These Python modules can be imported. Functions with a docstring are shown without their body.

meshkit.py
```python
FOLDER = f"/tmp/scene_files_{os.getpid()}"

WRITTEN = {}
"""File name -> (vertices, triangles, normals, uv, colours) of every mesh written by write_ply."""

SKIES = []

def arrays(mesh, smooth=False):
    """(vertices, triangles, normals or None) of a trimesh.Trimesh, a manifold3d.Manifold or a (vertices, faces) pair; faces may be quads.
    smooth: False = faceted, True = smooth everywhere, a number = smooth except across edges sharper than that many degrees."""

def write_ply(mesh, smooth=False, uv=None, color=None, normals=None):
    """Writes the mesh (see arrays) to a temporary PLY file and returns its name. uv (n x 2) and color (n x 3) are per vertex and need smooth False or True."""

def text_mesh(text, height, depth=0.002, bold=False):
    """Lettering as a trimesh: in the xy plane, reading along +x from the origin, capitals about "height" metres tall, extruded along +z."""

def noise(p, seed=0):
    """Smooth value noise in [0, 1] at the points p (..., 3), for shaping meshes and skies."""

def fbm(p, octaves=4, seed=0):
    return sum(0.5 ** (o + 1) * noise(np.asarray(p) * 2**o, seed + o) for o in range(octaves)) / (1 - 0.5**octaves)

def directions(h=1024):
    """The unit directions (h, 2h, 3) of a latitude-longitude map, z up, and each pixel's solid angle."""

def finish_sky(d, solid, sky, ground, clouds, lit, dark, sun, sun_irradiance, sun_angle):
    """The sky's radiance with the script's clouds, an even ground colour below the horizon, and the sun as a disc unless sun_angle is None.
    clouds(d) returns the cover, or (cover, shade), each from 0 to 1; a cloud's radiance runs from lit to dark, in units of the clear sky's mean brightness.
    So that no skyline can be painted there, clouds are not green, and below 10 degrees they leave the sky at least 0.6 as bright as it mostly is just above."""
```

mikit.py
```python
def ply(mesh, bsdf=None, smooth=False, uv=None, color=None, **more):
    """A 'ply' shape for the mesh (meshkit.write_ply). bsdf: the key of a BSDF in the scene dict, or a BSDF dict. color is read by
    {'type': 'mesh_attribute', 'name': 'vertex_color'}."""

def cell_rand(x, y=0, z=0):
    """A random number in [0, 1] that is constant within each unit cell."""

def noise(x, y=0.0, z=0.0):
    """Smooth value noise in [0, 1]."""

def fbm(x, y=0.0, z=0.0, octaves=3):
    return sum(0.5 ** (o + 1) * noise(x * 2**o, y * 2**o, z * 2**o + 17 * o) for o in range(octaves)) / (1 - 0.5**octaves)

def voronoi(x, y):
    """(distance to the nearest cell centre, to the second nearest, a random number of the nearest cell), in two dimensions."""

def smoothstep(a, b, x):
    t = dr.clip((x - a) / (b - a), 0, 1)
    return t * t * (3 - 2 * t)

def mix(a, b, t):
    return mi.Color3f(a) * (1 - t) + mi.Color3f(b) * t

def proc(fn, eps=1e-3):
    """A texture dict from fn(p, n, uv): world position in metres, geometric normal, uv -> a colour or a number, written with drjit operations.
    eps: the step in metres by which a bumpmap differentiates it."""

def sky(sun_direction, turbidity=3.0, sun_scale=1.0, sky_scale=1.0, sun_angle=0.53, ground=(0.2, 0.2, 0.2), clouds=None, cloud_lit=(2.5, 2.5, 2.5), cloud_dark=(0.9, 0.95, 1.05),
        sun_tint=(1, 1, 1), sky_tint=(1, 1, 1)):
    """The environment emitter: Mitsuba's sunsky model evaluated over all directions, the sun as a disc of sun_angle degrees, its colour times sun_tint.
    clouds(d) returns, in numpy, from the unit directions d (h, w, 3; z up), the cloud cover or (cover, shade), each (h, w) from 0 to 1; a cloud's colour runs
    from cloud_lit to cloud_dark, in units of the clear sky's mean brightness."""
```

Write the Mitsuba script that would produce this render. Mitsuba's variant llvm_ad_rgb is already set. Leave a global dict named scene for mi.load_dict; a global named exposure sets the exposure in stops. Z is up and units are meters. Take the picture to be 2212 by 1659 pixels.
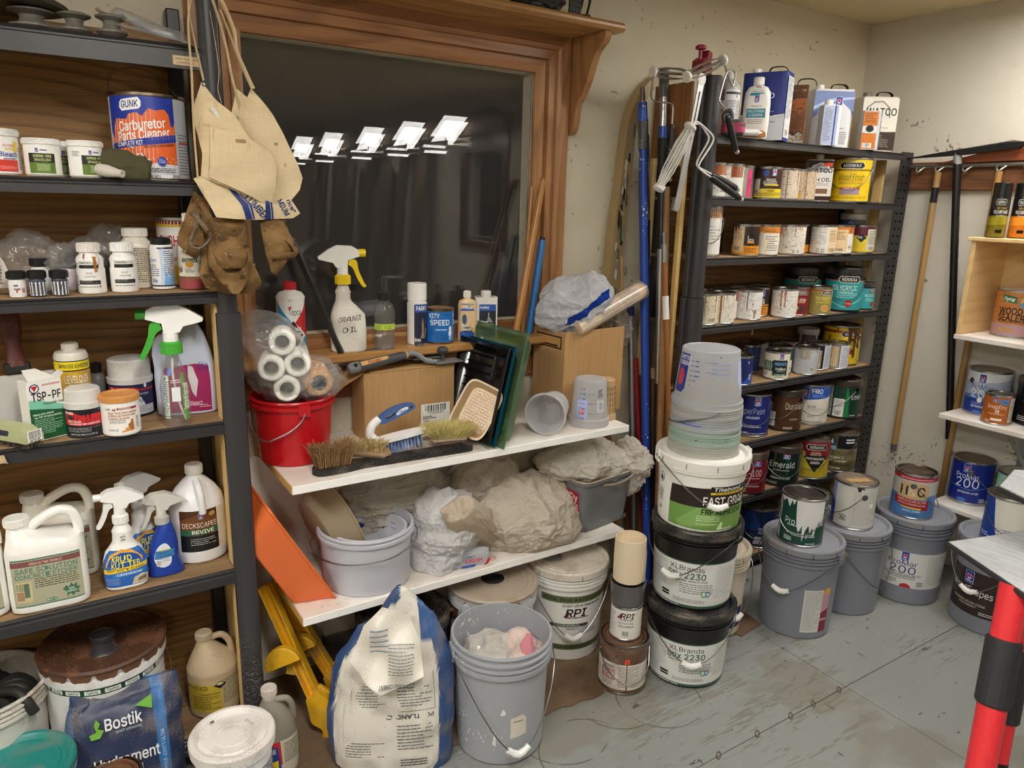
import math,random,numpy as np,trimesh,mitsuba as mi,drjit as dr,mikit,meshkit
from mikit import proc,noise,fbm,cell_rand,smoothstep,mix
from shapely.geometry import Polygon
T=mi.ScalarTransform4f
PI=math.pi
scene,labels={},{}
# ---------------------------------------------------------------- camera, lights, exposure
exposure=1.05
YAW,PITCH,ROLL=0.577140,0.245738,0.026999
_f=np.array([math.sin(YAW)*math.cos(PITCH),math.cos(YAW)*math.cos(PITCH),-math.sin(PITCH)])
_r=np.array([math.cos(YAW),-math.sin(YAW),0])
_u=np.cross(_r,_f)
_up=-math.sin(ROLL)*_r+math.cos(ROLL)*_u
CAM=np.array([0.0,0.0,1.6])
scene['camera']={'type':'perspective','fov':2*math.degrees(math.atan(1106/1587.86)),'fov_axis':'x','near_clip':0.05,'far_clip':100,
     'to_world':T().look_at(origin=CAM.tolist(),target=(CAM+_f).tolist(),up=_up.tolist())}
# daylight outside the shop window
scene['sky']=mikit.sky((0.5,-0.3,0.6),turbidity=4,sun_scale=0.0,sky_scale=0.05,clouds=lambda d:np.full(d.shape[:2],0.85),cloud_lit=(1.2,1.2,1.25))
# ceiling fluorescents: (centre x, centre y, along, radiance)
LAMPS=[(-1.15,0.45,'y',17),(0.30,0.25,'y',15),(2.75,1.15,'x',10),(-0.9,-2.4,'y',14)]
LAMP_TINT=(1.0,0.955,0.88)
# ---------------------------------------------------------------- helpers
def lin(h):
 if not isinstance(h,str):
  return np.array(h,float)
 h=h.lstrip('#')
 if len(h)==3:
  h=''.join(c*2 for c in h)
 v=np.array([int(h[i:i+2],16) for i in (0,2,4)])/255
 return np.where(v<.04045,v/12.92,((v+.055)/1.055)**2.4)
def split(V,F,ang):
 """Splits the vertices at edges sharper than ang degrees, so that per-vertex normals keep them crisp."""
 V,F=np.asarray(V,float),np.asarray(F,int)
 a=np.cross(V[F[:,1]]-V[F[:,0]],V[F[:,2]]-V[F[:,0]])
 L=np.linalg.norm(a,axis=1)
 ok=L>1e-12
 F,a,L=F[ok],a[ok],L[ok]
 n=a/L[:,None]
 corner_v=F.ravel()
 order=np.argsort(corner_v,kind='stable')
 cv,cf=corner_v[order],order // 3
 cosa=math.cos(math.radians(ang))
 N=a[cf].copy()
 m=len(cv)
 for k in range(1,40):
  same=cv[k:]==cv[:-k] if k<m else np.zeros(0,bool)
  if not same.any():
   break
  i=np.nonzero(same)[0]
  j=i+k
  good=(n[cf[i]]*n[cf[j]]).sum(1)>cosa
  np.add.at(N,i[good],a[cf[j[good]]])
  np.add.at(N,j[good],a[cf[i[good]]])
 N /= np.linalg.norm(N,axis=1,keepdims=True)+1e-30
 keyed=np.column_stack([cv,np.round(N*200).astype(int)])
 u,first,inv=np.unique(keyed,axis=0,return_index=True,return_inverse=True)
 nf=np.empty(3*len(F),int)
 nf[order]=inv.ravel()
 return V[u[:,0]],nf.reshape(-1,3),u[:,0]
class G:
 """Pieces of ONE part: triangles with a colour each."""
 def __init__(s):
  s.V,s.F,s.C,s.n=[],[],[],0
 def add(s,m,col='#ffffff',ang=35,at=None,M=None):
  if isinstance(m,G):
   V,F,col=m.out()
   ang=None
  else:
   V,F=(m.vertices,m.faces) if hasattr(m,'vertices') else m
  V,F=np.asarray(V,float),np.asarray(F,int)
  if F.shape[1]==4:
   F=np.vstack([F[:,[0,1,2]],F[:,[0,2,3]]])
  c=np.asarray(col,float) if not isinstance(col,str) else lin(col)
  if ang:
   V,F,src=split(V,F,ang)
   c=c[src] if c.ndim==2 else c
  if M is not None:
   V=V@np.asarray(M)[:3,:3].T+np.asarray(M)[:3,3]
  if at is not None:
   V=V+np.asarray(at)
  s.V.append(V)
  s.F.append(F+s.n)
  s.C.append(np.broadcast_to(c,(len(V),3)) if c.ndim==1 else c)
  s.n+=len(V)
  return s
 def out(s):
  return np.vstack(s.V),np.vstack(s.F),np.vstack(s.C)
CACHE={}
def free(key):
 if key not in TAKEN:
  TAKEN.add(key)
  return key
 k=1
 while f'{key}_{k:03d}' in TAKEN:
  k+=1
 TAKEN.add(f'{key}_{k:03d}')
 return f'{key}_{k:03d}'
TAKEN=set()
def thing(name,label,cat,group=None):
 k=free(name)
 labels[k]={'label':label,'category':cat}
 if group:
  labels[k]['group']=group
 return k
def shape(g,mat,M=None,cache=None):
 if cache is not None and cache in CACHE:
  d=dict(CACHE[cache])
 else:
  V,F,C=(g() if callable(g) else g).out()
  d=mikit.ply((V,F),mat,smooth=True,color=C)
  if cache is not None:
   CACHE[cache]=d
  d=dict(d)
 if M is not None:
  d['to_world']=T(np.asarray(M).tolist())
 return d
def part(parent,name,g,mat,M=None,cache=None,label=None,kind=None):
 k=free(f'{parent}__{name}')
 scene[k]=shape(g,mat,M,cache)
 if label or kind:
  labels[k]={}
  if label:
   labels[k]['label']=label
  if kind:
   labels[k]['kind']=kind
 return k
def single(name,label,cat,g,mat,M=None,cache=None,group=None):
 k=thing(name,label,cat,group)
 scene[k]=shape(g,mat,M,cache)
 return k
def struct(name,g,mat,label=None):
 k=free(name)
 scene[k]=shape(g,mat)
 labels[k]={'kind':'structure','label':label} if label else {'kind':'structure'}
 return k
def rot(ax,deg):
 a=math.radians(deg)
 c,s=math.cos(a),math.sin(a)
 M=np.eye(4)
 i,j={'x':(1,2),'y':(2,0),'z':(0,1)}[ax]
 M[i,i],M[i,j],M[j,i],M[j,j]=c,-s,s,c
 return M
def mv(x,y,z):
 M=np.eye(4)
 M[:3,3]=x,y,z
 return M
def facing(X,Y):
 return math.degrees(math.atan2(-X,Y))
def pose(X,Y,z,off=0,tilt=None,deg=None):
 """Stands at X, Y, z and turns its front (local -y) to the middle of the room where the camera stands, then off degrees further."""
 M=mv(X,Y,z)@rot('z',(facing(X,Y) if deg is None else deg)+off)
 if tilt:
  M=M@rot(tilt[0],tilt[1])
 return M
def frame(o,x,y):
 """A matrix that puts local x, y, z along x, about y and their cross product, at o."""
 x=np.array(x,float)
 x /= np.linalg.norm(x)
 z=np.cross(x,y)
 z /= np.linalg.norm(z)
 M=np.eye(4)
 M[:3,0],M[:3,1],M[:3,2],M[:3,3]=x,np.cross(z,x),z,o
 return M
# ---------------------------------------------------------------- solids
def lathe(prof,n=32,a0=0.0,a1=2*PI):
 p=np.array(prof,float)
 full=abs(a1-a0-2*PI)<1e-6
 A=a0+(a1-a0)*np.arange(n if full else n+1)/n
 V=np.stack([p[:,0][:,None]*np.sin(A),-p[:,0][:,None]*np.cos(A),np.repeat(p[:,1][:,None],len(A),1)],-1)
 for i in range(len(p)):
  if abs(p[i,0])<1e-7:
   V[i,:,:2]=0
 na=len(A)
 i,j=np.meshgrid(np.arange(len(p)-1),np.arange(n),indexing='ij')
 k=(j+1)%na
 q=np.stack([i*na+j,i*na+k,(i+1)*na+k,(i+1)*na+j],-1).reshape(-1,4)
 F=np.vstack([q[:,[0,1,2]],q[:,[0,2,3]]])
 V=V.reshape(-1,3)
 idx=np.arange(len(V))
 for i in range(len(p)):
  if abs(p[i,0])<1e-7:
   idx[i*na:(i+1)*na]=i*na
 F=idx[F]
 ok=(F[:,0] != F[:,1])&(F[:,1] != F[:,2])&(F[:,0] != F[:,2])
 return V,F[ok]
def tube(path,r,n=8,cap=True,flat=1.0):
 p=np.array(path,float)
 t=np.gradient(p,axis=0)
 t /= np.linalg.norm(t,axis=1,keepdims=True)+1e-12
 a=np.cross(t[0],[0,0,1] if abs(t[0][2])<.9 else [1,0,0])
 fr=[]
 for k in range(len(p)):
  a=a-t[k]*np.dot(a,t[k])
  a /= np.linalg.norm(a)+1e-12
  fr.append((a,np.cross(t[k],a)))
 ang=np.arange(n)*2*PI/n
 R=np.broadcast_to(r,(len(p),))
 V=np.array([p[k]+R[k]*(np.cos(ang)[:,None]*fr[k][0]+flat*np.sin(ang)[:,None]*fr[k][1]) for k in range(len(p))]).reshape(-1,3)
 i,j=np.meshgrid(np.arange(len(p)-1),np.arange(n),indexing='ij')
 q=np.stack([i*n+j,i*n+(j+1)%n,(i+1)*n+(j+1)%n,(i+1)*n+j],-1).reshape(-1,4)
 F=[np.vstack([q[:,[0,1,2]],q[:,[0,2,3]]])]
 if cap:
  m=(len(p)-1)*n
  F.append(np.array([[0,k+1,k] for k in range(1,n-1)]+[[m,m+k,m+k+1] for k in range(1,n-1)]))
 return V,np.vstack(F)
def smooth_path(pts,k=6):
 """Catmull-Rom through the points."""
 p=np.array(pts,float)
 q=np.vstack([2*p[0]-p[1],p,2*p[-1]-p[-2]])
 out=[]
 for i in range(1,len(q)-2):
  for t in np.arange(k)/k:
   out.append(.5*(2*q[i]+(q[i+1]-q[i-1])*t+(2*q[i-1]-5*q[i]+4*q[i+1]-q[i+2])*t*t+(3*q[i]-q[i-1]-3*q[i+1]+q[i+2])*t**3))
 out.append(p[-1])
 return np.array(out)
def box(x0,x1,y0,y1,z0,z1,b=.002):
 b=min(b,.45*min(x1-x0,y1-y0,z1-z0))
 c,h=np.array([x0+x1,y0+y1,z0+z1])/2,np.array([x1-x0,y1-y0,z1-z0])/2
 P=[np.array([sx,sy,sz])*(h-np.array([b if k != i else 0 for k in range(3)])) for sx in (-1,1) for sy in (-1,1) for sz in (-1,1) for i in range(3)]
 m=trimesh.convex.convex_hull(np.array(P)+c)
 return np.array(m.vertices),np.array(m.faces)
def hull(P):
 m=trimesh.convex.convex_hull(np.array(P,float))
 return np.array(m.vertices),np.array(m.faces)
def extr(pts,h,holes=None):
 """The outline (x, y) extruded from z = 0 to h."""
 m=trimesh.creation.extrude_polygon(Polygon(pts,holes).buffer(0),h,engine='earcut')
 return np.array(m.vertices),np.array(m.faces)
def loft(secs,n=28,caps=True):
 """Rings (z, cx, cy, a, b, e): superellipses of half-widths a, b and exponent e."""
 ang=np.arange(n)*2*PI/n
 V=[]
 for z,cx,cy,a,b,e in secs:
  s,c=np.sin(ang),-np.cos(ang)
  V.append(np.column_stack([cx+a*np.sign(s)*np.abs(s)**(2/e),cy+b*np.sign(c)*np.abs(c)**(2/e),np.full(n,z)]))
 m=len(secs)
 i,j=np.meshgrid(np.arange(m-1),np.arange(n),indexing='ij')
 q=np.stack([i*n+j,i*n+(j+1)%n,(i+1)*n+(j+1)%n,(i+1)*n+j],-1).reshape(-1,4)
 F=[np.vstack([q[:,[0,1,2]],q[:,[0,2,3]]])]
 V=np.vstack(V)
 if caps:
  F.append(np.array([[0,k+1,k] for k in range(1,n-1)]+[[(m-1)*n,(m-1)*n+k,(m-1)*n+k+1] for k in range(1,n-1)]))
 return V,np.vstack(F)
def rings(prof,cx=0,cy=0,e=2.0,k=1.0):
 return [(z,cx,cy,r,r*k,e) for r,z in prof]
def sheet(poly,off,thick=.003,edge=.02,M=None):
 """A cloth or film: a plan outline (u, v) meshed finely; off(u, v) gives its depth; two faces thick apart and a rim between them."""
 P=Polygon(poly).buffer(0).segmentize(edge)
 V,F=trimesh.creation.triangulate_polygon(P,engine='earcut')
 V,F=trimesh.remesh.subdivide_to_size(np.column_stack([V,np.zeros(len(V))]),F,edge*1.6)
 V,inv=np.unique(np.round(V,6),axis=0,return_inverse=True)
 F=inv.ravel()[F]
 F=F[(F[:,0] != F[:,1])&(F[:,1] != F[:,2])&(F[:,0] != F[:,2])]
 d=off(V[:,0],V[:,1])
 n=len(V)
 A,B=np.column_stack([V[:,:2],d]),np.column_stack([V[:,:2],d-thick])
 e=np.sort(np.vstack([F[:,[0,1]],F[:,[1,2]],F[:,[2,0]]]),axis=1)
 raw=np.vstack([F[:,[0,1]],F[:,[1,2]],F[:,[2,0]]])
 _,ix,ct=np.unique(e,axis=0,return_index=True,return_counts=True)
 rim=raw[ix[ct==1]]
 FF=np.vstack([F,F[:,::-1]+n,np.column_stack([rim[:,1],rim[:,0],rim[:,0]+n]),np.column_stack([rim[:,1],rim[:,0]+n,rim[:,1]+n])])
 return np.vstack([A,B]),FF
def crumple(V,amp,freq,seed,stretch=(1,1,1),octs=4,c=None):
 """Pushes the points out and in along sharp ridges, as creased film or paper."""
 c=V.mean(0) if c is None else c
 d=V-c
 d /= np.linalg.norm(d,axis=1,keepdims=True)+1e-9
 q=V*np.array(stretch)*freq+seed*3.7
 h=0
 for o in range(octs):
  h=h+(0.55**o)*(1-2*np.abs(2*meshkit.noise(q*2**o+11*o,seed)-1))
 return V+d*(amp*h)[:,None]
# ---------------------------------------------------------------- print on surfaces
def s_cyl(prof):
 z,r=np.array([p[1] for p in prof]),np.array([p[0] for p in prof])
 r0=r.mean()
 def f(u,v,d):
  a=u/r0
  R=np.interp(v,z,r)+d
  return np.column_stack([R*np.sin(a),-R*np.cos(a),v])
 return f
def s_flat(y):
 return lambda u,v,d:np.column_stack([u,np.full(len(u),y)-d,v])
def s_loft(secs):
 z=np.array([s[0] for s in secs])
 o=np.argsort(z,kind='stable')
 z=z[o]
 cx,cy,a,b,e=(np.array([s[k] for s in secs],float)[o] for k in (1,2,3,4,5))
 def f(u,v,d):
  A,B,E,X,Y=(np.interp(v,z,q) for q in (a,b,e,cx,cy))
  Am,Bm,Em=a.max(),b.max(),np.median(e)
  t=np.linspace(-PI,PI,721)
  s,c=np.sin(t),np.cos(t)
  px,py=Am*np.sign(s)*np.abs(s)**(2/Em),Bm*np.sign(c)*np.abs(c)**(2/Em)
  L=np.concatenate([[0],np.cumsum(np.hypot(np.diff(px),np.diff(py)))])
  L -= L[360]
  th=np.interp(u,L,t)
  s,c=np.sin(th),np.cos(th)
  return np.column_stack([X+(A+d)*np.sign(s)*np.abs(s)**(2/E),Y-(B+d)*np.sign(c)*np.abs(c)**(2/E),v])
 return f
TEXTS={}
def text2d(s,bold):
 if (s,bold) not in TEXTS:
  m=meshkit.text_mesh(s,1.0,.1,bold)
  keep=m.face_normals[:,2]>.5
  V,F=np.array(m.vertices),np.array(m.faces)[keep]
  u,inv=np.unique(F,return_inverse=True)
  TEXTS[s,bold]=V[u][:,:2],inv.reshape(-1,3)
 return TEXTS[s,bold]
class Print:
 """Flat print: every piece lies a hair above the one before. Units: U metres per unit of u, W metres per unit of v."""
 def __init__(s,surf,U,W,edge=.009,nv=1,d0=.0003):
  s.f,s.U,s.W,s.edge,s.nv,s.d,s.g=surf,U,W,edge,nv,d0,G()
 def put(s,P,F,col):
  s.g.add((s.f(P[:,0],P[:,1],s.d),F),col,ang=None)
 def rect(s,u0,u1,v0,v1,col):
  u0,u1,v0,v1=u0*s.U,u1*s.U,v0*s.W,v1*s.W
  n,m=max(1,math.ceil(abs(u1-u0)/s.edge)),max(1,math.ceil(abs(v1-v0)/.02)) if s.nv>1 else 1
  x,y=np.meshgrid(np.linspace(u0,u1,n+1),np.linspace(v0,v1,m+1),indexing='ij')
  i,j=np.meshgrid(np.arange(n),np.arange(m),indexing='ij')
  k=m+1
  q=np.stack([i*k+j,(i+1)*k+j,(i+1)*k+j+1,i*k+j+1],-1).reshape(-1,4)
  s.put(np.column_stack([x.ravel(),y.ravel()]),np.vstack([q[:,:3],q[:,[0,2,3]]]),col)
 def polym(s,P,col):
  pg=Polygon(P).buffer(0)
  for g in getattr(pg,'geoms',[pg]):
   if g.area<1e-9:
    continue
   V,F=trimesh.creation.triangulate_polygon(g,engine='earcut')
   V,F=trimesh.remesh.subdivide_to_size(np.column_stack([V,np.zeros(len(V))]),F,s.edge)
   s.put(V[:,:2],F[:,::1],col)
 def do(s,spec):
  for o in spec:
   k=o[0]
   if k=='r':
    s.rect(*o[1:])
   elif k=='p':
    s.polym(np.array(o[1],float)*[s.U,s.W],o[2])
   elif k=='e':
    a=np.linspace(0,2*PI,24,endpoint=False)
    s.polym(np.column_stack([(o[1]+o[3]*np.cos(a))*s.U,(o[2]+o[4]*np.sin(a))*s.W]),o[5])
   elif k=='t':
    s.text(*o[1:])
   elif k=='f':
    s.fine(*o[1:])
   elif k=='b':
    s.bar(*o[1:])
   elif k=='s':
    s.emblem(*o[1:])
   elif k=='d':
    s.drips(*o[1:])
   s.d+=.00006
  return s.g
 def text(s,t,u,v,h,col,w=None,bold=True,shear=0,rotd=0):
  P,F=text2d(t,bold)
  P=P.copy()
  P[:,0] -= (P[:,0].min()+P[:,0].max())/2
  P[:,1] -= .5
  H=h*s.W
  sx=H if w is None else w*s.U/max(np.ptp(P[:,0]),1e-6)
  P=np.column_stack([P[:,0]*sx+P[:,1]*H*shear,P[:,1]*H])
  if rotd:
   c,q=math.cos(math.radians(rotd)),math.sin(math.radians(rotd))
   P=P@np.array([[c,q],[-q,c]])
  P+=[u*s.U,v*s.W]
  if np.ptp(P[:,0])>s.edge and H>.004:
   V,F=trimesh.remesh.subdivide_to_size(np.column_stack([P,np.zeros(len(P))]),F,max(s.edge,H*.45))
   P=V[:,:2]
  s.put(P,F,col)
 def fine(s,u0,u1,v0,v1,n,col,seed=1,fill=.55):
  """Small print too small to read: rows of word-long dashes."""
  rng=random.Random(seed*77+n)
  hh=(v1-v0)/n
  quads=[]
  for k in range(n):
   u=u0
   stop=u1-(u1-u0)*rng.choice([0,0,.05,.3])
   while u<stop:
    wd=min((u1-u0)*rng.uniform(.05,.16),stop-u)
    quads.append((u,u+wd,v1-hh*(k+1)+hh*(1-fill),v1-hh*k))
    u+=wd+(u1-u0)*.022
  q=np.array(quads)
  P=np.stack([q[:,[0,2]],q[:,[1,2]],q[:,[1,3]],q[:,[0,3]]],1).reshape(-1,2)*[s.U,s.W]
  i=np.arange(len(q))*4
  s.put(P,np.vstack([np.column_stack([i,i+1,i+2]),np.column_stack([i,i+2,i+3])]),col)
 def bar(s,u0,u1,v0,v1,seed=3,paper='#eeeeea'):
  rng=random.Random(seed)
  s.rect(u0,u1,v0,v1,paper)
  s.d+=.00006
  u,w=u0+(u1-u0)*.08,(u1-u0)*.84
  while u<u0+(u1-u0)*.9:
   b=w*rng.choice([.018,.018,.036,.054])
   s.rect(u,min(u+b,u1),v0+(v1-v0)*.22,v1-(v1-v0)*.08,'#151515')
   u+=b+w*rng.choice([.02,.03,.045])
  s.fine(u0+(u1-u0)*.15,u1-(u1-u0)*.15,v0+(v1-v0)*.06,v0+(v1-v0)*.17,1,'#222222',seed)
 def emblem(s,u,v,h,back='#1d3f9a'):
  """The paint makers' mark: a framed blue panel, a white globe and red paint poured over it."""
  k=h*s.W/s.U
  s.rect(u-.43*k,u+.43*k,v-h*.62,v+h*.62,'#d9dde8')
  s.d+=.00006
  s.rect(u-.39*k,u+.39*k,v-h*.58,v+h*.58,back)
  s.d+=.00006
  a=np.linspace(0,2*PI,20,endpoint=False)
  s.polym(np.column_stack([(u+.26*k*np.cos(a))*s.U,(v+.05*h+.27*h*np.sin(a))*s.W]),'#dfe6ee')
  s.d+=.00006
  P=np.array([(-.08,.36),(.08,.36),(.1,.22),(.27,.06),(.24,-.05),(.12,-.1),(.1,-.02),(-.02,-.12),(-.1,0),(-.2,-.06),(-.27,.05),(-.1,.22)])
  s.polym(np.column_stack([(u+P[:,0]*k)*s.U,(v+P[:,1]*h)*s.W]),'#c22a38')
  s.d+=.00006
  s.fine(u-.3*k,u+.3*k,v-h*.48,v-h*.3,2,'#e8e8ee',5,.7)
 def drips(s,n,col,seed,u0=-1.4,u1=1.4,top=1.0,lo=.25,wid=.06):
  """Runs of spilled paint with an outline of their own."""
  rng=random.Random(seed)
  for _ in range(n):
   u,w,L=rng.uniform(u0,u1),wid*rng.uniform(.4,1.6),rng.uniform(.1,1-lo)
   b=top-L
   P=[(u-w*2.2,top),(u-w*.9,top-.12*L),(u-w*.6,b+.25*L),(u-w*.75,b+.06),(u-w*.3,b),(u+w*.35,b+.01),(u+w*.7,b+.08),(u+w*.5,b+.3*L),(u+w*.8,top-.15*L),(u+w*2.1,top)]
   s.polym(np.array(P)*[s.U,s.W],col)
  # smears
  for _ in range(n):
   u,v=rng.uniform(u0,u1),rng.uniform(.15,.9)
   a=np.linspace(0,2*PI,11,endpoint=False)
   rr=np.array([rng.uniform(.4,1) for _ in a])
   s.polym(np.column_stack([(u+wid*1.1*rr*np.cos(a))*s.U,(v+.07*rr*np.sin(a))*s.W]),col)
# ---------------------------------------------------------------- materials
VC={'type':'mesh_attribute','name':'vertex_color'}
def rgb(h):
 return {'type':'rgb','value':lin(h).tolist()}
def prin(color,rough=.4,spec=.5,metal=0.0,**k):
 return {'type':'twosided','bsdf':{'type':'principled','base_color':color,'roughness':rough,'specular':spec,'metallic':metal,**k}}
def C3(h):
 return mi.Color3f(*[float(x) for x in lin(h)])
def blend(a,b,w):
 return {'type':'blendbsdf','weight':w if isinstance(w,dict) else proc(w),'bsdf_0':a,'bsdf_1':b}
def grain(p,k=1.0):
 return noise(p.x*430*k,p.y*430*k,p.z*430*k)
def w_dust(p,n,uv):
 return smoothstep(.45,.8,.65*noise(p.x*24,p.y*24,p.z*24)+.38*grain(p))*.4
def w_dirt(p,n,uv):
 return smoothstep(.5,.8,.7*fbm(p.x*17,p.y*17,p.z*17,2)+.33*grain(p,.7))*.6
def w_spat(p,n,uv):
 a=noise(p.x*170,p.y*170,p.z*90)*(.35+.75*noise(p.x*11,p.y*11,p.z*9))
 return smoothstep(.66,.72,a)*.85
def w_rust(p,n,uv):
 return smoothstep(.45,.62,.75*fbm(p.x*16,p.y*16,p.z*16,2)+.3*grain(p,.5))
scene['print']=prin(VC,.36)
scene['plastic']=prin(VC,.3)
scene['gloss']=prin(VC,.12,.6)
scene['matte']=prin(VC,.85,.25)
scene['rubber']=prin(VC,.55,.4)
scene['metal']=prin(VC,.28,.5,1.0)
scene['metal_dull']=prin(VC,.45,.5,1.0)
scene['dusty']=blend(prin(VC,.4),prin(rgb('#8d8275'),.95,.1),w_dust)
scene['dirty']=blend(prin(VC,.45),prin(rgb('#93826c'),.95,.1),w_dirt)
scene['spattered']=blend(prin(VC,.42),prin(rgb('#d9d6cf'),.7,.2),w_spat)
scene['specked_black']=blend(prin(VC,.42),prin(rgb('#b9b4ac'),.9,.1),lambda p,n,uv:smoothstep(.7,.76,noise(p.x*420,p.y*420,p.z*420)*(.38+.62*smoothstep(.62,.25,p.z)*smoothstep(1.0,.0,p.x)+.3*fbm(p.x*6,p.y*6,p.z*6)))*.8)
scene['lid_metal']=blend(prin(VC,.3,.5,1.0),prin(rgb('#6a5a4c'),.8,.2),w_dust)
scene['rusty']=blend(prin(VC,.5,.4),prin(rgb('#6d4a35'),.85,.2),w_rust)
scene['frost']={'type':'principledthin','base_color':VC,'roughness':.35,'spec_trans':.25,'diff_trans':1.0,'eta':1.4}
GLASSY={'type':'thindielectric','int_ior':1.5}
scene['film']={'type':'principledthin','base_color':VC,'roughness':.16,'spec_trans':.15,'diff_trans':.8,'eta':1.5}
scene['clear_film']=blend(GLASSY,prin(VC,.16,.9),{'type':'rgb','value':.13})
scene['clear']=blend(GLASSY,prin(VC,.12,.8),{'type':'rgb','value':.06})
scene['clear_green']={'type':'principledthin','base_color':rgb('#b4d2ae'),'roughness':.07,'spec_trans':.82,'diff_trans':.7,'eta':1.5}
scene['clear_teal']={'type':'principledthin','base_color':rgb('#0e6f86'),'roughness':.1,'spec_trans':.55,'diff_trans':.8,'eta':1.5}
scene['fibre']=prin(VC,.75,.3)
def woodfn(axis,light,dark,freq,seed=0,sharp=.5,wob=2.6,fib=1.0):
 L,D=C3(light),C3(dark)
 def fn(p,n,uv):
  q=(p.x,p.y,p.z)
  a,(b,c)=q[axis],[q[i] for i in range(3) if i != axis]
  w=fbm(a*.9+seed,(c+b)*3.1,seed,2)
  g=(c+.6*b)*freq*.6+wob*2.6*w+1.1*noise(a*2.2,(b+c)*26,seed)
  t=g-dr.floor(g)
  line=smoothstep(0,sharp,t)*smoothstep(1.0,.8,t)*(.35+.65*noise(a*1.7,(b+c)*40,seed+4))+.35
  f=noise(a*9,b*330,c*330)
  m=(1-line)*.6+(f-.5)*.6*fib+(noise(a*1.5+seed,b*9,c*9)-.5)*.4
  return mix(L,D,dr.clip(m+.12,0,1))
 return proc(fn)
scene['oak_panel']=prin(woodfn(0,'#9a7346','#4f3418',62),.5,.35)
scene['oak_side']=prin(woodfn(2,'#94683a','#5a3a1c',70,3),.5,.35)
scene['oak_dust']=prin(woodfn(0,'#94795a','#5f4a34',40,5),.8,.15)
scene['cedar_x']=prin(woodfn(0,'#a0704a','#6d4526',34,7,.7,2.2),.38,.4)
scene['cedar_z']=prin(woodfn(2,'#a87a50','#764d2b',30,9,.7,2.2),.38,.4)
scene['honey_x']=prin(woodfn(0,'#b08450','#8a5f34',26,13,.7,1.6),.33,.45)
scene['pine']=prin(woodfn(2,'#d9bb80','#c09c5c',34,15,.7,1.4,.6),.55,.3)
scene['pine_x']=prin(woodfn(0,'#dcbd8a','#caa468',28,17,.7,1.4,.6),.5,.3)
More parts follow.
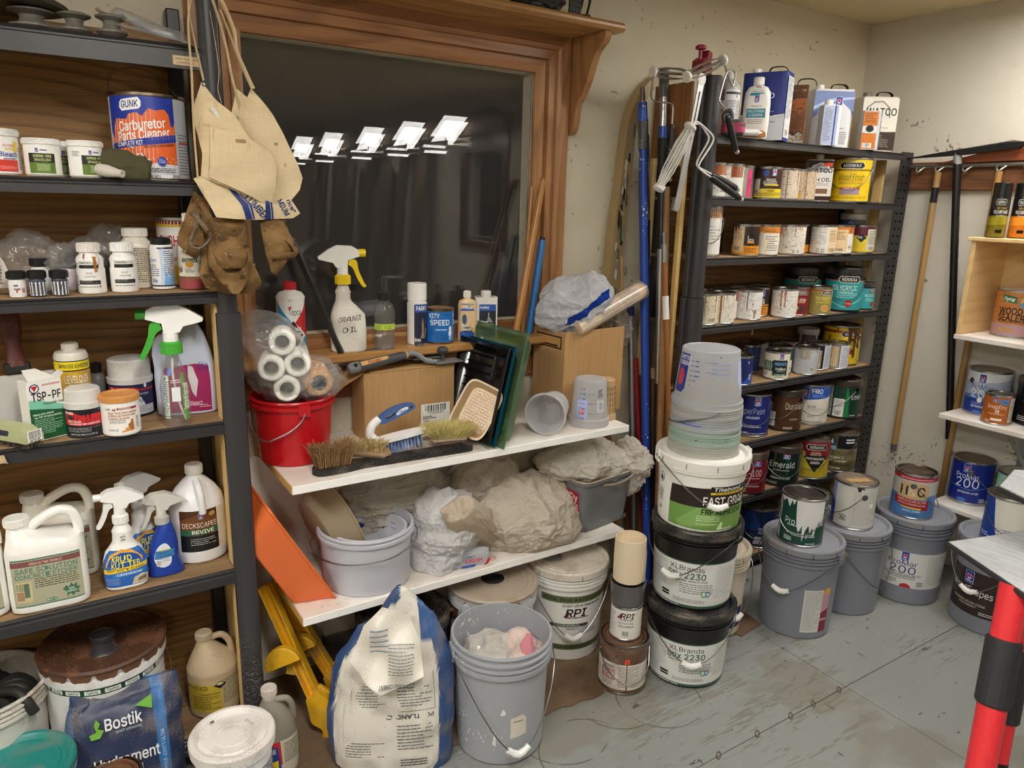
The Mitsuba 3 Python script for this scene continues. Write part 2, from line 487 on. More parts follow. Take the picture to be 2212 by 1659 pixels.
scene['rail_wood']=prin(woodfn(1,'#7a5236','#4c2f1c',40,19),.6,.3)
scene['plank_wood']=prin(woodfn(2,'#7a6a5a','#54473a',30,21),.7,.2)
def ply_dirty(p,n,uv):
 g=fbm(p.x*3,p.y*14,3)
 d=smoothstep(.4,.75,fbm(p.x*8,p.y*8,7,4))
 c=mix(C3('#85705a'),C3('#675340'),g)
 c=mix(c,C3('#4a3826'),d*.6)
 return mix(c,C3('#a59a88'),smoothstep(.93,.95,noise(p.x*160,p.y*160,5))*.6)
scene['plywood_dirty']=prin(proc(ply_dirty),.8,.2)
RINGS=[(1.235,1.421,.15),(1.225,1.55,.15),(1.594,1.50,.142),(1.46,1.56,.13)]
CLIPS=[(2.161,1.214),(2.019,1.213),(1.904,1.215),(1.742,1.216),(1.565,1.214)]
def floor_fn(p,n,uv):
 x,y=p.x,p.y
 big=fbm(x*1.7,y*1.7,2,3)
 c=mix(C3('#7f8381'),C3('#8f9391'),big)
 # paint worn through along the grain of the plywood
 streak=fbm(x*5.0+y*.6,y*46,4,3)*.6+.4*noise(x*30,y*240,9)
 wear=smoothstep(.50,.66,fbm(x*2.1+5,y*2.6,8,3))
 c=mix(c,C3('#6b6350'),smoothstep(.56,.68,streak)*(.06+.4*wear))
 c=mix(c,C3('#77705f'),smoothstep(.55,.68,fbm(x*3.3+9,y*4.4,6,4))*.45)
 scuff=smoothstep(.93,.96,noise(x*6+3,y*26,12))*smoothstep(.52,.6,noise(x*90,y*160,2))
 c=mix(c,C3('#3c3d3a'),scuff*.75)
 spot=smoothstep(.965,.975,noise(x*36,y*36,21))
 c=mix(c,C3('#4a463f'),spot*.8)
 white=smoothstep(.985,.99,noise(x*95,y*95,33))
 c=mix(c,C3('#c9c6bd'),white*.8)
 ring=mi.Float(0)
 for cx,cy,r in RINGS:
  d=dr.abs(dr.sqrt(dr.square(x-cx)+dr.square(y-cy))-r)
  ring=dr.maximum(ring,smoothstep(.0035,.0008,d)*smoothstep(.38,.6,noise(x*16,y*16,cx*9)))
 c=mix(c,C3('#4d4538'),ring*.75)
 clip=mi.Float(0)
 for cx,cy in CLIPS:
  u,v=(x-cx)*.8+(y-cy)*.6,(y-cy)*.8-(x-cx)*.6
  d=dr.sqrt(dr.square(u/.021)+dr.square(v/.008))
  clip=dr.maximum(clip,smoothstep(.34,.08,dr.abs(d-.72)))
 return mix(c,C3('#4e3322'),clip*.85)
scene['floor_paint']=prin(proc(floor_fn),.42,.4)
def wall_fn(p,n,uv):
 c=mix(C3('#cfc7b2'),C3('#c8bfa9'),fbm(p.x*1.3+p.y,p.z*1.3,3))
 mark=smoothstep(.88,.92,noise((p.x+p.y)*6,p.z*9,5))*smoothstep(.7,.78,noise((p.x+p.y)*60,p.z*110,8))
 c=mix(c,C3('#5f584c'),mark*.55)
 return mix(c,C3('#4a4038'),smoothstep(.955,.97,noise((p.x+p.y)*60,p.z*60,15))*.6)
scene['wall_paint']=prin(proc(wall_fn),.8,.2)
def wallr_fn(p,n,uv):
 c=mix(C3('#d2cdc1'),C3('#cbc5b7'),fbm(p.y*1.3,p.z*1.3,3))
 mark=smoothstep(.86,.9,noise(p.y*6,p.z*7,5))*smoothstep(.7,.76,noise(p.y*80,p.z*80,8))
 c=mix(c,C3('#5b5449'),mark*.7)
 low=smoothstep(.7,.42,p.z)*smoothstep(.12,.4,p.z)      # mud splashed where the broom stands
 spl=smoothstep(.82,.86,noise(p.y*110,p.z*110,15))*smoothstep(.25,.7,low)*smoothstep(.45,.6,noise(p.y*5,p.z*5,1))
 return mix(c,C3('#6b6152'),spl*.8)
scene['wall_paint_right']=prin(proc(wallr_fn),.75,.25)
scene['ceiling_paint']=prin(rgb('#c3b697'),.9,.1)
scene['melamine']=prin(proc(lambda p,n,uv:mix(mix(C3('#e4e0da'),C3('#d6cdc3'),smoothstep(.4,.7,fbm(p.x*8,p.y*8,2,4))),C3('#8d8478'),smoothstep(.84,.87,noise(p.x*120,p.y*120,p.z*120))*.25)),.4,.45)
def card_fn(p,n,uv):
 f=noise((p.x+p.y)*240,p.z*12,3)*.6+noise(p.x*500,p.y*500,p.z*500)*.4
 return mix(C3('#b99468'),C3('#a58055'),dr.clip(f*.8+.45*fbm(p.x*4,p.y*4,p.z*4)-.1,0,1))
scene['cardboard']=prin(proc(card_fn),.85,.15)
def canvas_fn(p,n,uv):
 w=.5+.5*(noise(p.x*900,p.z*60,1)-.5)+.5*(noise(p.x*60,p.z*900,2)-.5)
 c=mix(C3('#ddcba8'),C3('#c5ae86'),dr.clip(w*.6+fbm(p.x*7,p.y*7,p.z*7)*.7-.25,0,1))
 st=smoothstep(.83,.88,noise(p.x*60+3,p.y*20,p.z*60))*smoothstep(.4,.6,noise(p.x*13,p.y*5,p.z*13))
 return mix(c,C3('#85633c'),st*.75)
scene['canvas']=prin(proc(canvas_fn),.9,.15)
def suede_fn(p,n,uv):
 c=mix(C3('#8a6b44'),C3('#5e4526'),smoothstep(.25,.75,fbm(p.x*22,p.y*22,p.z*22,4)))
 c=mix(c,C3('#3c2b19'),smoothstep(.76,.82,noise(p.x*55,p.y*55,p.z*55))*.8)
 return mix(c,C3('#b39873'),smoothstep(.8,.86,noise(p.x*210,p.y*210,p.z*210))*.4)
scene['suede']=prin(proc(suede_fn),.8,.25)
scene['steel_plate']=prin(proc(lambda p,n,uv:mix(C3('#b9bcbf'),C3('#85898c'),dr.clip(noise(p.x*900,p.y*35,4)*.7+.5*fbm(p.x*12,p.y*12,3)-.1,0,1))),.55,.5)
scene['pane']={'type':'thindielectric','int_ior':1.52}
# ---------------------------------------------------------------- the room
XR,YB,XL,YF,ZC=3.44,2.27,-2.6,-6.2,2.44
scene['lamp_light']=prin(rgb('#ffffff'))
for lx,ly,ax,e in LAMPS:
 k=thing('ceiling_light','fluorescent fixture on the ceiling','ceiling light','ceiling lights out of view')
 hx,hy=(.62,.16) if ax=='x' else (.16,.62)
 part(k,'housing',G().add(box(lx-hx-.02,lx+hx+.02,ly-hy-.02,ly+hy+.02,ZC-.05,ZC-.002),'#d8d8d4'),'matte')
 q=k+'__diffuser'
 scene[q]={'type':'rectangle','to_world':T((mv(lx,ly,ZC-.053)@rot('x',180)@np.diag([hx,hy,1,1])).tolist()),'bsdf':{'type':'ref','id':'matte'},
    'emitter':{'type':'area','radiance':{'type':'rgb','value':[e*t for t in LAMP_TINT]}}}
OX0,OX1,OZ0,OZ1=.545,1.53,1.17,2.028          # the glass opening in the back wall
struct('wall_back',G().add(box(XL-.2,OX0,YB,YB+.12,0,ZC,0.0005)).add(box(OX1,XR+.1,YB,YB+.12,0,ZC,.0005)).add(box(OX0,OX1,YB,YB+.12,0,OZ0,.0005)).add(box(OX0,OX1,YB,YB+.12,OZ1,ZC,.0005)),'wall_paint')
WY0,WY1,WZ0,WZ1=-1.56,-.95,1.22,2.0
struct('wall_right',G().add(box(XR,XR+.14,WY1,YB+.12,0,ZC,.0005)).add(box(XR,XR+.14,YF,WY0,0,ZC,.0005)).add(box(XR,XR+.14,WY0,WY1,0,WZ0,.0005)).add(box(XR,XR+.14,WY0,WY1,WZ1,ZC,.0005)),'wall_paint_right')
struct('wall_left',G().add(box(XL-.2,XL,YF,YB,0,ZC,.0005)),'wall_paint')
struct('wall_front',G().add(box(XL-.2,XR+.14,YF-.2,YF,0,ZC,.0005)),'wall_paint')
struct('ceiling',G().add(box(XL-.2,XR+.14,YF-.2,YB+.12,ZC,ZC+.1,.0005)),'ceiling_paint')
fl=struct('floor',G().add(box(XL-.2,XR+.14,YF-.2,YB+.12,-.1,-.012,.0005),'#2b2620'),'matte')
ys=[YF,-4.887,-3.667,-2.447,-1.227,-.007,1.213,YB]
for i in range(len(ys)-1):
 for x0,x1 in ((XL,-.242),(-.242,2.198),(2.198,XR)):
  part(fl,'plywood_sheet',G().add(box(x0+.0012,x1-.0012,ys[i]+.0012,ys[i+1]-.0012,-.012,0,.0012)),'floor_paint')
struct('baseboard_right',G().add(box(XR-.014,XR,-6,2.26,0,.085,.004),'#d9d4c8'),'plastic')
struct('baseboard_back',G().add(box(.45,2.0,YB-.014,YB,0,.09,.004),'#5c5650'),'dusty')
# opposite window, seen in the dark pane
w2=struct('window_2',G().add(box(XR-.015,XR+.03,WY0-.11,WY0,WZ0-.1,WZ1+.12),'#5d3a22').add(box(XR-.015,XR+.03,WY1,WY1+.11,WZ0-.1,WZ1+.12),'#5d3a22').add(box(XR-.015,XR+.03,WY0,WY1,WZ1,WZ1+.12),'#5d3a22').add(box(XR-.02,XR+.03,WY0,WY1,WZ0-.1,WZ0),'#5d3a22'),'print')
scene[w2+'__pane']={'type':'rectangle','to_world':T((mv(XR+.08,(WY0+WY1)/2,(WZ0+WZ1)/2)@rot('y',-90)@np.diag([(WZ1-WZ0)/2,(WY1-WY0)/2,1,1])).tolist()),'bsdf':{'type':'ref','id':'pane'}}
# ---------------------------------------------------------------- the dark window in the back wall
PROF=[(0,2.285),(0,2.252),(.012,2.246),(.034,2.244),(.036,2.252),(.044,2.252),(.046,2.236),(.074,2.236),(.076,2.226),(.082,2.221),(.09,2.221),(.096,2.231),(.134,2.233),(.14,2.239),(.14,2.27)]
def miter(c0,c1,n0,n1):
 """One side of the casing: from corner c0 to c1 (x, z), outward directions n0, n1 at the two ends."""
 V=[[c[0]+n[0]*o,y,c[1]+n[1]*o] for c,n in ((c0,n0),(c1,n1)) for o,y in PROF]
 m=len(PROF)
 return np.array(V),np.array([[k,k+1,m+k+1,m+k] for k in range(m-1)])
win=thing('window_1','','')
labels[win]={'kind':'structure','label':'dark interior window in a wide varnished wood casing'}
part(win,'casing',G().add(miter((OX0,OZ0-.04),(OX0,OZ1),(-1,0),(-1,1)),ang=30),'cedar_z')
part(win,'casing',G().add(miter((OX0,OZ1),(OX1,OZ1),(-1,1),(1,1)),ang=30),'cedar_x')
part(win,'casing',G().add(miter((OX1,OZ1),(OX1,OZ0-.04),(1,1),(1,0)),ang=30),'cedar_z')
part(win,'sash_rail',G().add(box(OX0,OX1,2.25,2.285,OZ0-.03,OZ0,.004)).add(box(OX0,OX1,2.236,2.285,OZ0-.045,OZ0-.022,.004)),'cedar_x')
part(win,'stool',G().add(box(.42,1.69,2.12,2.28,1.100,1.128,.006)),'honey_x',label='dusty wooden ledge under the glass')
part(win,'apron',G().add(box(.43,1.67,2.248,2.27,.955,1.10,.004)),'cedar_x')
scene[win+'__pane']={'type':'rectangle','to_world':T((mv((OX0+OX1)/2,2.281,(OZ0+OZ1)/2)@rot('x',90)@np.diag([(OX1-OX0)/2,(OZ1-OZ0)/2,1,1])).tolist()),'bsdf':{'type':'ref','id':'pane'}}
scene[win+'__pane_001']={'type':'rectangle','to_world':T((mv((OX0+OX1)/2,2.295,(OZ0+OZ1)/2)@rot('x',90.35)@np.diag([(OX1-OX0)/2,(OZ1-OZ0)/2,1,1])).tolist()),'bsdf':{'type':'ref','id':'pane'}}
part(win,'backing_board',G().add(box(OX0-.02,OX1+.02,2.33,2.345,OZ0-.02,OZ1+.02),'#2f3031'),'matte',label='dark board behind the glass')
part(win,'spacer',G().add(box(OX1-.006,OX1-.001,2.276,2.281,OZ0,OZ1,.001),'#9aa0a4'),'metal_dull')
mant=struct('trim_1',G().add(box(-.7,1.755,2.045,2.27,2.152,2.18,.010)),'honey_x',label='varnished wooden shelf capping the window casing')
cor=[(2.27,2.151),(2.062,2.151),(2.058,2.138),(2.068,2.118),(2.085,2.108),(2.108,2.09),(2.128,2.05),(2.15,2.0),(2.175,1.96),(2.2,1.935),(2.208,1.9),(2.21,1.87),(2.22,1.845),(2.237,1.832),(2.27,1.83)]
M=np.array([[0,0,1,1.672],[1,0,0,0],[0,1,0,0],[0,0,0,1.0]])
part(mant,'bracket',G().add(extr(cor,.026),M=M,ang=40),'cedar_z',label='scrolled wooden bracket under the right end')
# ---------------------------------------------------------------- the two metal shelving units
def unit(name,label,x0,x1,zs,lips,panel,shelf_mat,back_top):
 k=thing(name,label,'shelving unit')
 y0=1.945
 for z,lip in zip(zs,lips):
  q=part(k,'shelf',G().add(box(x0,x1,y0+.012,2.244,z-.014,z-.0008,.002),'#6e5a45'),shelf_mat)
  # folded metal lip with a rolled bead and a groove
  prof=[(y0+.014,z-.0012),(y0+.004,z-.001),(y0,z-.004),(y0+.004,z-.008),(y0+.004,z-.012),(y0,z-.015),(y0-.001,z-lip),(y0+.012,z-lip),(y0+.014,z-lip+.004)]
  M=np.array([[0,0,1,x0],[1,0,0,0],[0,1,0,0],[0,0,0,1.0]])
  part(q,'front_lip',G().add(extr(prof,x1-x0),'#2b2a2c',M=M),'specked_black')
 part(k,'back_panel',G().add(box(x0,x1,2.247,2.262,.05,back_top)),panel,label='wood grain back panel')
 return k
LZ=[1.926,1.622,1.358,1.018,.592,.105]
lu=unit('shelving_unit','black metal shelving unit at the left, full of cleaners and tubs',-.78,.386,LZ,[.054,.034,.03,.034,.04,.05],'oak_panel','oak_dust',1.99)
g=G()
pp=[(.378,1.962),(.378,1.944),(.384,1.936),(.394,1.930),(.410,1.930),(.420,1.936),(.424,1.946),(.424,1.966),(.418,1.966),(.418,1.948),(.386,1.948),(.386,1.962)]
g.add(extr(pp,.75),'#343336',at=(0,0,1.3)).add(box(.412,.4285,1.962,2.0,1.3,2.05,.002),'#343336')
part(lu,'post',g,'specked_black')
g=G().add(extr([(x*1.0+.006*(x-.4)/.024,y-.004) for x,y in pp],1.302),'#343336').add(box(.418,.4345,1.962,2.0,0,1.3,.002),'#343336')
part(lu,'post',g,'specked_black')
part(lu,'post',G().add(box(.352,.384,2.2,2.246,0,2.05,.003),'#1b1b1d'),'plastic')
for z0,z1,y in ((1.03,1.325,1.985),(.615,.985,1.985),(.12,.56,1.975)):
 part(lu,'side_panel',G().add(box(.392,.404,y,2.235,z0,z1,.002)),'pine')
 part(lu,'side_batten',G().add(box(.372,.392,1.967,y+.028,z0-.02,z1,.002)),'pine')
part(lu,'maker_plate',G().add(box(.318,.376,1.9425,1.9445,1.879,1.900,.001),'#c6a87e').add(Print(s_flat(1.9425),1,1).do([('t','DIAMOND PICTURED CORNERS',.347,1.893,.0035,'#3b2f22',.05),('t','U.S. PATENT NO. 4',.343,1.885,.0035,'#3b2f22',.036)]),'#3b2f22',ang=None),'print',label='small tan maker plate')
RZ=[1.846,1.628,1.407,1.145,.878,.624,.37,.065]
ru=unit('shelving_unit','black metal shelving unit in the corner, holding rows of stain cans',2.105,3.34,RZ,[.03]*8,'oak_panel','oak_dust',1.95)
g=G().add(lathe([(.0,1.262),(.031,1.262),(.031,2.035),(.028,2.039),(0,2.039)],24),'#343336',at=(2.082,1.952,0)).add(box(2.036,2.058,1.955,1.975,1.262,2.036),'#343336').add(box(2.108,2.122,1.950,1.975,1.262,2.02),'#343336')
part(ru,'post',g,'specked_black')
g=G().add(lathe([(.0,0),(.037,0),(.037,1.26),(0,1.26)],24),'#343336',at=(2.082,1.952,0)).add(box(2.030,2.056,1.955,1.975,0,1.26),'#343336')
part(ru,'post',g,'specked_black')
holes=[[(x,z),(x+.016,z),(x+.016,z+.008),(x,z+.008)] for z in np.arange(.05,1.84,.034) for x in (.018,.054)]
M=np.array([[1,0,0,3.308],[0,0,-1,1.95],[0,1,0,0],[0,0,0,1.0]])
part(ru,'post',G().add(extr([(0,0),(.092,0),(.092,1.852),(0,1.852)],.003,holes),'#252426',M=M).add(box(3.397,3.4,1.947,1.99,0,1.852,.001),'#2e2d2f'),'specked_black',label='slotted black angle post')
for x in (2.11,3.335):
 part(ru,'post',G().add(box(x,x+.03,2.21,2.246,0,2.0 if x<3 else 1.85,.003),'#1b1b1d'),'plastic')
part(ru,'side_panel',G().add(box(2.012,2.026,1.985,2.17,1.765,2.02,.002)),'oak_side',label='dark oak side panel')
part(ru,'side_panel',G().add(box(2.012,2.026,1.985,2.17,0,.925,.002)),'oak_side')
g=G()
for y0,y1,z0,z1 in ((1.985,2.01,.925,1.765),(2.145,2.17,.925,1.765),(2.01,2.145,1.735,1.765),(2.01,2.145,.925,.965)):
 g.add(box(2.010,2.028,y0,y1,z0,z1,.003))
part(ru,'side_frame',g,'pine',label='pale wooden frame open to the shelves')
for z0,z1 in ((1.65,1.81),(1.43,1.59),(1.16,1.37),(.9,1.11),(.64,.84),(.39,.59),(.08,.33)):
 part(ru,'side_batten',G().add(box(3.322,3.338,2.03,2.075,z0-.02,z1+.01,.002)).add(box(3.33,3.345,2.16,2.2,z0-.02,z1+.01,.002)),'pine')
# ---------------------------------------------------------------- white wall shelves
SW1,SW2=.836,.434
for z,x0,x1,what in ((SW1,.515,1.712,'white melamine shelf below the dark window holding the red pail'),(SW2,.527,1.722,'lower white melamine shelf holding the plastic sheeting')):
 k=thing('wall_shelf',what,'shelf')
 part(k,'board',G().add(box(x0+.003,x1,1.863,YB-.004,z-.022,z,.001)),'melamine')
 part(k,'edge_band',G().add(box(x0+.002,x1,1.860,1.864,z-.0235,z+.0005,.001),'#f0efec'),'plastic')
 part(k,'raw_end',G().add(box(x0,x0+.004,1.864,YB-.004,z-.022,z-.0005,.001),'#b08a52'),'matte',label='raw chipboard end')
 for bx in (.72,1.16,1.6):
  part(k,'bracket',G().add(hull([(bx,1.95,z-.023),(bx+.018,1.95,z-.023),(bx,2.262,z-.023),(bx+.018,2.262,z-.023),(bx,1.97,z-.034),(bx+.018,1.97,z-.034)]),'#c9c7c3').add(tube([(bx+.009,1.99,z-.03),(bx+.009,2.255,z-(.24 if z>.5 else .08))],.008,6),'#c9c7c3').add(box(bx,bx+.018,2.255,2.268,z-(.27 if z>.5 else .1),z-.023),'#c9c7c3'),'print')
k=thing('panel_offcut','white panel offcut leaning on the wall behind the orange pan','board')
scene[k]=shape(G().add(box(.40,.70,2.245,2.26,.0,.80,.002),'#dcd6cd'),'print')
k=thing('wall_outlet','grey outlet cover low on the wall beneath the lower white shelf','outlet')
part(k,'cover',G().add(box(.72,.79,2.262,2.27,.22,.335,.003),'#c9c6bf'),'plastic')
part(k,'socket',G().add(lathe([(0,0),(.012,0),(.012,.004),(0,.004)],16),'#2a2a2a',M=mv(.755,2.262,.30)@rot('x',90)),'plastic')
# right-hand wall shelves
RS=[1.112,.772,.385]
for z,xf,y1,nm in zip(RS,(3.155,3.150,3.155),(1.523,1.525,1.50),('white shelf on the right wall carrying the wooden crate','white shelf on the right wall carrying the orange quart can','lowest white shelf on the right wall behind the grey pails')):
 k=thing('wall_shelf',nm,'shelf')
 part(k,'board',G().add(box(xf,XR-.003,.45,y1,z-.02,z,.002)),'melamine')
 for by in (1.30,.7):
  part(k,'bracket',G().add(box(3.20,XR-.006,by-.012,by+.012,z-.026,z-.02,.001),'#b6babd').add(hull([(3.21,by-.012,z-.024),(3.24,by-.012,z-.024),(3.21,by-.009,z-.026),(3.432,by-.012,z-.215),(3.432,by-.012,z-.185),(3.432,by-.009,z-.2),(3.24,by-.009,z-.024)]),'#b6babd').add(box(3.43,3.437,by-.014,by+.014,z-.26,z-.02,.001),'#b6babd'),'metal_dull')
# ---------------------------------------------------------------- scrap plywood on the floor
rng=random.Random(5)
edge=[(.30,1.66),(.86,1.655),(1.216,1.628)]
for t in np.linspace(0,1,26):
 edge.append((1.216+t*.9+rng.uniform(-.006,.006),1.628+(-.012 if t<.4 else .0)+t*.0+rng.uniform(-.012,.012)))
edge+=[(2.12,1.60),(2.26,1.62),(2.29,2.255),(.30,2.255)]
single('plywood_scrap','bare brown plywood scrap on the floor beneath the pails','plywood',G().add(extr(edge,.005)),'plywood_dirty',mv(0,0,.0005))
# ---------------------------------------------------------------- builders of containers
TIN,WHITE,OFF='#bdbec0','#ecebe6','#dcd8cf'
def wire(r,pts,n=6):
 return tube(smooth_path(pts,5),r,n)
def can(name,label,X,Y,z,r,h,spec,off=0,group=None,mat='print',wrap=None,wv=(.05,.955),tin=TIN,lid='lid_metal',lidc='#8f8b86',bail=None,ears=True,plastic=None,cat='can',tilt=None,note=None):
 """A paint can: seamed tin body, printed wrap, plug lid in its ring (or a plastic screw lid), wire bail on two ears."""
 k=thing(name,label,cat,group)
 M=pose(X,Y,z,off,tilt)
 rb=r*.968
 def body():
  if plastic:
   return G().add(lathe([(0,0),(rb-.004,0),(rb,.004),(rb,h*.86),(rb-.003,h*.88),(0,h*.88)]),tin)
  return G().add(lathe([(0,.003),(rb-.003,.003),(rb,0),(r,.001),(r,.004),(rb,.006),(rb,h-.010),(r,h-.007),(r,h-.001),(r-.002,h),(r-.007,h-.001),(r-.008,h-.007),(r*.8,h-.007),(0,h-.007)]),tin)
 part(k,'body',body,'metal' if not plastic else mat,M,('canbody',round(r,4),round(h,4),tin,bool(plastic)))
 P=Print(s_cyl([(rb,0),(rb,h)]),rb,h)
 sp=([('r',-PI,PI,wv[0],wv[1],wrap)] if wrap else [])+list(spec)
 if sp:
  part(k,'paper_label',P.do(sp),mat,M)
 if plastic:
  part(k,'lid',lambda:G().add(lathe([(r+.001,h*.84),(r+.0015,h-.004),(r-.002,h),(r-.01,h),(r-.013,h-.004),(0,h-.004)]),plastic),lid if lid != 'lid_metal' else 'dusty',M,('plid',r,h,plastic,lid))
 else:
  q=r-.009
  part(k,'lid',lambda:G().add(lathe([(q,h-.0065),(q,h-.001),(q-.002,h-.0005),(q-.004,h-.002),(q-.006,h-.007),(q-.011,h-.007),(q-.013,h-.003),(q*.55,h-.003),(q*.53,h-.004),(0,h-.004)]),lidc),lid,M,('lid',r,h,lidc,lid))
 if bail is not None:
  # bail hangs in front: ears at left and right, turned by bail degrees
  B=M@rot('z',bail)
  e=h*.74
  if ears:
   for s in (-1,1):
    part(k,'ear',lambda:G().add(lathe([(0,.004),(.006,.004),(.007,.001),(.012,0),(.012,-.003)],14),'#77787a' if not plastic else '#1d1d1f'),'metal',B@mv(s*(rb+.0005),0,e)@rot('y',90*s),('ear',bool(plastic)))
  a=np.linspace(-1,1,15)
  drop=h*.47
  pts=np.column_stack([a*(r+.004)*np.sqrt(np.clip(1.0-.0*a,0,1)),-np.sqrt(np.clip(1.02-a*a,.0,1))*(r+.012),e-drop*(1-a*a)**.55])
  part(k,'bail',G().add(tube(pts,.0016,6),'#8c8c8c'),'metal',B)
 return k
def pail(name,label,X,Y,z,rt,rb,h,spec,off=0,body='#868a94',lidc='#8b8f98',lid=True,mat='plastic',lmat='dusty',bail=30,grip='#e8e8e6',n=56,cat='pail',collar=3,lidtop=None,spout=None,wraps=None,slots=10,drop=.56,wall=.003,inner=None,group=None):
 """A moulded plastic pail: tapered wall, ribbed collar, pull-off lid with a slotted skirt, wire bail with a grip."""
 k=thing(name,label,cat,group)
 M=pose(X,Y,z,off)
 zc=h*(.80 if collar==3 else .86)
 def R(v):
  return rb+(rt-.006-rb)*v/h
 prof=[(0,.006),(rb-.02,.006),(rb-.012,0),(rb-.003,.001),(rb,.006),(R(zc),zc)]
 st=(h-zc-(.03 if lid else .012))/collar
 for i in range(collar):
  a=zc+i*st
  prof+=[(R(a)+(.009 if i==0 else .004),a+.001),(R(a)+.010,a+.004),(R(a)+.010,a+(st*.8 if i==0 else .009)),(R(a)+.002,a+(st*.8+.002 if i==0 else .011))]
 prof+=[(R(h),h-(.02 if lid else .01))]
 if lid:
  prof+=[(0,h-.02)]
 else:
  prof+=[(rt,h-.009),(rt+.002,h-.004),(rt,h),(rt-.006,h),(R(h*.8)-wall,h*.8),(rb-wall,.012),(0,.012)]
 part(k,'body',G().add(lathe(prof,n),body),mat,M)
 if wraps or spec:
  P=Print(s_cyl([(rb+.0002,.006),(R(zc)+.0002,zc)]),(rb+R(zc))/2,h,.012)
  part(k,'paper_label',P.do(([('r',-PI,PI,w[0],w[1],w[2]) for w in wraps] if wraps else [])+list(spec)),'print',M)
 if lid:
  L=rt+.004
  q=G().add(lathe([(L-.004,h-.03),(L,h-.028),(L+.001,h-.006),(L-.003,h),(L-.012,h),(L-.016,h-.003),(L-.022,h-.012),(L-.03,h-.012),(L-.034,h-.008),(L*.45,h-.008),(L*.43,h-.0065),(L*.37,h-.0065),(L*.35,h-.008),(0,h-.008)],n),lidc)
  for i in range(slots):
   a=2*PI*(i+.4)/slots
   q.add(box(-.0012,.0012,-.0022,.0004,h-.029,h-.012,.0004),'#3a3b3e' if sum(lin(lidc))<1.2 else '#77756f',M=rot('z',math.degrees(a))@mv(0,-L-.0002,0))
  lk=part(k,'lid',q,lmat,M)
  if lidtop:
   Q=Print(lambda u,v,d:np.column_stack([u,v,np.full(len(u),h-.008)+d]),L,L)
   part(lk,'marks',Q.do(lidtop),'print',M)
  if spout:
   part(lk,'spout',G().add(lathe([(.034,h-.009),(.034,h-.002),(.028,h+.001),(.026,h-.003),(.018,h-.003),(.016,h+.0),(0,h+.0)],24),spout[2],at=(spout[0],spout[1],0)),'dusty',M)
 if bail is not None:
  B=M@rot('z',bail)
  e=zc+.03
  re=R(e)+.012
  for s in (-1,1):
   part(k,'ear',G().add(hull([(x,y,zz) for x in (-.02,.02) for y in (0,-.006) for zz in (-.022,.022)]),body,M=mv(s*(re-.004),0,e)@rot('z',90*s)),mat,B)
  a=np.linspace(-1,1,21)
  dz=h*drop
  pts=np.column_stack([a*(re+.004),-np.sqrt(np.clip(1.0-a*a,0,1))*(re+.016)-.002,e-dz*(1-np.abs(a)**1.6)])
  bk=part(k,'bail',G().add(tube(pts,.002,6),'#8a8a8a'),'metal',B)
  if grip:
   c=pts[8:13]
   part(bk,'grip',G().add(tube(c,.009,10),grip).add(tube(c[1:4]*[1,1,1],.0105,10),grip),'plastic',B)
 return k,M
def bottle(name,label,X,Y,z,prof,spec,off=0,col=WHITE,mat='plastic',cap=None,W=None,nv=1,flat=1.0,e=2.0,cat='bottle',group=None,capmat='plastic',ridges=24,tilt=None,U=None,pmat='print',inner=None):
 """A lathed (or, with flat < 1, flattened) bottle with a ribbed screw cap; spec is printed on the front."""
 k=thing(name,label,cat,group)
 M=pose(X,Y,z,off,tilt)
 secs=[(zz,0,0,max(rr,.0005),max(rr*(flat if rr>.02 else 1),.0005),e if rr>.02 else 2) for rr,zz in prof]
 part(k,'body',G().add(loft(secs,36),col,ang=50),mat,M)
 if spec:
  H=W or max(p[1] for p in prof)
  rr=U or max(p[0] for p in prof)
  part(k,'paper_label',Print(s_loft(secs),rr,H,.008,nv).do(spec),pmat,M)
 if cap:
  r,z0,z1,c=cap
  g=G().add(lathe([(r,z0),(r,z1-.002),(r-.002,z1),(r*.8,z1),(r*.75,z1-.001),(0,z1-.001)],28),c)
  for i in range(ridges):
   g.add(box(-.0007,.0007,-r-.0008,-r+.001,z0+.001,z1-.002,.0003),c,ang=None,M=rot('z',360*i/ridges))
  part(k,'cap',g,capmat,M)
 if inner:
  part(k,'contents',G().add(lathe(inner[0],28),inner[1]),inner[2],M)
 return k,M
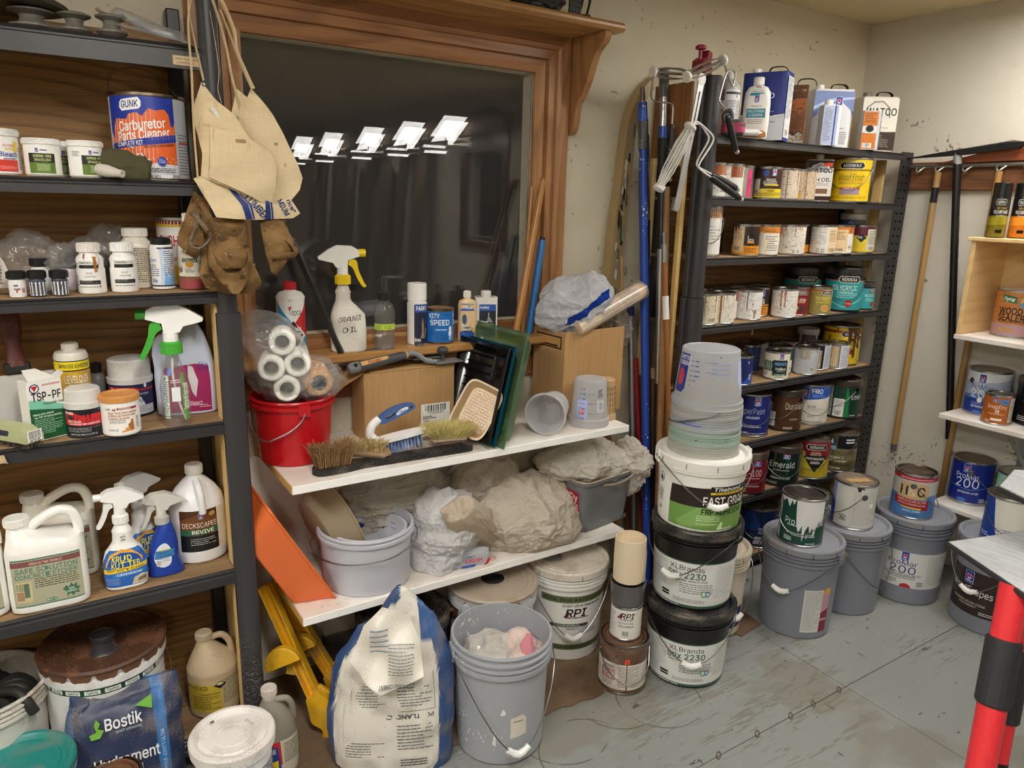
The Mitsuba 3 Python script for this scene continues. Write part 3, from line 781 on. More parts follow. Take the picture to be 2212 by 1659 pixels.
def fcan(name,label,X,Y,z,w,d,h,front,side,off=0,base='#d8d8d8',top='#a9a6a0',cap='#ecebe7',handle=True,deg=None,mat='print',capx=-.3,group=None,capr=.018,label_col=None):
 """An oblong solvent can: four rounded uprights, pressed top with a screw cap and a strap handle. front is printed on the wide side, side on the right end."""
 k=thing(name,label,'can',group)
 M=pose(X,Y,z,off,None,deg)
 b=.009
 secs=[(0,0,0,w/2,d/2,9),(.003,0,0,w/2,d/2,9),(h-.003,0,0,w/2,d/2,9),(h,0,0,w/2+.0008,d/2+.0008,9),(h+.0015,0,0,w/2,d/2,9),(h+.0015,0,0,w/2-.003,d/2-.003,9),(h-.001,0,0,w/2-.004,d/2-.004,9)]
 part(k,'body',G().add(loft(secs,48),base,ang=40),'print' if mat=='print' else mat,M)
 part(k,'top',G().add(box(-w/2+.004,w/2-.004,-d/2+.004,d/2-.004,h-.004,h-.0005,.001),top),'metal_dull',M)
 if front:
  part(k,'front_print',Print(s_flat(-d/2-.0002),w,h,1).do(front),mat,M)
 if side:
  part(k,'side_print',Print(s_flat(-w/2-.0002),d,h,1).do(side),mat,M@rot('z',90))
 if cap:
  part(k,'cap',G().add(lathe([(capr*.9,h-.001),(capr*.9,h+.006),(capr,h+.006),(capr,h+.02),(capr-.002,h+.022),(0,h+.022)],24),cap),'plastic',M@mv(capx*w,0,0))
 if handle:
  pts=[(-.02,0,h),(-.018,0,h+.016),(-.005,0,h+.025),(.03,0,h+.025),(.046,0,h+.016),(.05,0,h)]
  part(k,'handle',G().add(tube(np.array(smooth_path(pts,5)),.011,8,True,.14),'#2c2c2e'),'metal_dull',M@mv(.12*w,0,0))
 return k,M
def trigger(k,M,col,trig,nozzle,collar,z,s=1.0,cmat='plastic'):
 """A trigger sprayer head at height z: collar, neck, hooded body, trigger and nozzle; it points along local -x."""
 N=M@mv(0,0,z)
 q=part(k,'sprayer',G().add(lathe([(.012*s,.02*s),(.012*s,.036*s),(.010*s,.045*s),(0,.045*s)],20),col).add(extr([(-.036*s,.06*s),(-.034*s,.074*s),(-.02*s,.082*s),(.012*s,.083*s),(.03*s,.074*s),(.052*s,.058*s),(.05*s,.053*s),(.02*s,.046*s),(.014*s,.036*s),(-.010*s,.036*s),(-.012*s,.052*s)],.022*s),col,M=rot('x',90)@mv(0,0,-.011*s),ang=50),cmat,N)
 g=G().add(lathe([(.0165*s,0),(.0165*s,.018*s),(.013*s,.021*s),(0,.021*s)],28),collar)
 for i in range(24):
  g.add(box(-.0009,.0009,-.0172*s,-.015*s,.001,.017*s,.0003),collar,ang=None,M=rot('z',15*i))
 part(q,'collar',g,cmat,N)
 part(q,'trigger',G().add(extr(smooth_path([(-.016*s,.056*s),(-.030*s,.05*s),(-.034*s,.03*s),(-.045*s,.004*s),(-.05*s,-.004*s),(-.042*s,-.006*s),(-.030*s,.014*s),(-.022*s,.034*s),(-.012*s,.042*s)],4),.014*s),trig,M=rot('x',90)@mv(0,0,-.007*s),ang=50),cmat,N)
 part(q,'nozzle',G().add(lathe([(0,0),(.007*s,0),(.0085*s,.003),(.0085*s,.016*s),(0,.016*s)],18),nozzle,M=mv(-.034*s,0,.067*s)@rot('y',-90)),cmat,N)
def jug(name,label,X,Y,z,secs,spec,cap,handle,off=0,col=WHITE,mat='plastic',capcol=WHITE,W=.3,U=.1,cat='jug',group=None,hr=.012,pmat='print',capmat='dusty'):
 k=thing(name,label,cat,group)
 M=pose(X,Y,z,off)
 part(k,'body',G().add(loft(secs,40),col,ang=55),mat,M)
 if handle:
  part(k,'handle',G().add(tube(smooth_path(handle,6),hr,10),col,ang=60),mat,M)
 if spec:
  part(k,'paper_label',Print(s_loft(secs),U,W,.008,3).do(spec),pmat,M)
 cx,cy,cr,c0,c1=cap[:5]
 capcol=cap[5] if len(cap)>5 else capcol
 g=G().add(lathe([(cr*.85,c0-.012),(cr*.85,c0),(cr,c0),(cr,c1-.002),(cr-.002,c1),(cr*.7,c1),(cr*.66,c1-.001),(0,c1-.001)],28),capcol)
 for i in range(30):
  g.add(box(-.0008,.0008,-cr-.0008,-cr+.001,c0+.001,c1-.003,.0003),capcol,ang=None,M=rot('z',12*i))
 part(k,'cap',g,capmat,M@mv(cx,cy,0))
 return k,M
# ---------------------------------------------------------------- corner unit: cans on eight shelves
Q=(.0535,.124)
GL=(.083,.19)
def qcan(label,X,Y,z,spec,**k):
 k.setdefault('name','stain_can')
 k.setdefault('r',Q[0])
 k.setdefault('h',Q[1])
 return can(k.pop('name'),label,X,Y,z,k.pop('r'),k.pop('h'),spec,**k)
def used(seed,base='#e3ddcf',ink='#55504a',drip='#8a5a34',n=3,tan=None,txt=1):
 """A back label: rows of small print, a colour formula sticker, and runs of stain."""
 s=[('f',-1.2,1.2,.12,.92,13,ink,seed,.34)] if txt else []
 if tan:
  s=s+[('r',tan[0],tan[1],.06,.88,'#dcc197'),('f',tan[0]+.08,tan[1]-.08,.4,.82,6,'#6b5638',seed,.3),('b',tan[0]+.1,tan[1]-.1,.08,.2,seed,'#dcc197')]
 if n:
  s=s+[('d',n,drip,seed,-1.3,1.3,.97,.2,.05)]
 return s
# top shelf
z=RZ[0]
fcan('solvent_can','deep blue oblong solvent can on the top corner shelf',2.455,2.02,z,.17,.105,.245,[('t','ED',.14,.66,.075,WHITE,.2),('t','L',.13,.54,.06,WHITE,.08),('t','aint Thinner',.14,.43,.02,'#b9c4e6',.24),('p',[(-.5,.36),(.0,.32),(.5,.36),(.5,0),(-.5,0)],'#cfd3da'),('p',[(-.5,.39),(0,.345),(.5,.39),(.5,.365),(0,.32),(-.5,.365)],WHITE),('f',-.1,.3,.08,.28,5,'#5a6478',4,.35)],[('r',-.45,.45,.05,.95,'#d5d8de'),('f',-.4,.4,.32,.92,26,'#6a7180',6,.4),('b',-.35,.3,.06,.18)],off=-14,base='#20307f',capx=-.27,group=None)
bottle('chemical_bottle','grey bottle with a maroon label and white cap, left end of the top corner shelf',2.228,2.005,z,[(.037,0),(.039,.004),(.039,.165),(.036,.178),(.018,.2),(.016,.205)],[('r',-1.6,1.6,.05,.8,'#d9dadc'),('r',-1.6,-.7,.62,.8,'#5a1f28'),('r',-.6,1.5,.72,.76,'#26262a'),('e',.45,.69,.13,.028,'#333'),('e',.45,.69,.10,.021,'#d9dadc'),('f',-.5,.35,.1,.62,20,'#4b4b4f',2,.42),('f',.45,1.3,.1,.62,20,'#4b4b4f',8,.42),('t','ATOR',-1.0,.45,.035,'#7a1f2b',.5)],off=18,col='#a9a9a8',cap=(.0175,.2,.226,WHITE))
bottle('stripper_bottle','white flat bottle with teal bands, in front on the top corner shelf',2.345,1.972,z,[(.042,0),(.046,.006),(.049,.06),(.048,.13),(.045,.165),(.034,.183),(.016,.19),(.0155,.196)],[('r',-.55,.55,.79,.84,'#1f7f92'),('r',-.6,.2,.76,.79,'#1f7f92'),('s',0,.7,.1),('t','Premium',0,.575,.032,'#3b5d74',.75,False),('r',-.72,.72,.37,.53,'#1f7f92'),('t','WALLPAPER',0,.485,.045,WHITE,1.25,False),('t','STRIPPER',0,.415,.045,WHITE,1.05,False),('f',-.6,.6,.25,.34,3,'#777',3,.4),('r',-.25,.35,.9,.93,'#a59a92')],off=-4,col='#e4e2dc',flat=.5,e=2.6,cap=(.0185,.19,.218,WHITE),W=.2,U=.047)
rr=random.Random(3)
sp=[('r',-.5,.5,0,1,'#3f3428'),('r',-.5,.5,.2,.78,'#a05a2c')]
for _ in range(34):
 u,v,w,q=rr.uniform(-.5,.4),rr.uniform(.0,.97),rr.uniform(.05,.3),rr.uniform(.008,.035)
 sp.append(('p',[(u,v),(u+w,v+.004),(min(u+w*1.1,.5),v+q),(u+w*.3,v+q*1.3)],rr.choice(['#2c241c','#c07a3a','#7c4a28','#8d8a7e','#3a3026','#c98d55','#5b3a24'])))
sp+=[('p',[(-.5,0),(.5,0),(.5,.16),(.2,.2),(-.1,.13),(-.5,.19)],'#b9b4ab'),('t','DANGER',0,.3,.03,'#c8503a',.7),('r',-.5,.4,.88,.93,'#b7b3a8')]
fcan('rusted_can','tall narrow rusted solvent can on the top corner shelf',2.625,2.0,z,.062,.05,.218,sp,None,off=-5,base='#5b4a3a',cap=None,mat='rusty')
fcan('solvent_can','small silver can with blue edge stripes on the top corner shelf',2.765,1.955,z,.072,.052,.152,[('r',-.5,.5,.02,.98,'#aab4cc'),('f',-.44,.0,.08,.92,24,'#5f6c8c',5,.4),('r',.12,.2,0,1,'#24418f'),('r',.34,.5,0,1,'#e7eaf0')],[('r',-.5,-.4,0,1,'#24418f'),('r',-.38,.45,.03,.97,'#b6bfd2'),('f',-.3,.4,.3,.93,16,'#5f6c8c',7,.4),('b',0,.38,.08,.24)],off=24,base='#c9d0de',handle=False,capx=-.1,capr=.0165)
fcan('solvent_can','pale blue and silver oblong can with arched stripes on the top corner shelf',2.86,2.03,z,.165,.10,.225,[('p',[(-.5,.97),(.5,.97),(.5,.62),(.2,.78),(-.1,.74),(-.5,.5)],'#7284b6'),('p',[(-.5,.7),(-.1,.84),(.5,.88),(.5,.84),(-.1,.79),(-.5,.64)],'#aebadb'),('p',[(-.3,.5),(.1,.8),(.13,.8),(-.24,.48)],'#9aa8cf'),('p',[(-.15,.5),(.2,.8),(.23,.8),(-.1,.48)],'#b5c0dd'),('s',.12,.79,.14),('t','Xylene',.2,.33,.03,'#555',.22,False),('f',.0,.4,.04,.27,7,'#777',3,.4)],[('p',[(-.5,.97),(.5,.97),(.5,.7),(-.5,.55)],'#93a2cb'),('s',.05,.77,.16),('t','Xylene',-.05,.42,.04,'#333',.6,False),('t','Xylène',-.05,.36,.04,'#333',.6,False),('t','Xileno',-.05,.30,.04,'#333',.6,False),('b',-.25,.2,.07,.17)],off=22,base='#dadbe0',capx=-.28)
fcan('solvent_can','slim can with orange panels beside the brown and white can, top corner shelf',3.055,1.962,z,.075,.055,.155,[('r',-.5,.3,.62,.98,'#c7722a'),('r',-.5,.3,.02,.42,'#c7722a'),('r',-.5,.3,.44,.6,'#d7d7d5'),('e',-.1,.54,.22,.09,'#1d1d20'),('f',-.42,.2,.68,.94,6,'#5b3413',2,.4),('b',-.4,.1,.05,.17)],[('r',-.45,.45,.03,.97,'#b7bcc4'),('f',-.4,.3,.1,.93,20,'#646a74',5,.4),('r',.3,.5,.3,.5,'#d9c23a')],off=22,base='#c3c5c9',handle=False,cap=None)
fcan('oil_can','white and dark brown oblong oil can, right end of the top corner shelf',3.165,2.015,z,.155,.10,.222,[('r',-.5,.5,.37,.98,'#dcd8cc'),('r',-.5,.5,.02,.36,'#382722'),('p',[(-.42,.62),(-.4,.8),(-.2,.92),(.05,.93),(.25,.82),(.3,.62)],'#8a867c'),('p',[(-.38,.62),(-.36,.79),(-.18,.89),(.04,.9),(.21,.8),(.26,.62)],'#dcd8cc'),('t','WATCO',.03,.73,.13,'#1c1a19',.86),('t','Danish',-.2,.5,.035,'#444',.3,False,.2),('t','Oil Finish',.1,.44,.035,'#444',.35,False,.2),('f',-.4,.35,.06,.3,6,'#9a8d84',3,.35)],[('r',-.46,.5,.37,.97,'#d8cfc4'),('r',-.5,.5,.02,.36,'#34241f'),('f',-.3,.4,.6,.92,18,'#b05a55',2,.4),('f',-.3,.4,.4,.58,9,'#56504a',4,.4),('f',-.2,.4,.1,.3,7,'#8d8078',5,.35)],off=26,base='#cfcabd',top='#77736c',cap='#6d6a66',capx=-.27)
k=thing('cordless_snips','pink and dark grey power tool lying at the left of the top corner shelf','power tool')
Mt=pose(2.195,1.945,z,0)
part(k,'housing',G().add(loft([(.0,0,0,.032,.026,3),(.006,0,0,.04,.032,3),(.036,.002,0,.042,.033,3.5),(.05,.0,0,.036,.028,3),(.056,0,0,.02,.015,2.5)],28),'#4a4345'),'rubber',Mt)
part(k,'band',G().add(loft([(.010,.002,0,.0425,.0345,3.2),(.044,.001,0,.0415,.0325,3.4)],28,False),'#a83a5c'),'rubber',Mt,label='pink grip band')
part(k,'handle',G().add(tube(smooth_path([(-.03,0,.045),(-.036,0,.075),(-.015,0,.088),(-.004,0,.06)],5),.007,8),'#4a4345'),'rubber',Mt)
single('wood_block','small stained wooden sanding block on the top corner shelf','wood block',G().add(hull([(x,y,zz) for x in (-.045,.04) for y in (-.02,.02) for zz in (0,.022)]+[(.055,-.02,.0),(.055,.02,0),(.05,.02,.016),(.05,-.02,.016)]),'#9a6636'),'plastic',mv(2.275,1.93,z+.002)@rot('z',-12))
k=thing('caulk_tube','white caulk tube lying in front of the wooden block','tube')
Mt=mv(2.215,1.915,z+.013)@rot('z',-30)@rot('y',90)
part(k,'tube',G().add(lathe([(0,0),(.011,0),(.012,.003),(.012,.055),(.010,.058),(0,.058)],20),'#d8d8d6'),'plastic',Mt)
part(k,'nozzle',G().add(lathe([(.007,.058),(.005,.063),(.003,.072),(0,.072)],14),'#efefec'),'plastic',Mt)
single('grinding_disc','yellow disc standing behind the pink tool','disc',G().add(lathe([(0,-.002),(.05,-.002),(.05,.002),(0,.002)],36),'#b79a4a'),'matte',mv(2.20,2.03,z+.051)@rot('z',20)@rot('x',82))
# second shelf
z=RZ[1]
qcan('narrow white and rust can, leftmost on the second corner shelf',2.168,2.0,z,[('r',-1.4,1.4,.64,.95,'#9a5a34')]+[('f',-1.1,1.1,.12,.45,4,'#666',2,.45)],wrap='#d8d6d0',off=8)
qcan('white can with a rust coloured top band behind the roller grips, second corner shelf',2.262,1.998,z,[('r',.1,1.2,.6,.92,'#8d4a2a'),('f',-1.1,.0,.5,.9,8,'#777',3,.4),('f',-.5,.9,.1,.3,3,'#555',4,.45)],wrap='#dcdad4',off=0)
qcan('tin can with a bright pink sticker, second corner shelf',2.372,2.04,z,[('r',-1.5,.35,.05,.95,'#a9a48c'),('f',-1.2,.2,.4,.9,10,'#59584e',3,.4),('r',.45,.85,.04,.86,'#d83a78'),('t','CUSTOMER',.65,.5,.09,'#7c1f45',.6,True,0,90)],off=6,tin='#b4b4b4')
qcan('dark brown can with a yellow base, second corner shelf',2.495,2.005,z,[('r',-1.6,1.6,.05,.32,'#d9c02f'),('r',-1.35,-.65,.12,.62,'#d6d2c8'),('b',-1.3,-.7,.14,.3),('e',-.25,.8,.22,.09,'#2a4aa0'),('s',.38,.82,.17),('t','WOOD',.15,.59,.07,'#e7e3d8',.7),('t','CLASSICS',.12,.505,.085,'#f1eee6',1.0),('r',-.3,.8,.41,.46,'#d9c02f'),('t','PREMIUM',.2,.26,.05,'#5c4a12',.5),('f',-.9,1.2,.08,.2,4,'#6b5a18',4,.4)],wrap='#3a231e',off=4)
for i,(X,off,tan) in enumerate(((2.625,0,None),(2.735,10,None))):
 qcan(['dripped cream can beside the dark brown and yellow can, second corner shelf','dripped tan can left of the oil finish can, second corner shelf'][i],X,2.02,z,used(20+i,drip='#8d6a55',n=4)+[('r',.05,.12,.05,.95,'#7a5a4a')]+([('r',-.9,-.2,.06,.22,'#c9a53a')] if i else []),wrap=['#cfc0ad','#c5b296'][i],off=off)
fcan('oil_can','white oil finish can with a dark brown top and a white cap, second corner shelf',2.845,2.03,z,.105,.06,.168,[('r',-.5,.5,.02,.98,'#d9d7d2'),('r',-.5,.5,.8,.98,'#33211d'),('p',[(-.45,.7),(-.3,.86),(0,.94),(.3,.86),(.45,.7)],'#dcdad4'),('p',[(-.4,.7),(-.26,.83),(0,.9),(.26,.83),(.4,.7)],'#8f8f90'),('r',.1,.45,.84,.93,'#c8442f'),('t','WATCO',0,.74,.1,'#161616',.92),('t','H OIL',.15,.52,.08,'#2b2b2b',.55),('f',-.3,.35,.36,.46,3,'#777',2,.35),('r',-.1,.35,.18,.3,'#7b5a40'),('r',-.5,.5,.02,.12,'#33211d')],[('r',-.5,.5,.02,.98,'#a9a39c'),('f',-.4,.4,.1,.9,20,'#555',3,.4)],off=12,base='#bdb9b2',handle=False,capx=-.02,capr=.017)
MINW=lambda u,v,s:[('p',[(u-.95*s,v),(u-.75*s,v+.075),(u+.75*s,v+.075),(u+.95*s,v),(u+.75*s,v-.075),(u-.75*s,v-.075)],'#f1efe6'),('p',[(u-.9*s,v),(u-.72*s,v+.065),(u+.72*s,v+.065),(u+.9*s,v),(u+.72*s,v-.065),(u-.72*s,v-.065)],'#1a1718'),('t','MINWAX',u,v,.078,'#f4f2ea',1.25*s,False)]
can('stain_can','bright yellow gallon can at the right end of the second corner shelf',3.06,2.02,z,.083,.185,[('r',-1.6,1.6,.7,.74,'#8a6a10'),*MINW(0,.82,.72),('t','Wood Finish',.02,.56,.13,'#3a2a10',1.35,False,.15),('r',-.65,.68,.47,.48,'#b02a20'),('t','Penetrating Stain & Sealer',0,.43,.045,'#4c3a12',1.2,False,.2),('r',-.52,.5,.17,.33,'#9d8a9b'),('r',-.52,.5,.29,.33,'#b83a34'),('t','Colors Wood',0,.31,.03,'#f0d9d4',.7),('f',-1.1,1.1,.06,.13,3,'#7d6a14',3,.4)],wrap='#e2bf1c',off=2,bail=-10,wv=(.03,.97))
# third shelf
z=RZ[2]
can('stain_can','tall white can with an orange band, left end of the third corner shelf',2.2,2.03,z,.055,.19,[('r',-1.6,1.6,.76,.93,'#c77a30'),('t','SHERWIN',.3,.8,.06,'#2c2422',.9,False),('f',-.8,1.0,.3,.6,5,'#77726b',2,.25),('d',3,'#5b4030',8,-.9,.9,.97,.3,.03)],wrap='#e4e1dc',off=10,bail=0)
qcan('black can mostly hidden behind the orange and brown can, third corner shelf',2.335,2.135,z,[('d',3,'#57504a',2)],wrap='#17161a')
qcan('dark brown and orange can with a stained tan sticker, third corner shelf',2.405,2.01,z,[('r',-1.6,1.6,.05,.33,'#d38a22'),('r',-1.25,-.2,.12,.95,'#d8bd97'),('p',[(-1.2,.95),(-.9,.7),(-.85,.95),(-.7,.8),(-.6,.95)],'#4a2a1c'),('f',-1.1,-.35,.5,.85,6,'#6b5a42',2,.3),('b',-1.1,-.4,.16,.3,4,'#d8bd97'),('r',-.1,.65,.4,.66,'#1a1416'),('t','D',.1,.6,.07,'#e9e4da',.1),('t','SICS',.3,.5,.085,'#e9e4da',.5),('r',.05,.6,.41,.45,'#d38a22'),('f',-.1,.9,.1,.26,4,'#6b4510',3,.4)],wrap='#2e1d1a',off=4)
qcan('white can with an orange band, third corner shelf',2.525,2.01,z,[('r',-1.6,1.6,.72,.93,'#cd8136'),('t','SHERWIN',.35,.78,.07,'#3a2a20',.9,False),('f',.0,1.1,.12,.62,7,'#4a4642',2,.34),('d',2,'#e8d9b4',6,-1,.3,.5,.1,.1)],wrap='#e6e0d2',off=0)
qcan('orange banded can with a brown spill tucked in the back of the third corner shelf',2.632,2.085,z,[('r',-1.6,1.6,.6,.93,'#c3763a'),('d',3,'#4a2c20',5,-.6,.9,.95,.35,.09),('t','5410',.6,.22,.09,'#333',.6)],wrap='#dddad3',off=0)
qcan('white can with long brown drips, third corner shelf',2.695,2.01,z,used(31,drip='#a06a3a',n=5)+[('e',.1,.12,.1,.045,'#333'),('e',.1,.12,.07,.032,'#ded8cb'),('e',.45,.12,.1,.045,'#333'),('e',.45,.12,.07,.032,'#ded8cb')],wrap='#ded8cb',off=6)
qcan('dark brown and orange can in the back row, third corner shelf',2.83,2.085,z,[('r',-1.6,1.6,.05,.3,'#d38a22'),('r',-1.5,-.7,.1,.62,'#d9d5cb'),('s',.35,.8,.2),('t','CLASSICS',.1,.5,.09,'#eee',.9)],wrap='#2b1b18',off=-8)
qcan('clean white can with a tan sticker on its right, third corner shelf',2.885,1.995,z,[('f',-1.25,.25,.3,.92,11,'#77736d',9,.36),('r',.42,1.35,.05,.88,'#dcc39c'),('f',.5,1.2,.4,.8,6,'#6d5a3e',3,.3),('b',.5,1.25,.08,.22,2,'#dcc39c'),('e',-.35,.13,.13,.06,'#444'),('e',-.35,.13,.09,.042,'#e2ded6'),('e',.05,.13,.13,.06,'#444'),('e',.05,.13,.09,.042,'#e2ded6')],wrap='#e2ded6',off=0)
qcan('white and orange can with a big tan formula sticker, third corner shelf',2.998,1.99,z,[('r',-1.6,1.6,.7,.93,'#cd7a34'),('p',[(-1.2,.3),(-.9,.5),(-.5,.6),(-.6,.5),(-1,.3)],'#b9a98e'),('r',-.6,.62,.08,.84,'#dcc197'),('f',-.3,.45,.46,.76,6,'#6b573c',2,.35),('b',-.4,.4,.1,.2,2,'#dcc197'),('t','460',.95,.25,.08,'#333',.45),('d',2,'#5a3a28',3,.8,1.3,.97,.6,.06)],wrap='#e3dfd5',off=0)
qcan('white and blue can in the back row at the right, third corner shelf',3.125,2.09,z,[('r',-1.6,1.6,.75,.95,'#27408c'),('r',-1.6,1.6,.12,.74,'#b9c3d8'),('f',-.9,.9,.15,.7,5,'#54607c',2,.4)],wrap='#8d99b8',off=0)
qcan('maroon and yellow can at the right of the third corner shelf',3.185,2.005,z,[('p',[(-1.6,.05),(1.6,.05),(1.6,.35),(.2,.62),(-1.6,.62)],'#d9bf2f'),('p',[(-.55,.55),(-.1,.7),(.3,.55),(-.1,.38)],'#1d1a1d'),('t','PE',-.2,.55,.08,'#eee',.4),('r',.35,1.3,.1,.85,'#c9c9b9'),('f',.45,1.2,.3,.8,8,'#60605a',3,.4),('b',.45,1.2,.12,.24,2,'#c9c9b9')],wrap='#5b2230',off=4)
can('paint_jar','grey jar with a white screw lid and a red warning sign, third corner shelf',3.245,2.1,z,.055,.172,[('r',-1.5,.1,.62,.82,'#2f62ad'),('e',-.35,.72,.18,.07,WHITE),('e',-.35,.72,.1,.04,'#2b2b2b'),('r',.25,1.2,.28,.72,WHITE),('p',[(.3,.31),(1.15,.31),(1.15,.69),(.3,.69)],'#b5222a'),('r',.37,1.08,.34,.66,WHITE),('e',.72,.56,.1,.045,'#17171a'),('p',[(.6,.38),(.84,.38),(.88,.52),(.56,.52)],'#17171a'),('p',[(.37,.63),(.45,.66),(1.08,.37),(1.0,.34)],'#b5222a'),('t','DO NOT',.72,.245,.06,'#1d1d1d',.6),('t','FREEZE',.72,.165,.06,'#1d1d1d',.6)],plastic=WHITE,tin='#77747c',off=10)
# fourth shelf
z=RZ[3]
FB='lidded cans in the back row of the fourth corner shelf'
for X,Y in ((2.30,2.15),(2.432,2.155),(2.568,2.155),(2.70,2.165)):
 qcan('plain silver lidded can behind the front row of the fourth corner shelf',X,Y,z,used(int(X*100),n=2),wrap='#d5d0c6',group=FB,name='lidded_can')
can('varnish_can','teal gallon can with a black collar, rear one, fourth corner shelf',2.985,2.145,z,.083,.192,[('r',-1.6,1.6,.72,.96,'#18181b'),('r',-1.6,1.6,.70,.72,'#c85a3a'),*MINW(.35,.72,.62),('t','Protective Water-Based',.35,.86,.03,'#ddd',.8,False),('t','POLYCRYLIC',.15,.42,.13,WHITE,1.5,False)],wrap='#2b8f94',off=0,plastic='#17171a',tin='#18181b',bail=0)
can('varnish_can','teal gallon can with a black collar and red seal, fourth corner shelf',3.118,2.02,z,.083,.198,[('r',-1.6,1.6,.72,.9,'#18181b'),('r',-1.6,1.6,.70,.72,'#c85a3a'),*MINW(.3,.74,.66),('t','Premium Water-Based',.3,.86,.03,'#ddd',.8,False),('t','POLYCRYLIC',.08,.55,.11,WHITE,1.4,False),('t','Crystal Clear Topcoat',.12,.46,.035,WHITE,.85,False),('f',-.3,.9,.3,.43,3,'#bfe0e0',3,.3),('p',[(-1.0,.32),(.1,.12),(1.3,.34),(1.3,.32),(.1,.1),(-1.0,.3)],'#9cd0d0'),('e',.35,.2,.2,.085,'#a92a26'),('t','OIL FREE',.35,.2,.03,'#f2d9b0',.3)],wrap='#2f969a',off=0,plastic='#17171a',tin='#18181b',bail=4)
can('varnish_can','teal quart can with a black lid, right end of the fourth corner shelf',3.26,2.01,z,.0535,.125,[('r',-1.6,1.6,.80,.9,'#18181b'),('r',-1.2,-.1,.12,.78,'#dcdcd8'),('b',-1.0,-.3,.15,.35),('f',-.9,-.2,.4,.74,8,'#666',2,.4),*MINW(.9,.7,.5),('t','POLYCRYLIC',.75,.53,.1,WHITE,1.1,False),('f',.3,1.1,.3,.42,2,'#bfe0e0',2,.35),('e',.95,.22,.18,.09,'#a92a26')],wrap='#36a0a4',off=0,plastic='#17171a',tin='#18181b')
qcan('cream can with brown runs, leftmost in front on the fourth corner shelf',2.195,2.005,z,used(41,n=3)+[('b',.4,1.2,.1,.24,3,'#d8cdb4')],wrap='#d8cdb4',off=-4)
qcan('white can splashed with yellow brown varnish, front row of the fourth corner shelf',2.287,1.998,z,used(42,drip='#b3853f',n=6)+[('r',-.12,.02,.05,.9,'#8a5a30')],wrap='#ded9cc',off=0)
qcan('can with a rust coloured band squeezed behind the front row, fourth corner shelf',2.385,2.07,z,[('r',-1.6,1.6,.62,.95,'#8a4a2c'),('t','R MIXED',.45,.54,.05,'#333',.6),('f',.1,.9,.3,.48,3,'#555',2,.3),('t','4817',.5,.2,.07,'#333',.5)],wrap='#d9d6d0',off=0)
qcan('white can with a scribbled brown smear at its foot, fourth corner shelf',2.475,2.02,z,used(43,drip='#6f665e',n=2)+[('d',2,'#9a8a7a',11,.2,.9,.35,.1,.09)],wrap='#e4e2de',off=0)
qcan('black and orange can with a blue emblem, fourth corner shelf',2.588,2.075,z,[('r',-1.6,1.6,.05,.35,'#d38a22'),('r',-1.6,1.6,.38,.42,'#d9a03a'),('s',.45,.83,.22),('t','WOOD',.45,.58,.08,'#eee',.5),('t','CLASSIC',.45,.48,.08,'#eee',.6),('f',.1,.9,.1,.3,4,'#5b3d0e',3,.4)],wrap='#241918',off=0)
qcan('white can with reddish drips in the middle of the fourth corner shelf',2.672,1.995,z,used(44,base='#e2ded6',drip='#9a6a4e',n=5),wrap='#e2ded6',off=0)
qcan('deep red can beside the olive gold can, fourth corner shelf',2.782,2.02,z,[*MINW(.55,.8,.55),('t','GEL-STAIN',.35,.55,.1,'#f1e4d8',1.0),('f',.0,.9,.44,.48,1,'#e3c06a',3,.6),('e',.5,.24,.22,.1,'#3b3432'),('e',.1,.27,.2,.08,'#c0a080')],wrap='#7c1e26',off=0)
qcan('olive gold can in front of the teal gallon, fourth corner shelf',2.895,1.985,z,[('r',-1.6,1.6,.86,.89,'#a82f26'),*MINW(.7,.8,.55),('t','POLYSHADES',.4,.59,.13,'#f0d873',1.3,False,.15),('r',-.2,1.0,.43,.48,'#d9b83a'),('t','Stain & Polyurethane',.4,.455,.03,'#42391a',.9),('e',.55,.25,.33,.12,'#e0c89a'),('e',.55,.25,.29,.1,'#c98f3f')],wrap='#8f8448',off=0)
# fifth shelf
z=RZ[4]
RB='lidded cans in the back row of the fifth corner shelf'
for X,Y,c in ((2.545,2.135,'#b9bcc4'),(2.665,2.15,'#27346c'),(2.805,2.16,'#c9c6bd'),(2.915,2.125,'#c5c2ba')):
 qcan('grey lidded can behind the front row of the fifth corner shelf',X,Y,z,used(int(X*90),n=1),wrap=c,group=RB,name='lidded_can')
qcan('dark blue can partly hidden by the translucent pails, front of the fifth corner shelf',2.435,2.0,z,[('p',[(.2,.05),(1.6,.05),(1.6,.62)],'#2d55a8'),('t','Y',.75,.78,.09,WHITE,.15),('t','MINERAL',.95,.3,.08,WHITE,.5,True,0,90)],wrap='#16255e',off=0)
qcan('white labelled can just behind the dark blue one, fifth corner shelf',2.485,2.085,z,used(52,n=0)+[('r',.3,1.3,.2,.7,'#e2dfd8')],wrap='#cfccc4',tin='#a98d50')
qcan('cream and dark green primer can with a silver lid, fifth corner shelf',2.662,1.99,z,[('r',-1.3,-.05,.3,.66,'#1d4a3d'),('f',-1.1,-.3,.4,.6,5,'#9fb5aa',2,.35),('b',-1.15,-.6,.12,.3),('r',-.28,.95,.16,.7,'#15211f'),('s',.38,.82,.16),('t','PREPRITE',.35,.57,.1,'#7fb2ea',1.0,True,.1),('t','ProBlock',.38,.4,.09,WHITE,.85),('f',.05,.75,.27,.33,2,'#aab',2,.4),('r',-.2,.95,.16,.23,'#1f5c4b'),('t','CHALK & RUST',.35,.195,.04,WHITE,.9),('f',.0,.7,.07,.13,2,'#555',2,.4)],wrap='#ddd8c6',off=0,lidc='#6f6c6a')
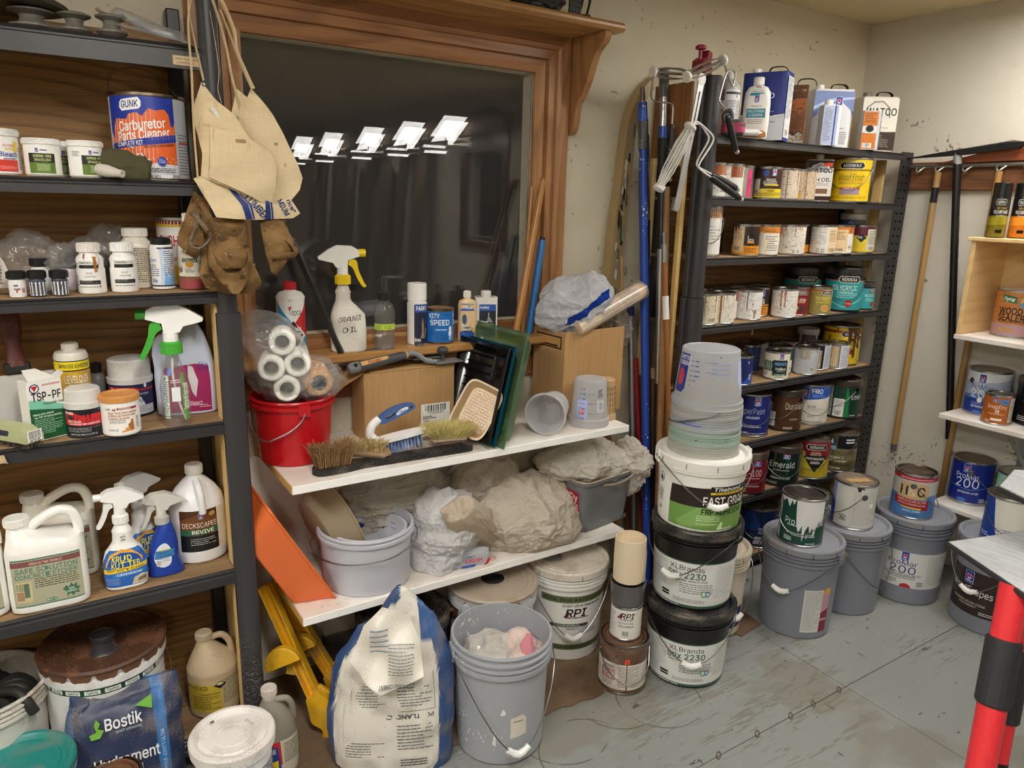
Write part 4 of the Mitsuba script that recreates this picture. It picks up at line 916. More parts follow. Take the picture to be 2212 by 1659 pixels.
qcan('pale blue labelled can with a dark green side, fifth corner shelf',2.772,2.06,z,[('r',-1.0,.55,.06,.9,'#a9bede'),('f',-.8,.4,.1,.86,16,'#5d7296',2,.4),('r',.62,1.6,.5,.92,'#1c4038'),('r',.62,1.5,.08,.5,'#dedfdc'),('b',.8,1.4,.1,.26)],wrap='#c9cfd6',off=0)
qcan('plain tin can streaked with grey paint, front of the fifth corner shelf',2.865,1.992,z,[('f',-1.2,1.2,.12,.5,9,'#9b9da1',3,.35),('d',5,'#a39a8a',12,-.9,1.0,.97,.45,.16),('t','25',.55,.23,.05,'#333',.16)],wrap='#b3b6ba',off=0,lidc='#9a938a')
qcan('black can with a tan sticker, fifth corner shelf',3.008,2.03,z,[('r',-.35,.3,.08,.75,'#d7c2a4'),('f',-.28,.22,.3,.7,6,'#7d6a52',3,.3),('r',.5,1.4,.05,.93,'#c7ccd6'),('f',.6,1.3,.1,.85,14,'#5d6674',4,.4)],wrap='#1b1a20',off=0)
qcan('tin can with a wide tan sticker and white side label, fifth corner shelf',3.105,2.0,z,[('r',-.95,.15,.1,.86,'#dcbf90'),('f',-.8,.0,.4,.8,6,'#a08455',3,.2),('r',.3,1.5,.05,.9,'#d3d6db'),('f',.4,1.3,.1,.84,14,'#747a84',4,.4)],wrap='#7c7872',off=0)
can('paint_jar','smeared clear jar with a white lid at the back of the fifth corner shelf',3.085,2.15,z,.049,.165,[('d',5,'#d8d6d2',4,-1.2,1.2,.84,.2,.1)],plastic='#dcdcda',tin='#5f544e',cat='jar')
can('stain_can','yellow gallon can covered in dark brown drips, fifth corner shelf',3.215,2.06,z,.083,.19,[('r',-1.6,1.6,.82,.88,'#a0281e'),*MINW(.55,.8,.6),('p',[(-.8,.65),(-.7,.75),(-.55,.74),(-.6,.6)],'#7a5a1a'),('t','WOOD FINISH',.35,.56,.11,'#231a10',1.5,False),('t','PENETRATING',.5,.45,.05,'#3a2a12',.9),('r',-.2,.9,.3,.4,'#b03a34'),('d',6,'#4a2a18',21,.35,1.3,.99,.02,.12),('d',2,'#5b3a1c',22,-.8,-.2,.97,.5,.06),('r',-1.6,1.6,.95,.99,'#4a3320')],wrap='#d8b71f',off=0,bail=-8,lidc='#5f5248')
# sixth shelf
z=RZ[5]
can('paint_can','royal blue gallon can, leftmost on the sixth corner shelf',2.60,2.05,z,*GL,[('s',.38,.84,.17),('t','SuperPaint',.1,.61,.14,'#9fa6c2',1.5,False),('t','PAINT AND PRIMER',.2,.47,.03,'#c9cde0',.7),('f',-.2,.6,.41,.45,1,'#b9bed6',3,.5),('t','INTERIOR ACRYLIC LATEX',.1,.26,.04,'#e0e3f0',.95),('f',-.5,.8,.2,.24,1,'#b9bed6',3,.5),('t','EXTRA WHITE',-.25,.1,.035,'#e0e3f0',.5),('f',-.5,1.2,.05,.09,1,'#b9bed6',5,.5)],wrap='#16226e',off=-2,bail=10,lid='dusty',lidc='#4c4038')
can('paint_can','dark brown gallon can with a white barcode label, sixth corner shelf',2.80,2.03,z,*GL,[('r',-1.05,-.38,.1,.45,'#c9cad0'),('b',-.95,-.45,.12,.27),('f',-.95,-.45,.29,.42,5,'#777',3,.4),('t','Duration',.68,.62,.15,'#d8cfc4',1.15,False),('t','INTERIOR',.65,.3,.04,'#b9a894',.5),('t','EXTRA WHITE',.35,.1,.035,'#d8cfc4',.5),('f',.1,.6,.05,.08,1,'#c9bba8',3,.5)],wrap='#4a2c17',off=0,bail=-30,lid='dusty',lidc='#3b312b',plastic='#2b2522',tin='#2b2522')
can('paint_can','white gallon can with a blue top, sixth corner shelf',3.0,2.035,z,*GL,[('p',[(-1.6,.96),(1.6,.96),(1.6,.7),(.6,.66),(-.2,.62),(-1.6,.72)],'#1f4fae'),('s',-.22,.8,.2),('t','PRO',.42,.85,.11,WHITE,.62),('t','INDUSTRIAL',.55,.73,.06,'#6f9be4',.8),('t','PRO-CRYL',.2,.46,.06,'#3a3a3a',.5,True,.15),('f',-.1,.9,.3,.42,4,'#777',3,.25),('t','B66 W 310',.2,.22,.04,'#3a3a3a',.36),('f',-.6,1.1,.05,.09,1,'#555',3,.5)],wrap='#dcd7cc',off=-4,bail=22,lid='dusty',lidc='#5a5048')
can('paint_can','dark green gallon can with two white labels, right end of the sixth corner shelf',3.225,2.02,z,*GL,[('r',-1.5,-.5,.06,.95,'#b5b9bc'),('f',-1.4,-.6,.2,.9,22,'#767c80',3,.4),('r',-.42,.18,.06,.52,'#dcdedd'),('b',-.36,.12,.08,.22),('f',-.3,.1,.3,.48,5,'#777',3,.35),('p',[(.2,.05),(.5,.05),(.42,.6),(.25,.9),(.2,.5)],'#1e7a45'),('p',[(-.4,.95),(-.2,.95),(-.3,.6),(-.42,.6)],'#1c5a60'),('t','Emerald',1.1,.58,.13,'#dfe7e0',1.1,False),('t','EXTRA WHITE',.75,.1,.035,'#dfe7e0',.4)],wrap='#12382a',off=0,bail=-40,lid='dusty',lidc='#4f4036',plastic='#3b2e28',tin='#2b2522')
# seventh shelf
z=RZ[6]
can('paint_can','deep red gallon can, leftmost on the seventh corner shelf',2.585,2.02,z,*GL,[('s',.5,.8,.19),('t','A-100',.28,.52,.16,'#f0d9d6',1.0,False),('t','TRUSTED PERFORMANCE',.25,.39,.03,'#e3b9b6',.9),('t','EXTERIOR ACRYLIC LATEX',.2,.2,.038,'#f0d9d6',1.0),('f',-.6,.0,.04,.1,2,'#e9c9c6',3,.4)],wrap='#6e1220',off=2,bail=8,lid='dusty',lidc='#4a3c34',plastic='#43332d',tin='#3a2c28')
can('paint_can','black green gallon can with white script lettering, seventh corner shelf',2.79,2.0,z,*GL,[('p',[(-.4,.95),(-.25,.95),(-.35,.3),(-.45,.1)],'#3c4a2c'),('p',[(.3,.95),(.42,.95),(.4,.2),(.28,.4)],'#1e4a34'),('s',.28,.82,.18),('t','Emerald',.08,.56,.15,'#e3ebe6',1.4,False),('t','INTERIOR ACRYLIC',.05,.42,.03,'#c9d6ce',.9),('t','INTERIOR ACRYLIC LATEX',.05,.22,.04,'#dfe7e2',1.1),('f',-.8,-.1,.05,.12,2,'#c9d6ce',3,.4)],wrap='#10221c',off=0,bail=12,lid='dusty',lidc='#4a3c34',plastic='#3b302a',tin='#33291f')
can('stain_can','yellow and dark red gallon can with a black diamond, seventh corner shelf',3.0,1.995,z,*GL,[('p',[(-1.6,.95),(1.6,.95),(1.6,.5),(.2,.5),(-.7,.8),(-1.6,.9)],'#7d1c28'),('p',[(-1.6,.95),(1.6,.95),(1.6,.88),(-1.6,.9)],'#8f2a2a'),('p',[(-.35,.55),(.28,.86),(.95,.55),(.28,.18)],'#1a181b'),('p',[(-.3,.6),(.28,.66),(.9,.6),(.9,.8),(-.3,.8)],'#7d1c28'),*MINW(.32,.82,.66),('t','INTERIOR',.28,.68,.04,'#e8c6a0',.5),('t','WOOD STAIN',.28,.63,.04,'#e8c6a0',.65),('t','PERFORMANCE',.28,.53,.06,'#e9e3da',1.05),('t','SERIES',.28,.43,.06,'#e9e3da',.55),('f',-.8,-.2,.08,.2,3,'#7d6c1c',3,.4)],wrap='#c2aa30',off=0,bail=0,lid='dusty',lidc='#54483e')
can('stain_can','black and olive gallon can with cream lettering, right end of the seventh corner shelf',3.205,1.985,z,*GL,[('r',-1.6,1.6,.62,.95,'#16161a'),('r',-.72,-.1,.6,.95,'#5c5640'),('e',-.41,.79,.22,.1,'#22384e'),('p',[(-.5,.73),(-.32,.73),(-.38,.86),(-.44,.86)],'#dfe3e8'),('r',-.66,-.16,.58,.68,'#8fb4d8'),('r',.35,.9,.84,.88,'#e8e8e8'),('r',.35,.9,.77,.81,'#e8e8e8'),('r',-1.6,1.6,.05,.3,'#5b5138'),('t','WOODSCAPES',0,.5,.1,'#26221a',1.9,False),('t','CLEAR',-.1,.38,.05,'#efe7d2',.9),('t','SEMI-TRANSPARENT',0,.29,.045,'#efe7d2',1.1),('t','HOUSE STAIN',.1,.19,.06,'#221e18',1.2),('t','Clear Base',-.1,.11,.04,'#efe7d2',.6)],wrap='#7d7352',off=0,bail=-30,lid='dusty',lidc='#5b4c3e')
# lowest shelf
z=RZ[7]
can('sealer_can','dark blue gallon can on the lowest corner shelf',2.73,2.04,z,*GL,[('p',[(-1.6,.9),(-.3,.95),(.2,.5),(-1.6,.3)],'#123a7a'),('t','CONCRETE',.45,.5,.06,'#b9c6da',.8),('t','SOLUTION',.45,.41,.06,'#b9c6da',.8),('p',[(-.2,.1),(.6,.12),(.4,.3),(-.1,.3)],'#a9aeb4')],wrap='#0e2148',off=0,bail=0,lid='dusty',lidc='#3a332e')
can('paint_can','grey can with a paint dribbled rim on the lowest corner shelf',3.1,2.02,z,*GL,[('d',4,'#c9c5bc',9)],wrap='#6b655e',off=0,lid='dusty',lidc='#8a8378')
# ---------------------------------------------------------------- left unit, from the top shelf down
z=LZ[0]
for X,Y,r,what in ((.055,2.05,.045,'grey metal pulley wheel on the top left shelf, nearest the large disc'),(.135,2.03,.034,'small grey pulley wheel on the top left shelf'),(.205,2.0,.032,'small grey pulley wheel beside the clear packages')):
 single('pulley_wheel',what,'pulley',G().add(lathe([(0,0),(r*.62,0),(r*.66,.004),(r,.012),(r,.016),(r*.6,.021),(r*.5,.028),(r*.55,.036),(r*.98,.043),(r,.046),(r*.7,.05),(r*.3,.05),(0,.05)],32),'#6d6a62'),'dusty',mv(X,Y,z))
single('sanding_plate','large grey disc lying over the pulleys on the top left shelf','disc',G().add(lathe([(0,0),(.12,0),(.145,.006),(.15,.014),(.146,.016),(.11,.012),(.05,.014),(.04,.022),(0,.022)],48),'#57534c'),'dusty',mv(-.02,2.09,z+.058)@rot('y',4))
single('sanding_plate','dark hubcap shaped plate on top of the grey disc','disc',G().add(lathe([(0,0),(.10,0),(.125,.008),(.128,.018),(.1,.02),(0,.024)],48),'#35322e'),'dusty',mv(-.05,2.085,z+.086)@rot('y',4))
for i,(X,Y,a) in enumerate(((.265,2.02,18),(.30,1.985,30))):
 k=thing('blister_pack',['clear plastic package lying behind on the top left shelf','clear plastic package with a grey painting tool, at the end of the top left shelf'][i],'package')
 Mt=mv(X,Y,z+.012+.02*(1-i))@rot('z',-a)@rot('y',20-8*i)
 V,F=loft([(0,0,0,.09,.05,5),(.004,0,0,.088,.048,5),(.005,0,0,.062,.034,5),(.022,0,0,.056,.028,5),(.024,0,0,.05,.024,4)],40)
 V=crumple(V,.0012,60,i+1)
 part(k,'shell',G().add((V,F),'#e6e6e6',ang=30),'clear_film',Mt)
 part(k,'tool',G().add(box(-.045,.045,-.022,.022,.004,.009),'#8d8f92').add(box(-.02,.03,-.006,.006,.009,.018),'#a7a9ac').add(box(-.044,-.036,-.022,.022,.006,.016),'#6c6e70'),'plastic',Mt)
z=LZ[1]+.0005
LIDW=dict(plastic=WHITE,tin=WHITE)
can('cleaner_tub','white tub with red panel at the left edge of the second shelf',-.047,2.0,z,.05,.096,[('t','BIOGRAN',.62,.64,.05,'#b23',.5,False),('t','WOOD',.7,.56,.06,'#d9b13a',.5),('t','Bleach',.6,.45,.1,'#27408f',.85),('t','pores maders',.65,.36,.04,'#27408f',.6),('r',.1,1.0,.08,.33,'#d23a30'),('f',.2,.95,.12,.2,3,'#f0b9b0',2,.3),('r',.85,1.05,.5,.72,'#e3c92c'),('f',1.1,1.5,.1,.6,10,'#4a5568',2,.4)],off=0,**LIDW)
SP=[('s',-.25,.68,.09),('f',-.08,.3,.65,.7,1,'#27408f',2,.6),('r',-.75,.7,.36,.6,'#1d1f1c'),('t','SHRINK-FREE',.02,.53,.07,'#c9d48a',1.0),('t','SPACKLING',.02,.43,.07,'#c9d48a',.9),('r',-.75,.7,.08,.36,'#5d7a2c'),('f',-.3,.4,.13,.32,6,'#cfd9b0',4,.35)]
can('spackle_tub','small white spackling tub with a green label, centred on its front, second shelf',.042,1.985,z,.0365,.08,SP,off=-2,cat='tub',**LIDW)
can('spackle_tub','small white spackling tub with its green label turned right, second shelf',.125,1.985,z,.0365,.08,SP+[('f',-1.3,-.85,.55,.7,4,'#777',2,.4)],off=30,cat='tub',**LIDW)
can('spackle_tub','small white spackling tub hidden behind the other two, second shelf',.088,2.07,z,.0365,.08,SP,off=10,cat='tub',**LIDW)
CB=[('r',-1.1,.83,.02,.98,'#e0642a'),('p',[(-1.15,.98),(-1.15,.55),(-1.02,.48),(-.95,.62),(-.86,.7),(-.5,.69),(-.42,.75),(-.2,.77),(-.05,.73),(.0,.76),(.12,.82),(.3,.8),(.55,.82),(.66,.76),(.7,.64),(.77,.62),(.83,.68),(.83,.98)],'#22379a'),('r',.83,1.6,.0,.98,'#b9bdc4'),('f',.92,1.5,.05,.55,14,'#666',3,.4),('r',.95,1.5,.43,.46,'#b32'),
  ('p',[(-.68,.82),(-.66,.88),(-.6,.91),(-.12,.94),(-.05,.9),(-.06,.84),(-.12,.81),(-.6,.78)],'#eef0f4'),('t','GUNK',-.37,.862,.075,'#1d2f6f',.48,True,.1,5),('t','Carburetor',-.1,.635,.105,WHITE,1.3,True,.1,7),('t','Parts Cleaner',-.07,.525,.105,WHITE,1.45,True,.1,7),
  ('p',[(-1.1,.34),(.83,.45),(.83,.54),(-1.1,.41)],'#22379a'),('p',[(-.98,.353),(.0,.41),(.0,.475),(-.98,.42)],'#1a2a86'),('t','COMPLETE KIT',-.48,.415,.05,WHITE,.8,True,.0,6),('t','INCLUDES PARTS BASKET',.35,.4,.025,'#2b1a10',.85,True,0,6)]
for i in range(9):
 CB.append(('p',[(.15+i*.075,.455+i*.004),(.165+i*.075,.456+i*.004),(.165+i*.075,.53+i*.003),(.15+i*.075,.53+i*.003)],'#c9562a' if i%2 else '#8a98d0'))
CB+=[('p',[(-1.1,.0),(.83,.0),(.83,.18),(.2,.2),(-.3,.12),(-1.1,.2)],'#d6d9de')]
for i in range(11):
 for j in range(4):
  s_=.026-.005*j
  CB.append(('r',-1.05+i*.17+(j%2)*.085,-1.05+i*.17+(j%2)*.085+s_,.24-j*.035,.24-j*.035+s_*.75,'#e8935a' if j>1 else '#d6d9de'))
rr=random.Random(8)
for i in range(46):
 a,q,w=rr.uniform(0,6.28),rr.uniform(0,.3)**.8,rr.uniform(.02,.09)
 u,v,t=-.35+q*math.cos(a),.19+.55*q*math.sin(a),rr.uniform(0,3.14)
 CB.append(('p',[(u-w*math.cos(t),v-.5*w*math.sin(t)),(u+.01,v+.012),(u+w*math.cos(t),v+.5*w*math.sin(t)),(u-.01,v-.012)],rr.choice(['#5c6a6a','#8fa0a0','#b9c6c6','#394444','#d9e0de','#7f7a5a'])))
CB+=[('e',.35,.22,.11,.055,'#22379a'),('f',.27,.43,.19,.25,3,'#c9d0ee',2,.4),('f',-.1,.75,.08,.14,3,'#333',4,.4),('t','QT) 2.83 L',.1,.04,.035,'#222',.4),('f',.6,.8,.03,.06,2,'#333',3,.5)]
can('cleaner_can','big orange and blue parts cleaner can at the right of the second shelf',.268,2.035,z,.084,.193,CB,off=-6,wrap='#b9bdc4',wv=(.01,.985),bail=None,lidc='#5b4632',tin='#8a7a6a')
single('wire_bail','thin raised wire bail behind the big orange and blue can','wire',G().add(wire(.0011,[(.19,2.06,z+.19),(.2,2.08,z+.235),(.25,2.1,z+.262),(.3,2.1,z+.25),(.345,2.08,z+.2)]),'#77726c'),'metal_dull')
V,F=loft([(-.055,0,0,.014,.012,2),(-.045,.002,0,.026,.022,2),(-.02,0,.002,.034,.026,2.2),(.01,0,0,.036,.025,2),(.04,.002,0,.03,.022,2),(.062,0,0,.026,.02,2),(.066,0,0,.018,.014,2)],36)
V=crumple(np.array(trimesh.Trimesh(V,F).subdivide().vertices),.006,30,4),np.array(trimesh.Trimesh(V,F).subdivide().faces)
k=thing('work_glove','olive green rolled glove with a white tube poking out, second shelf','glove')
Mt=mv(.185,1.978,z+.026)@rot('z',-18)@rot('y',90)
part(k,'cloth',G().add(V,'#4d4a33',ang=60),'matte',Mt)
k=thing('glue_tube','stained white tube nozzle sticking out of the olive glove','tube')
Mt=mv(.162,1.945,z+.016)@rot('z',-45)@rot('y',98)
part(k,'tube',G().add(lathe([(0,-.03),(.013,-.03),(.014,.0),(.010,.022),(.0085,.03),(.0085,.04),(.003,.04),(.003,.034),(0,.034)],20),'#c9c3b8'),'dirty',Mt)
z=LZ[2]+.0005
BAGP=lambda nm,lab,X,Y,zz,a,b,c,seed,cat='bag',mat='clear_film',col='#e9e7e2',amp=.012,sub=4:single(nm,lab,cat,(lambda m:G().add((crumple(np.array(m.vertices)*[a,b,c],amp,22,seed,(1,1,1)),np.array(m.faces)),col,ang=70))(trimesh.creation.icosphere(subdivisions=sub)),mat,mv(X,Y,zz))
k=thing('hang_tag','creased printed paper tag at the left edge of the third shelf','tag')
part(k,'paper',G().add(sheet([(-.06,0),(-.01,0),(-.004,.03),(-.012,.06),(-.02,.075),(-.06,.07)],lambda u,v:.003*np.sin(u*160),.001,.008),'#c9c1b6',M=mv(-.045,2.03,z+.016)@rot('x',80)),'print')
part(k,'lines',Print(s_flat(0),1,1).do([('f',-.05,-.018,.008,.06,7,'#333',3,.4)]),'print',mv(-.045,2.026,z+.014)@rot('x',-8))
JAR=[(.0155,0),(.0165,.002),(.0165,.036),(.014,.041)]
for i,X in enumerate((-.037,.002,.045)):
 bottle('paint_jar',['tiny white jar with black cap, leftmost of three on the third shelf','tiny slate blue jar with black cap, middle of three on the third shelf','tiny slate jar with a scribbled label, rightmost of three on the third shelf'][i],X,1.99,z,JAR,[('r',-1.2,1.2,.06,.8,'#e4e3e0')]+[[('f',-.4,.3,.3,.7,2,'#444',2,.5),('r',.5,1.0,.25,.5,'#c9808a'),('p',[(-.2,.35),(-.1,.5),(0,.35),(-.1,.2)],'#b33')],[('t','TOUCH-UP KIT',-.2,.65,.1,'#222',1.2),('f',-1.0,.7,.1,.55,5,'#555',3,.4)],[('f',-1.0,-.2,.2,.6,3,'#666',3,.3),('p',[(-.1,.35),(.3,.7),(.35,.66),(-.04,.32)],'#222'),('p',[(.1,.3),(.2,.62),(.25,.6),(.16,.28)],'#222'),('p',[(-.15,.65),(.15,.7),(.15,.66),(-.15,.61)],'#222')]][i],col=['#dcdbd8','#3d4656','#3b4250'][i],cap=(.0185,.041,.058,'#1b1b1d'),W=.041,U=.0165,cat='jar')
bottle('clear_jar','clear jar with a black cap behind the tiny jars, third shelf',.012,2.09,z,[(.02,0),(.021,.003),(.021,.05),(.017,.058)],[],col='#cfd2cf',mat='plastic',cap=(.021,.06,.078,'#1c1c1e'),cat='jar')
BAGP('plastic_bag','crumpled clear bag of screws at the left of the third shelf',-.01,2.13,z+.062,.068,.045,.062,3)
BAGP('plastic_bag','clear bag holding a pinkish jar, behind the tiny jars on the third shelf',.075,2.10,z+.05,.045,.04,.05,5)
bottle('clear_jar','pinkish jar inside a clear bag on the third shelf',.075,2.10,z,[(.026,0),(.028,.003),(.028,.045),(.022,.054)],[],col='#d9c9d2',cap=(.027,.054,.07,'#3b3a3c'),cat='jar')
BAGP('plastic_bag','clear bag slumped behind the two white bottles, third shelf',.17,2.15,z+.07,.075,.045,.07,7)
BAGP('plastic_bag','dark bag lying behind the white bottles on the third shelf',.11,2.17,z+.043,.05,.04,.042,9,col='#55524e',mat='film')
DK=[(.029,0),(.0305,.004),(.0305,.055),(.028,.062),(.0285,.07),(.0295,.078),(.026,.086),(.021,.09),(.0205,.097)]
DKL=[('t','DIAMOND',-.3,.72,.055,'#151515',.85),('t','KOTE',.42,.72,.055,'#555',.5,False),('r',-.78,.75,.59,.67,'#1b1b1c'),('t','prefinishing',.25,.63,.04,'#8d8d8d',.8),('t','CEDAR',0,.48,.04,'#555',.45,False),('t','TOUCH UP PAINT',.05,.4,.03,'#555',.8),('r',-.78,.75,.22,.31,'#1b1b1c'),('f',-.7,.6,.235,.295,2,'#999',2,.4),('f',-.78,.75,.13,.17,1,'#777',2,.5)]
bottle('touch_up_bottle','white bottle with rusty drips down its black lettered label, third shelf',.112,2.02,z,DK,DKL+[('f',-1.4,-.9,.15,.7,8,'#555',3,.3),('d',3,'#a9682f',12,.3,.8,.86,.5,.05),('d',2,'#6b2c22',15,-.6,.9,.92,.7,.04)],off=-8,cap=(.0245,.096,.117,'#e3dcd4'),W=.1,U=.0305,nv=3)
bottle('touch_up_bottle','clean white bottle with a black lettered label, third shelf',.182,2.025,z,DK,DKL,off=4,cap=(.0245,.096,.117,'#efeeea'),W=.1,U=.0305,nv=3)
bottle('supplement_bottle','large cream bottle with fine brown print behind the white bottles, third shelf',.222,2.105,z,[(.036,0),(.038,.004),(.038,.1),(.035,.112),(.027,.122),(.026,.127)],[('r',-1.5,1.5,.06,.8,'#d9d0bd'),('f',-.6,1.3,.1,.78,17,'#6a5f4e',5,.45)],col='#ded7c6',cap=(.029,.127,.148,'#e6e2d8'))
bottle('adhesive_bottle','white and pale blue bottle with a black cap, third shelf',.272,2.045,z,[(.025,0),(.027,.003),(.027,.1),(.0245,.108),(.021,.111)],[('r',-1.5,.1,.1,.93,'#dfe4ea'),('r',.1,1.6,.1,.93,'#7fb0dd'),('p',[(-.1,.9),(.2,.9),(.1,.6),(.3,.4),(.1,.1),(-.1,.1)],'#b9d3ec'),('r',-.3,1.5,.9,.94,'#1b2a4d'),('t','Cleanse',-.75,.66,.08,'#4d8fd0',.7,False,.2),('f',-1.1,-.2,.28,.55,6,'#3d5f9c',3,.4),('f',.2,1.2,.3,.86,12,'#3d6ba6',4,.4),('t','Grip',-.7,.2,.07,'#27408f',.5,True,.2),('r',-1.6,1.6,.0,.1,'#2a3340')],off=-4,cap=(.0225,.11,.127,'#1c1c1e'))
HB=[(.031,0),(.034,.004),(.034,.03),(.0335,.1),(.029,.125),(.018,.15),(.0125,.162),(.0125,.168)]
k,M=bottle('vinegar_bottle','clear vinegar bottle with a white cap, reddish dregs in it, third shelf',.338,2.02,z,HB,[('r',-1.3,1.3,.2,.66,'#ebe7d8'),('p',[(-.85,.24),(.25,.24),(.3,.55),(.2,.64),(-.75,.64),(-.9,.55)],'#efeadb'),('t','HEINZ',-.3,.57,.075,'#1c1c1c',1.0),('r',-.7,.2,.5,.53,'#c7762a'),('p',[(-.85,.41),(.25,.41),(.25,.47),(-.85,.47)],'#1d3a2c'),('t','VINEGAR',-.3,.44,.05,'#efeadb',.95,False),('e',-.3,.38,.28,.05,'#d9a53a'),('f',-.6,0,.25,.31,3,'#444',2,.4),('e',.6,.36,.2,.09,'#3f6b3a'),('e',.75,.3,.16,.07,'#2f5a30')],off=6,mat='clear',cap=(.0155,.166,.188,'#e9e8e4'),W=.168,inner=([(0,.002),(.031,.002),(.0325,.005),(.0325,.026),(0,.026)],'#b0353c','gloss'))
can('putty_can','white tin with a dark red rim behind the vinegar bottle, third shelf',.345,2.14,z,.07,.175,[('r',-1.6,1.6,.9,.985,'#8f1a22'),('r',-1.6,1.6,.86,.9,'#e0bb2a'),('t',"DURHAM'S",-.05,.66,.15,'#a0202a',1.55),('p',[(-.55,.5),(-.5,.42),(-.3,.4),(-.1,.44),(-.12,.38),(-.35,.34),(-.55,.37),(-.62,.48)],'#d79a7c'),('r',-1.6,1.6,.02,.3,'#e0bb2a')],wrap='#e5e4de',off=-12,wv=(.02,.98))
z=LZ[3]+.0005
k=thing('wall_scraper','red handled wide scraper at the left end of the fourth shelf','scraper')
Mt=mv(-.067,2.13,z+.265)@rot('z',12)@rot('x',-12)
part(k,'handle',G().add(loft([(-.11,0,0,.022,.012,2.5),(-.09,0,0,.02,.013,2.5),(-.06,0,0,.016,.012,2.5),(-.02,0,0,.024,.015,2.6),(.03,0,0,.024,.015,2.6),(.055,0,0,.02,.012,2.6),(.06,0,0,.012,.008,2.5)],32),'#5a2622'),'dirty',Mt)
part(k,'ferrule',G().add(box(-.027,.027,-.01,.01,-.128,-.1,.003),'#1d1c1c').add(tube([(0,-.017,.035),(0,.017,.035)],.006,12),'#9b9a96'),'plastic',Mt)
part(k,'blade',G().add(box(-.10,.10,-.0012,.0012,-.262,-.128,.0006),'#b5b3ae'),'spattered',Mt)
k=thing('cleaner_box','white and green powder cleaner box with an opened top, fourth shelf','box')
Mt=pose(-.02,2.005,z,26)
w_,d_,h_=.062,.040,.145
part(k,'carton',G().add(box(-w_/2-.008,w_/2+.008,-d_/2,d_/2,0,h_,.0012),'#e6e5df'),'print',Mt)
part(k,'front_print',Print(s_flat(-d_/2-.0002),.078,h_,1).do([('p',[(-.5,.02),(.5,.02),(.5,.46),(-.5,.56)],'#1c5a35'),('p',[(-.5,.56),(.5,.46),(.5,.54),(-.2,.68),(-.5,.7)],'#7fc3a8'),('e',-.3,.88,.14,.075,'#2b2b6b'),('e',-.3,.88,.11,.059,'#e9e6e4'),('p',[(-.4,.92),(-.2,.92),(-.3,.83)],'#b02a32'),('t','SAVOGRAN',.18,.92,.03,'#c03040',.5),('t','TSP-PF',.02,.74,.13,'#26282c',.85),('t','Phosphate-free',.2,.61,.04,'#1c5a35',.58,True,.2),('t','Heavy duty cleaner',-.12,.45,.03,'#e6efe8',.6),('t','Use TSP-PF before painting',.0,.4,.03,'#e6efe8',.8),('f',-.4,.4,.1,.36,9,'#a9c9b5',2,.35)]),'print',Mt)
part(k,'side_print',Print(s_flat(-.03920),d_,h_,1).do([('f',-.4,.4,.25,.9,18,'#666',2,.35),('r',-.5,.5,0,.1,'#8fc9b0'),('t','Phosphate-free',0,.05,.04,'#1c5a35',.8)]),'print',Mt@rot('z',90))
part(k,'flap',G().add(hull([(-.035,-d_/2,h_),(.03,-d_/2,h_),(-.035,-d_/2,h_+.001),(.03,-d_/2,h_+.001),(-.03,.012,h_+.022),(.0,.012,h_+.022),(-.03,.012,h_+.023),(0,.012,h_+.023)]),'#e3e1da').add(hull([(.039,-.018,h_),(.039,.018,h_),(.038,-.018,h_),(.038,.018,h_),(.052,-.01,h_+.008),(.052,.016,h_+.01),(.052,.016,h_+.009)]),'#e3e1da'),'print',Mt)
bottle('primer_bottle','white bottle with a yellow label between the box and the clear lidded tub, fourth shelf',.052,2.10,z,[(.036,0),(.038,.004),(.038,.15),(.038,.178),(.034,.187),(.017,.19),(.016,.195)],[('r',-1.6,1.6,.06,.9,'#caa23a'),('r',-1.6,1.6,.78,.9,'#e6cf2a'),('r',-1.6,1.6,.77,.785,'#1d1b12'),('r',-1.6,1.6,.9,.912,'#1d1b12'),('t','IMPROVES ADHESION',.1,.84,.05,'#1d1b12',1.9),('t','LEVELQUIK',.25,.66,.1,'#f1efe0',1.5),('t','LATEX PRIMER',.25,.56,.06,'#f1efe0',1.5),('t','Imprimación de Látex',.3,.48,.05,'#efe6c0',1.4),('r',-1.6,1.6,.06,.38,'#dfdcd2'),('r',-1.3,-.2,.3,.42,'#e0c93a')],col='#e0dcd0',cap=(.018,.193,.208,'#dedace'),W=.185)
bottle('dark_bottle','slim grey bottle with a black cap behind the yellow labelled one, fourth shelf',.108,2.19,z,[(.022,0),(.023,.003),(.023,.09),(.018,.1),(.011,.108)],[('r',.4,1.4,.1,.8,'#77766f')],col='#6f6f70',cap=(.0125,.108,.134,'#1d1d1f'),mat='dusty')
BON=lambda a:[('r',-1.6,1.6,.03,.97,a),('p',[(-1.15,.72),(-1.0,.86),(.2,.84),(.5,.78),(1.3,.78),(1.3,.72)],'#b92630'),('t','bondo',-.45,.78,.1,WHITE,.85,True,.15)]
def bondo(name,label,X,Y,z,r,hb,ht,spec,off=0):
 k=thing(name,label,'tub')
 M=pose(X,Y,z,off)
 part(k,'can',G().add(lathe([(0,0),(r-.002,0),(r,.001),(r,.004),(r-.002,.006),(r-.002,hb),(0,hb)],40),'#26272c'),'print',M)
 part(k,'paper_label',Print(s_cyl([(r-.0018,0),(r-.0018,hb)]),r,hb).do(spec),'print',M)
 part(k,'cap',G().add(lathe([(r+.0005,hb-.008),(r+.001,hb+.006),(r-.003,hb+.008),(r-.004,ht-.004),(r-.008,ht),(0,ht)],40),'#cfcdc8'),'dusty',M,label='frosted dusty lid')
 return k
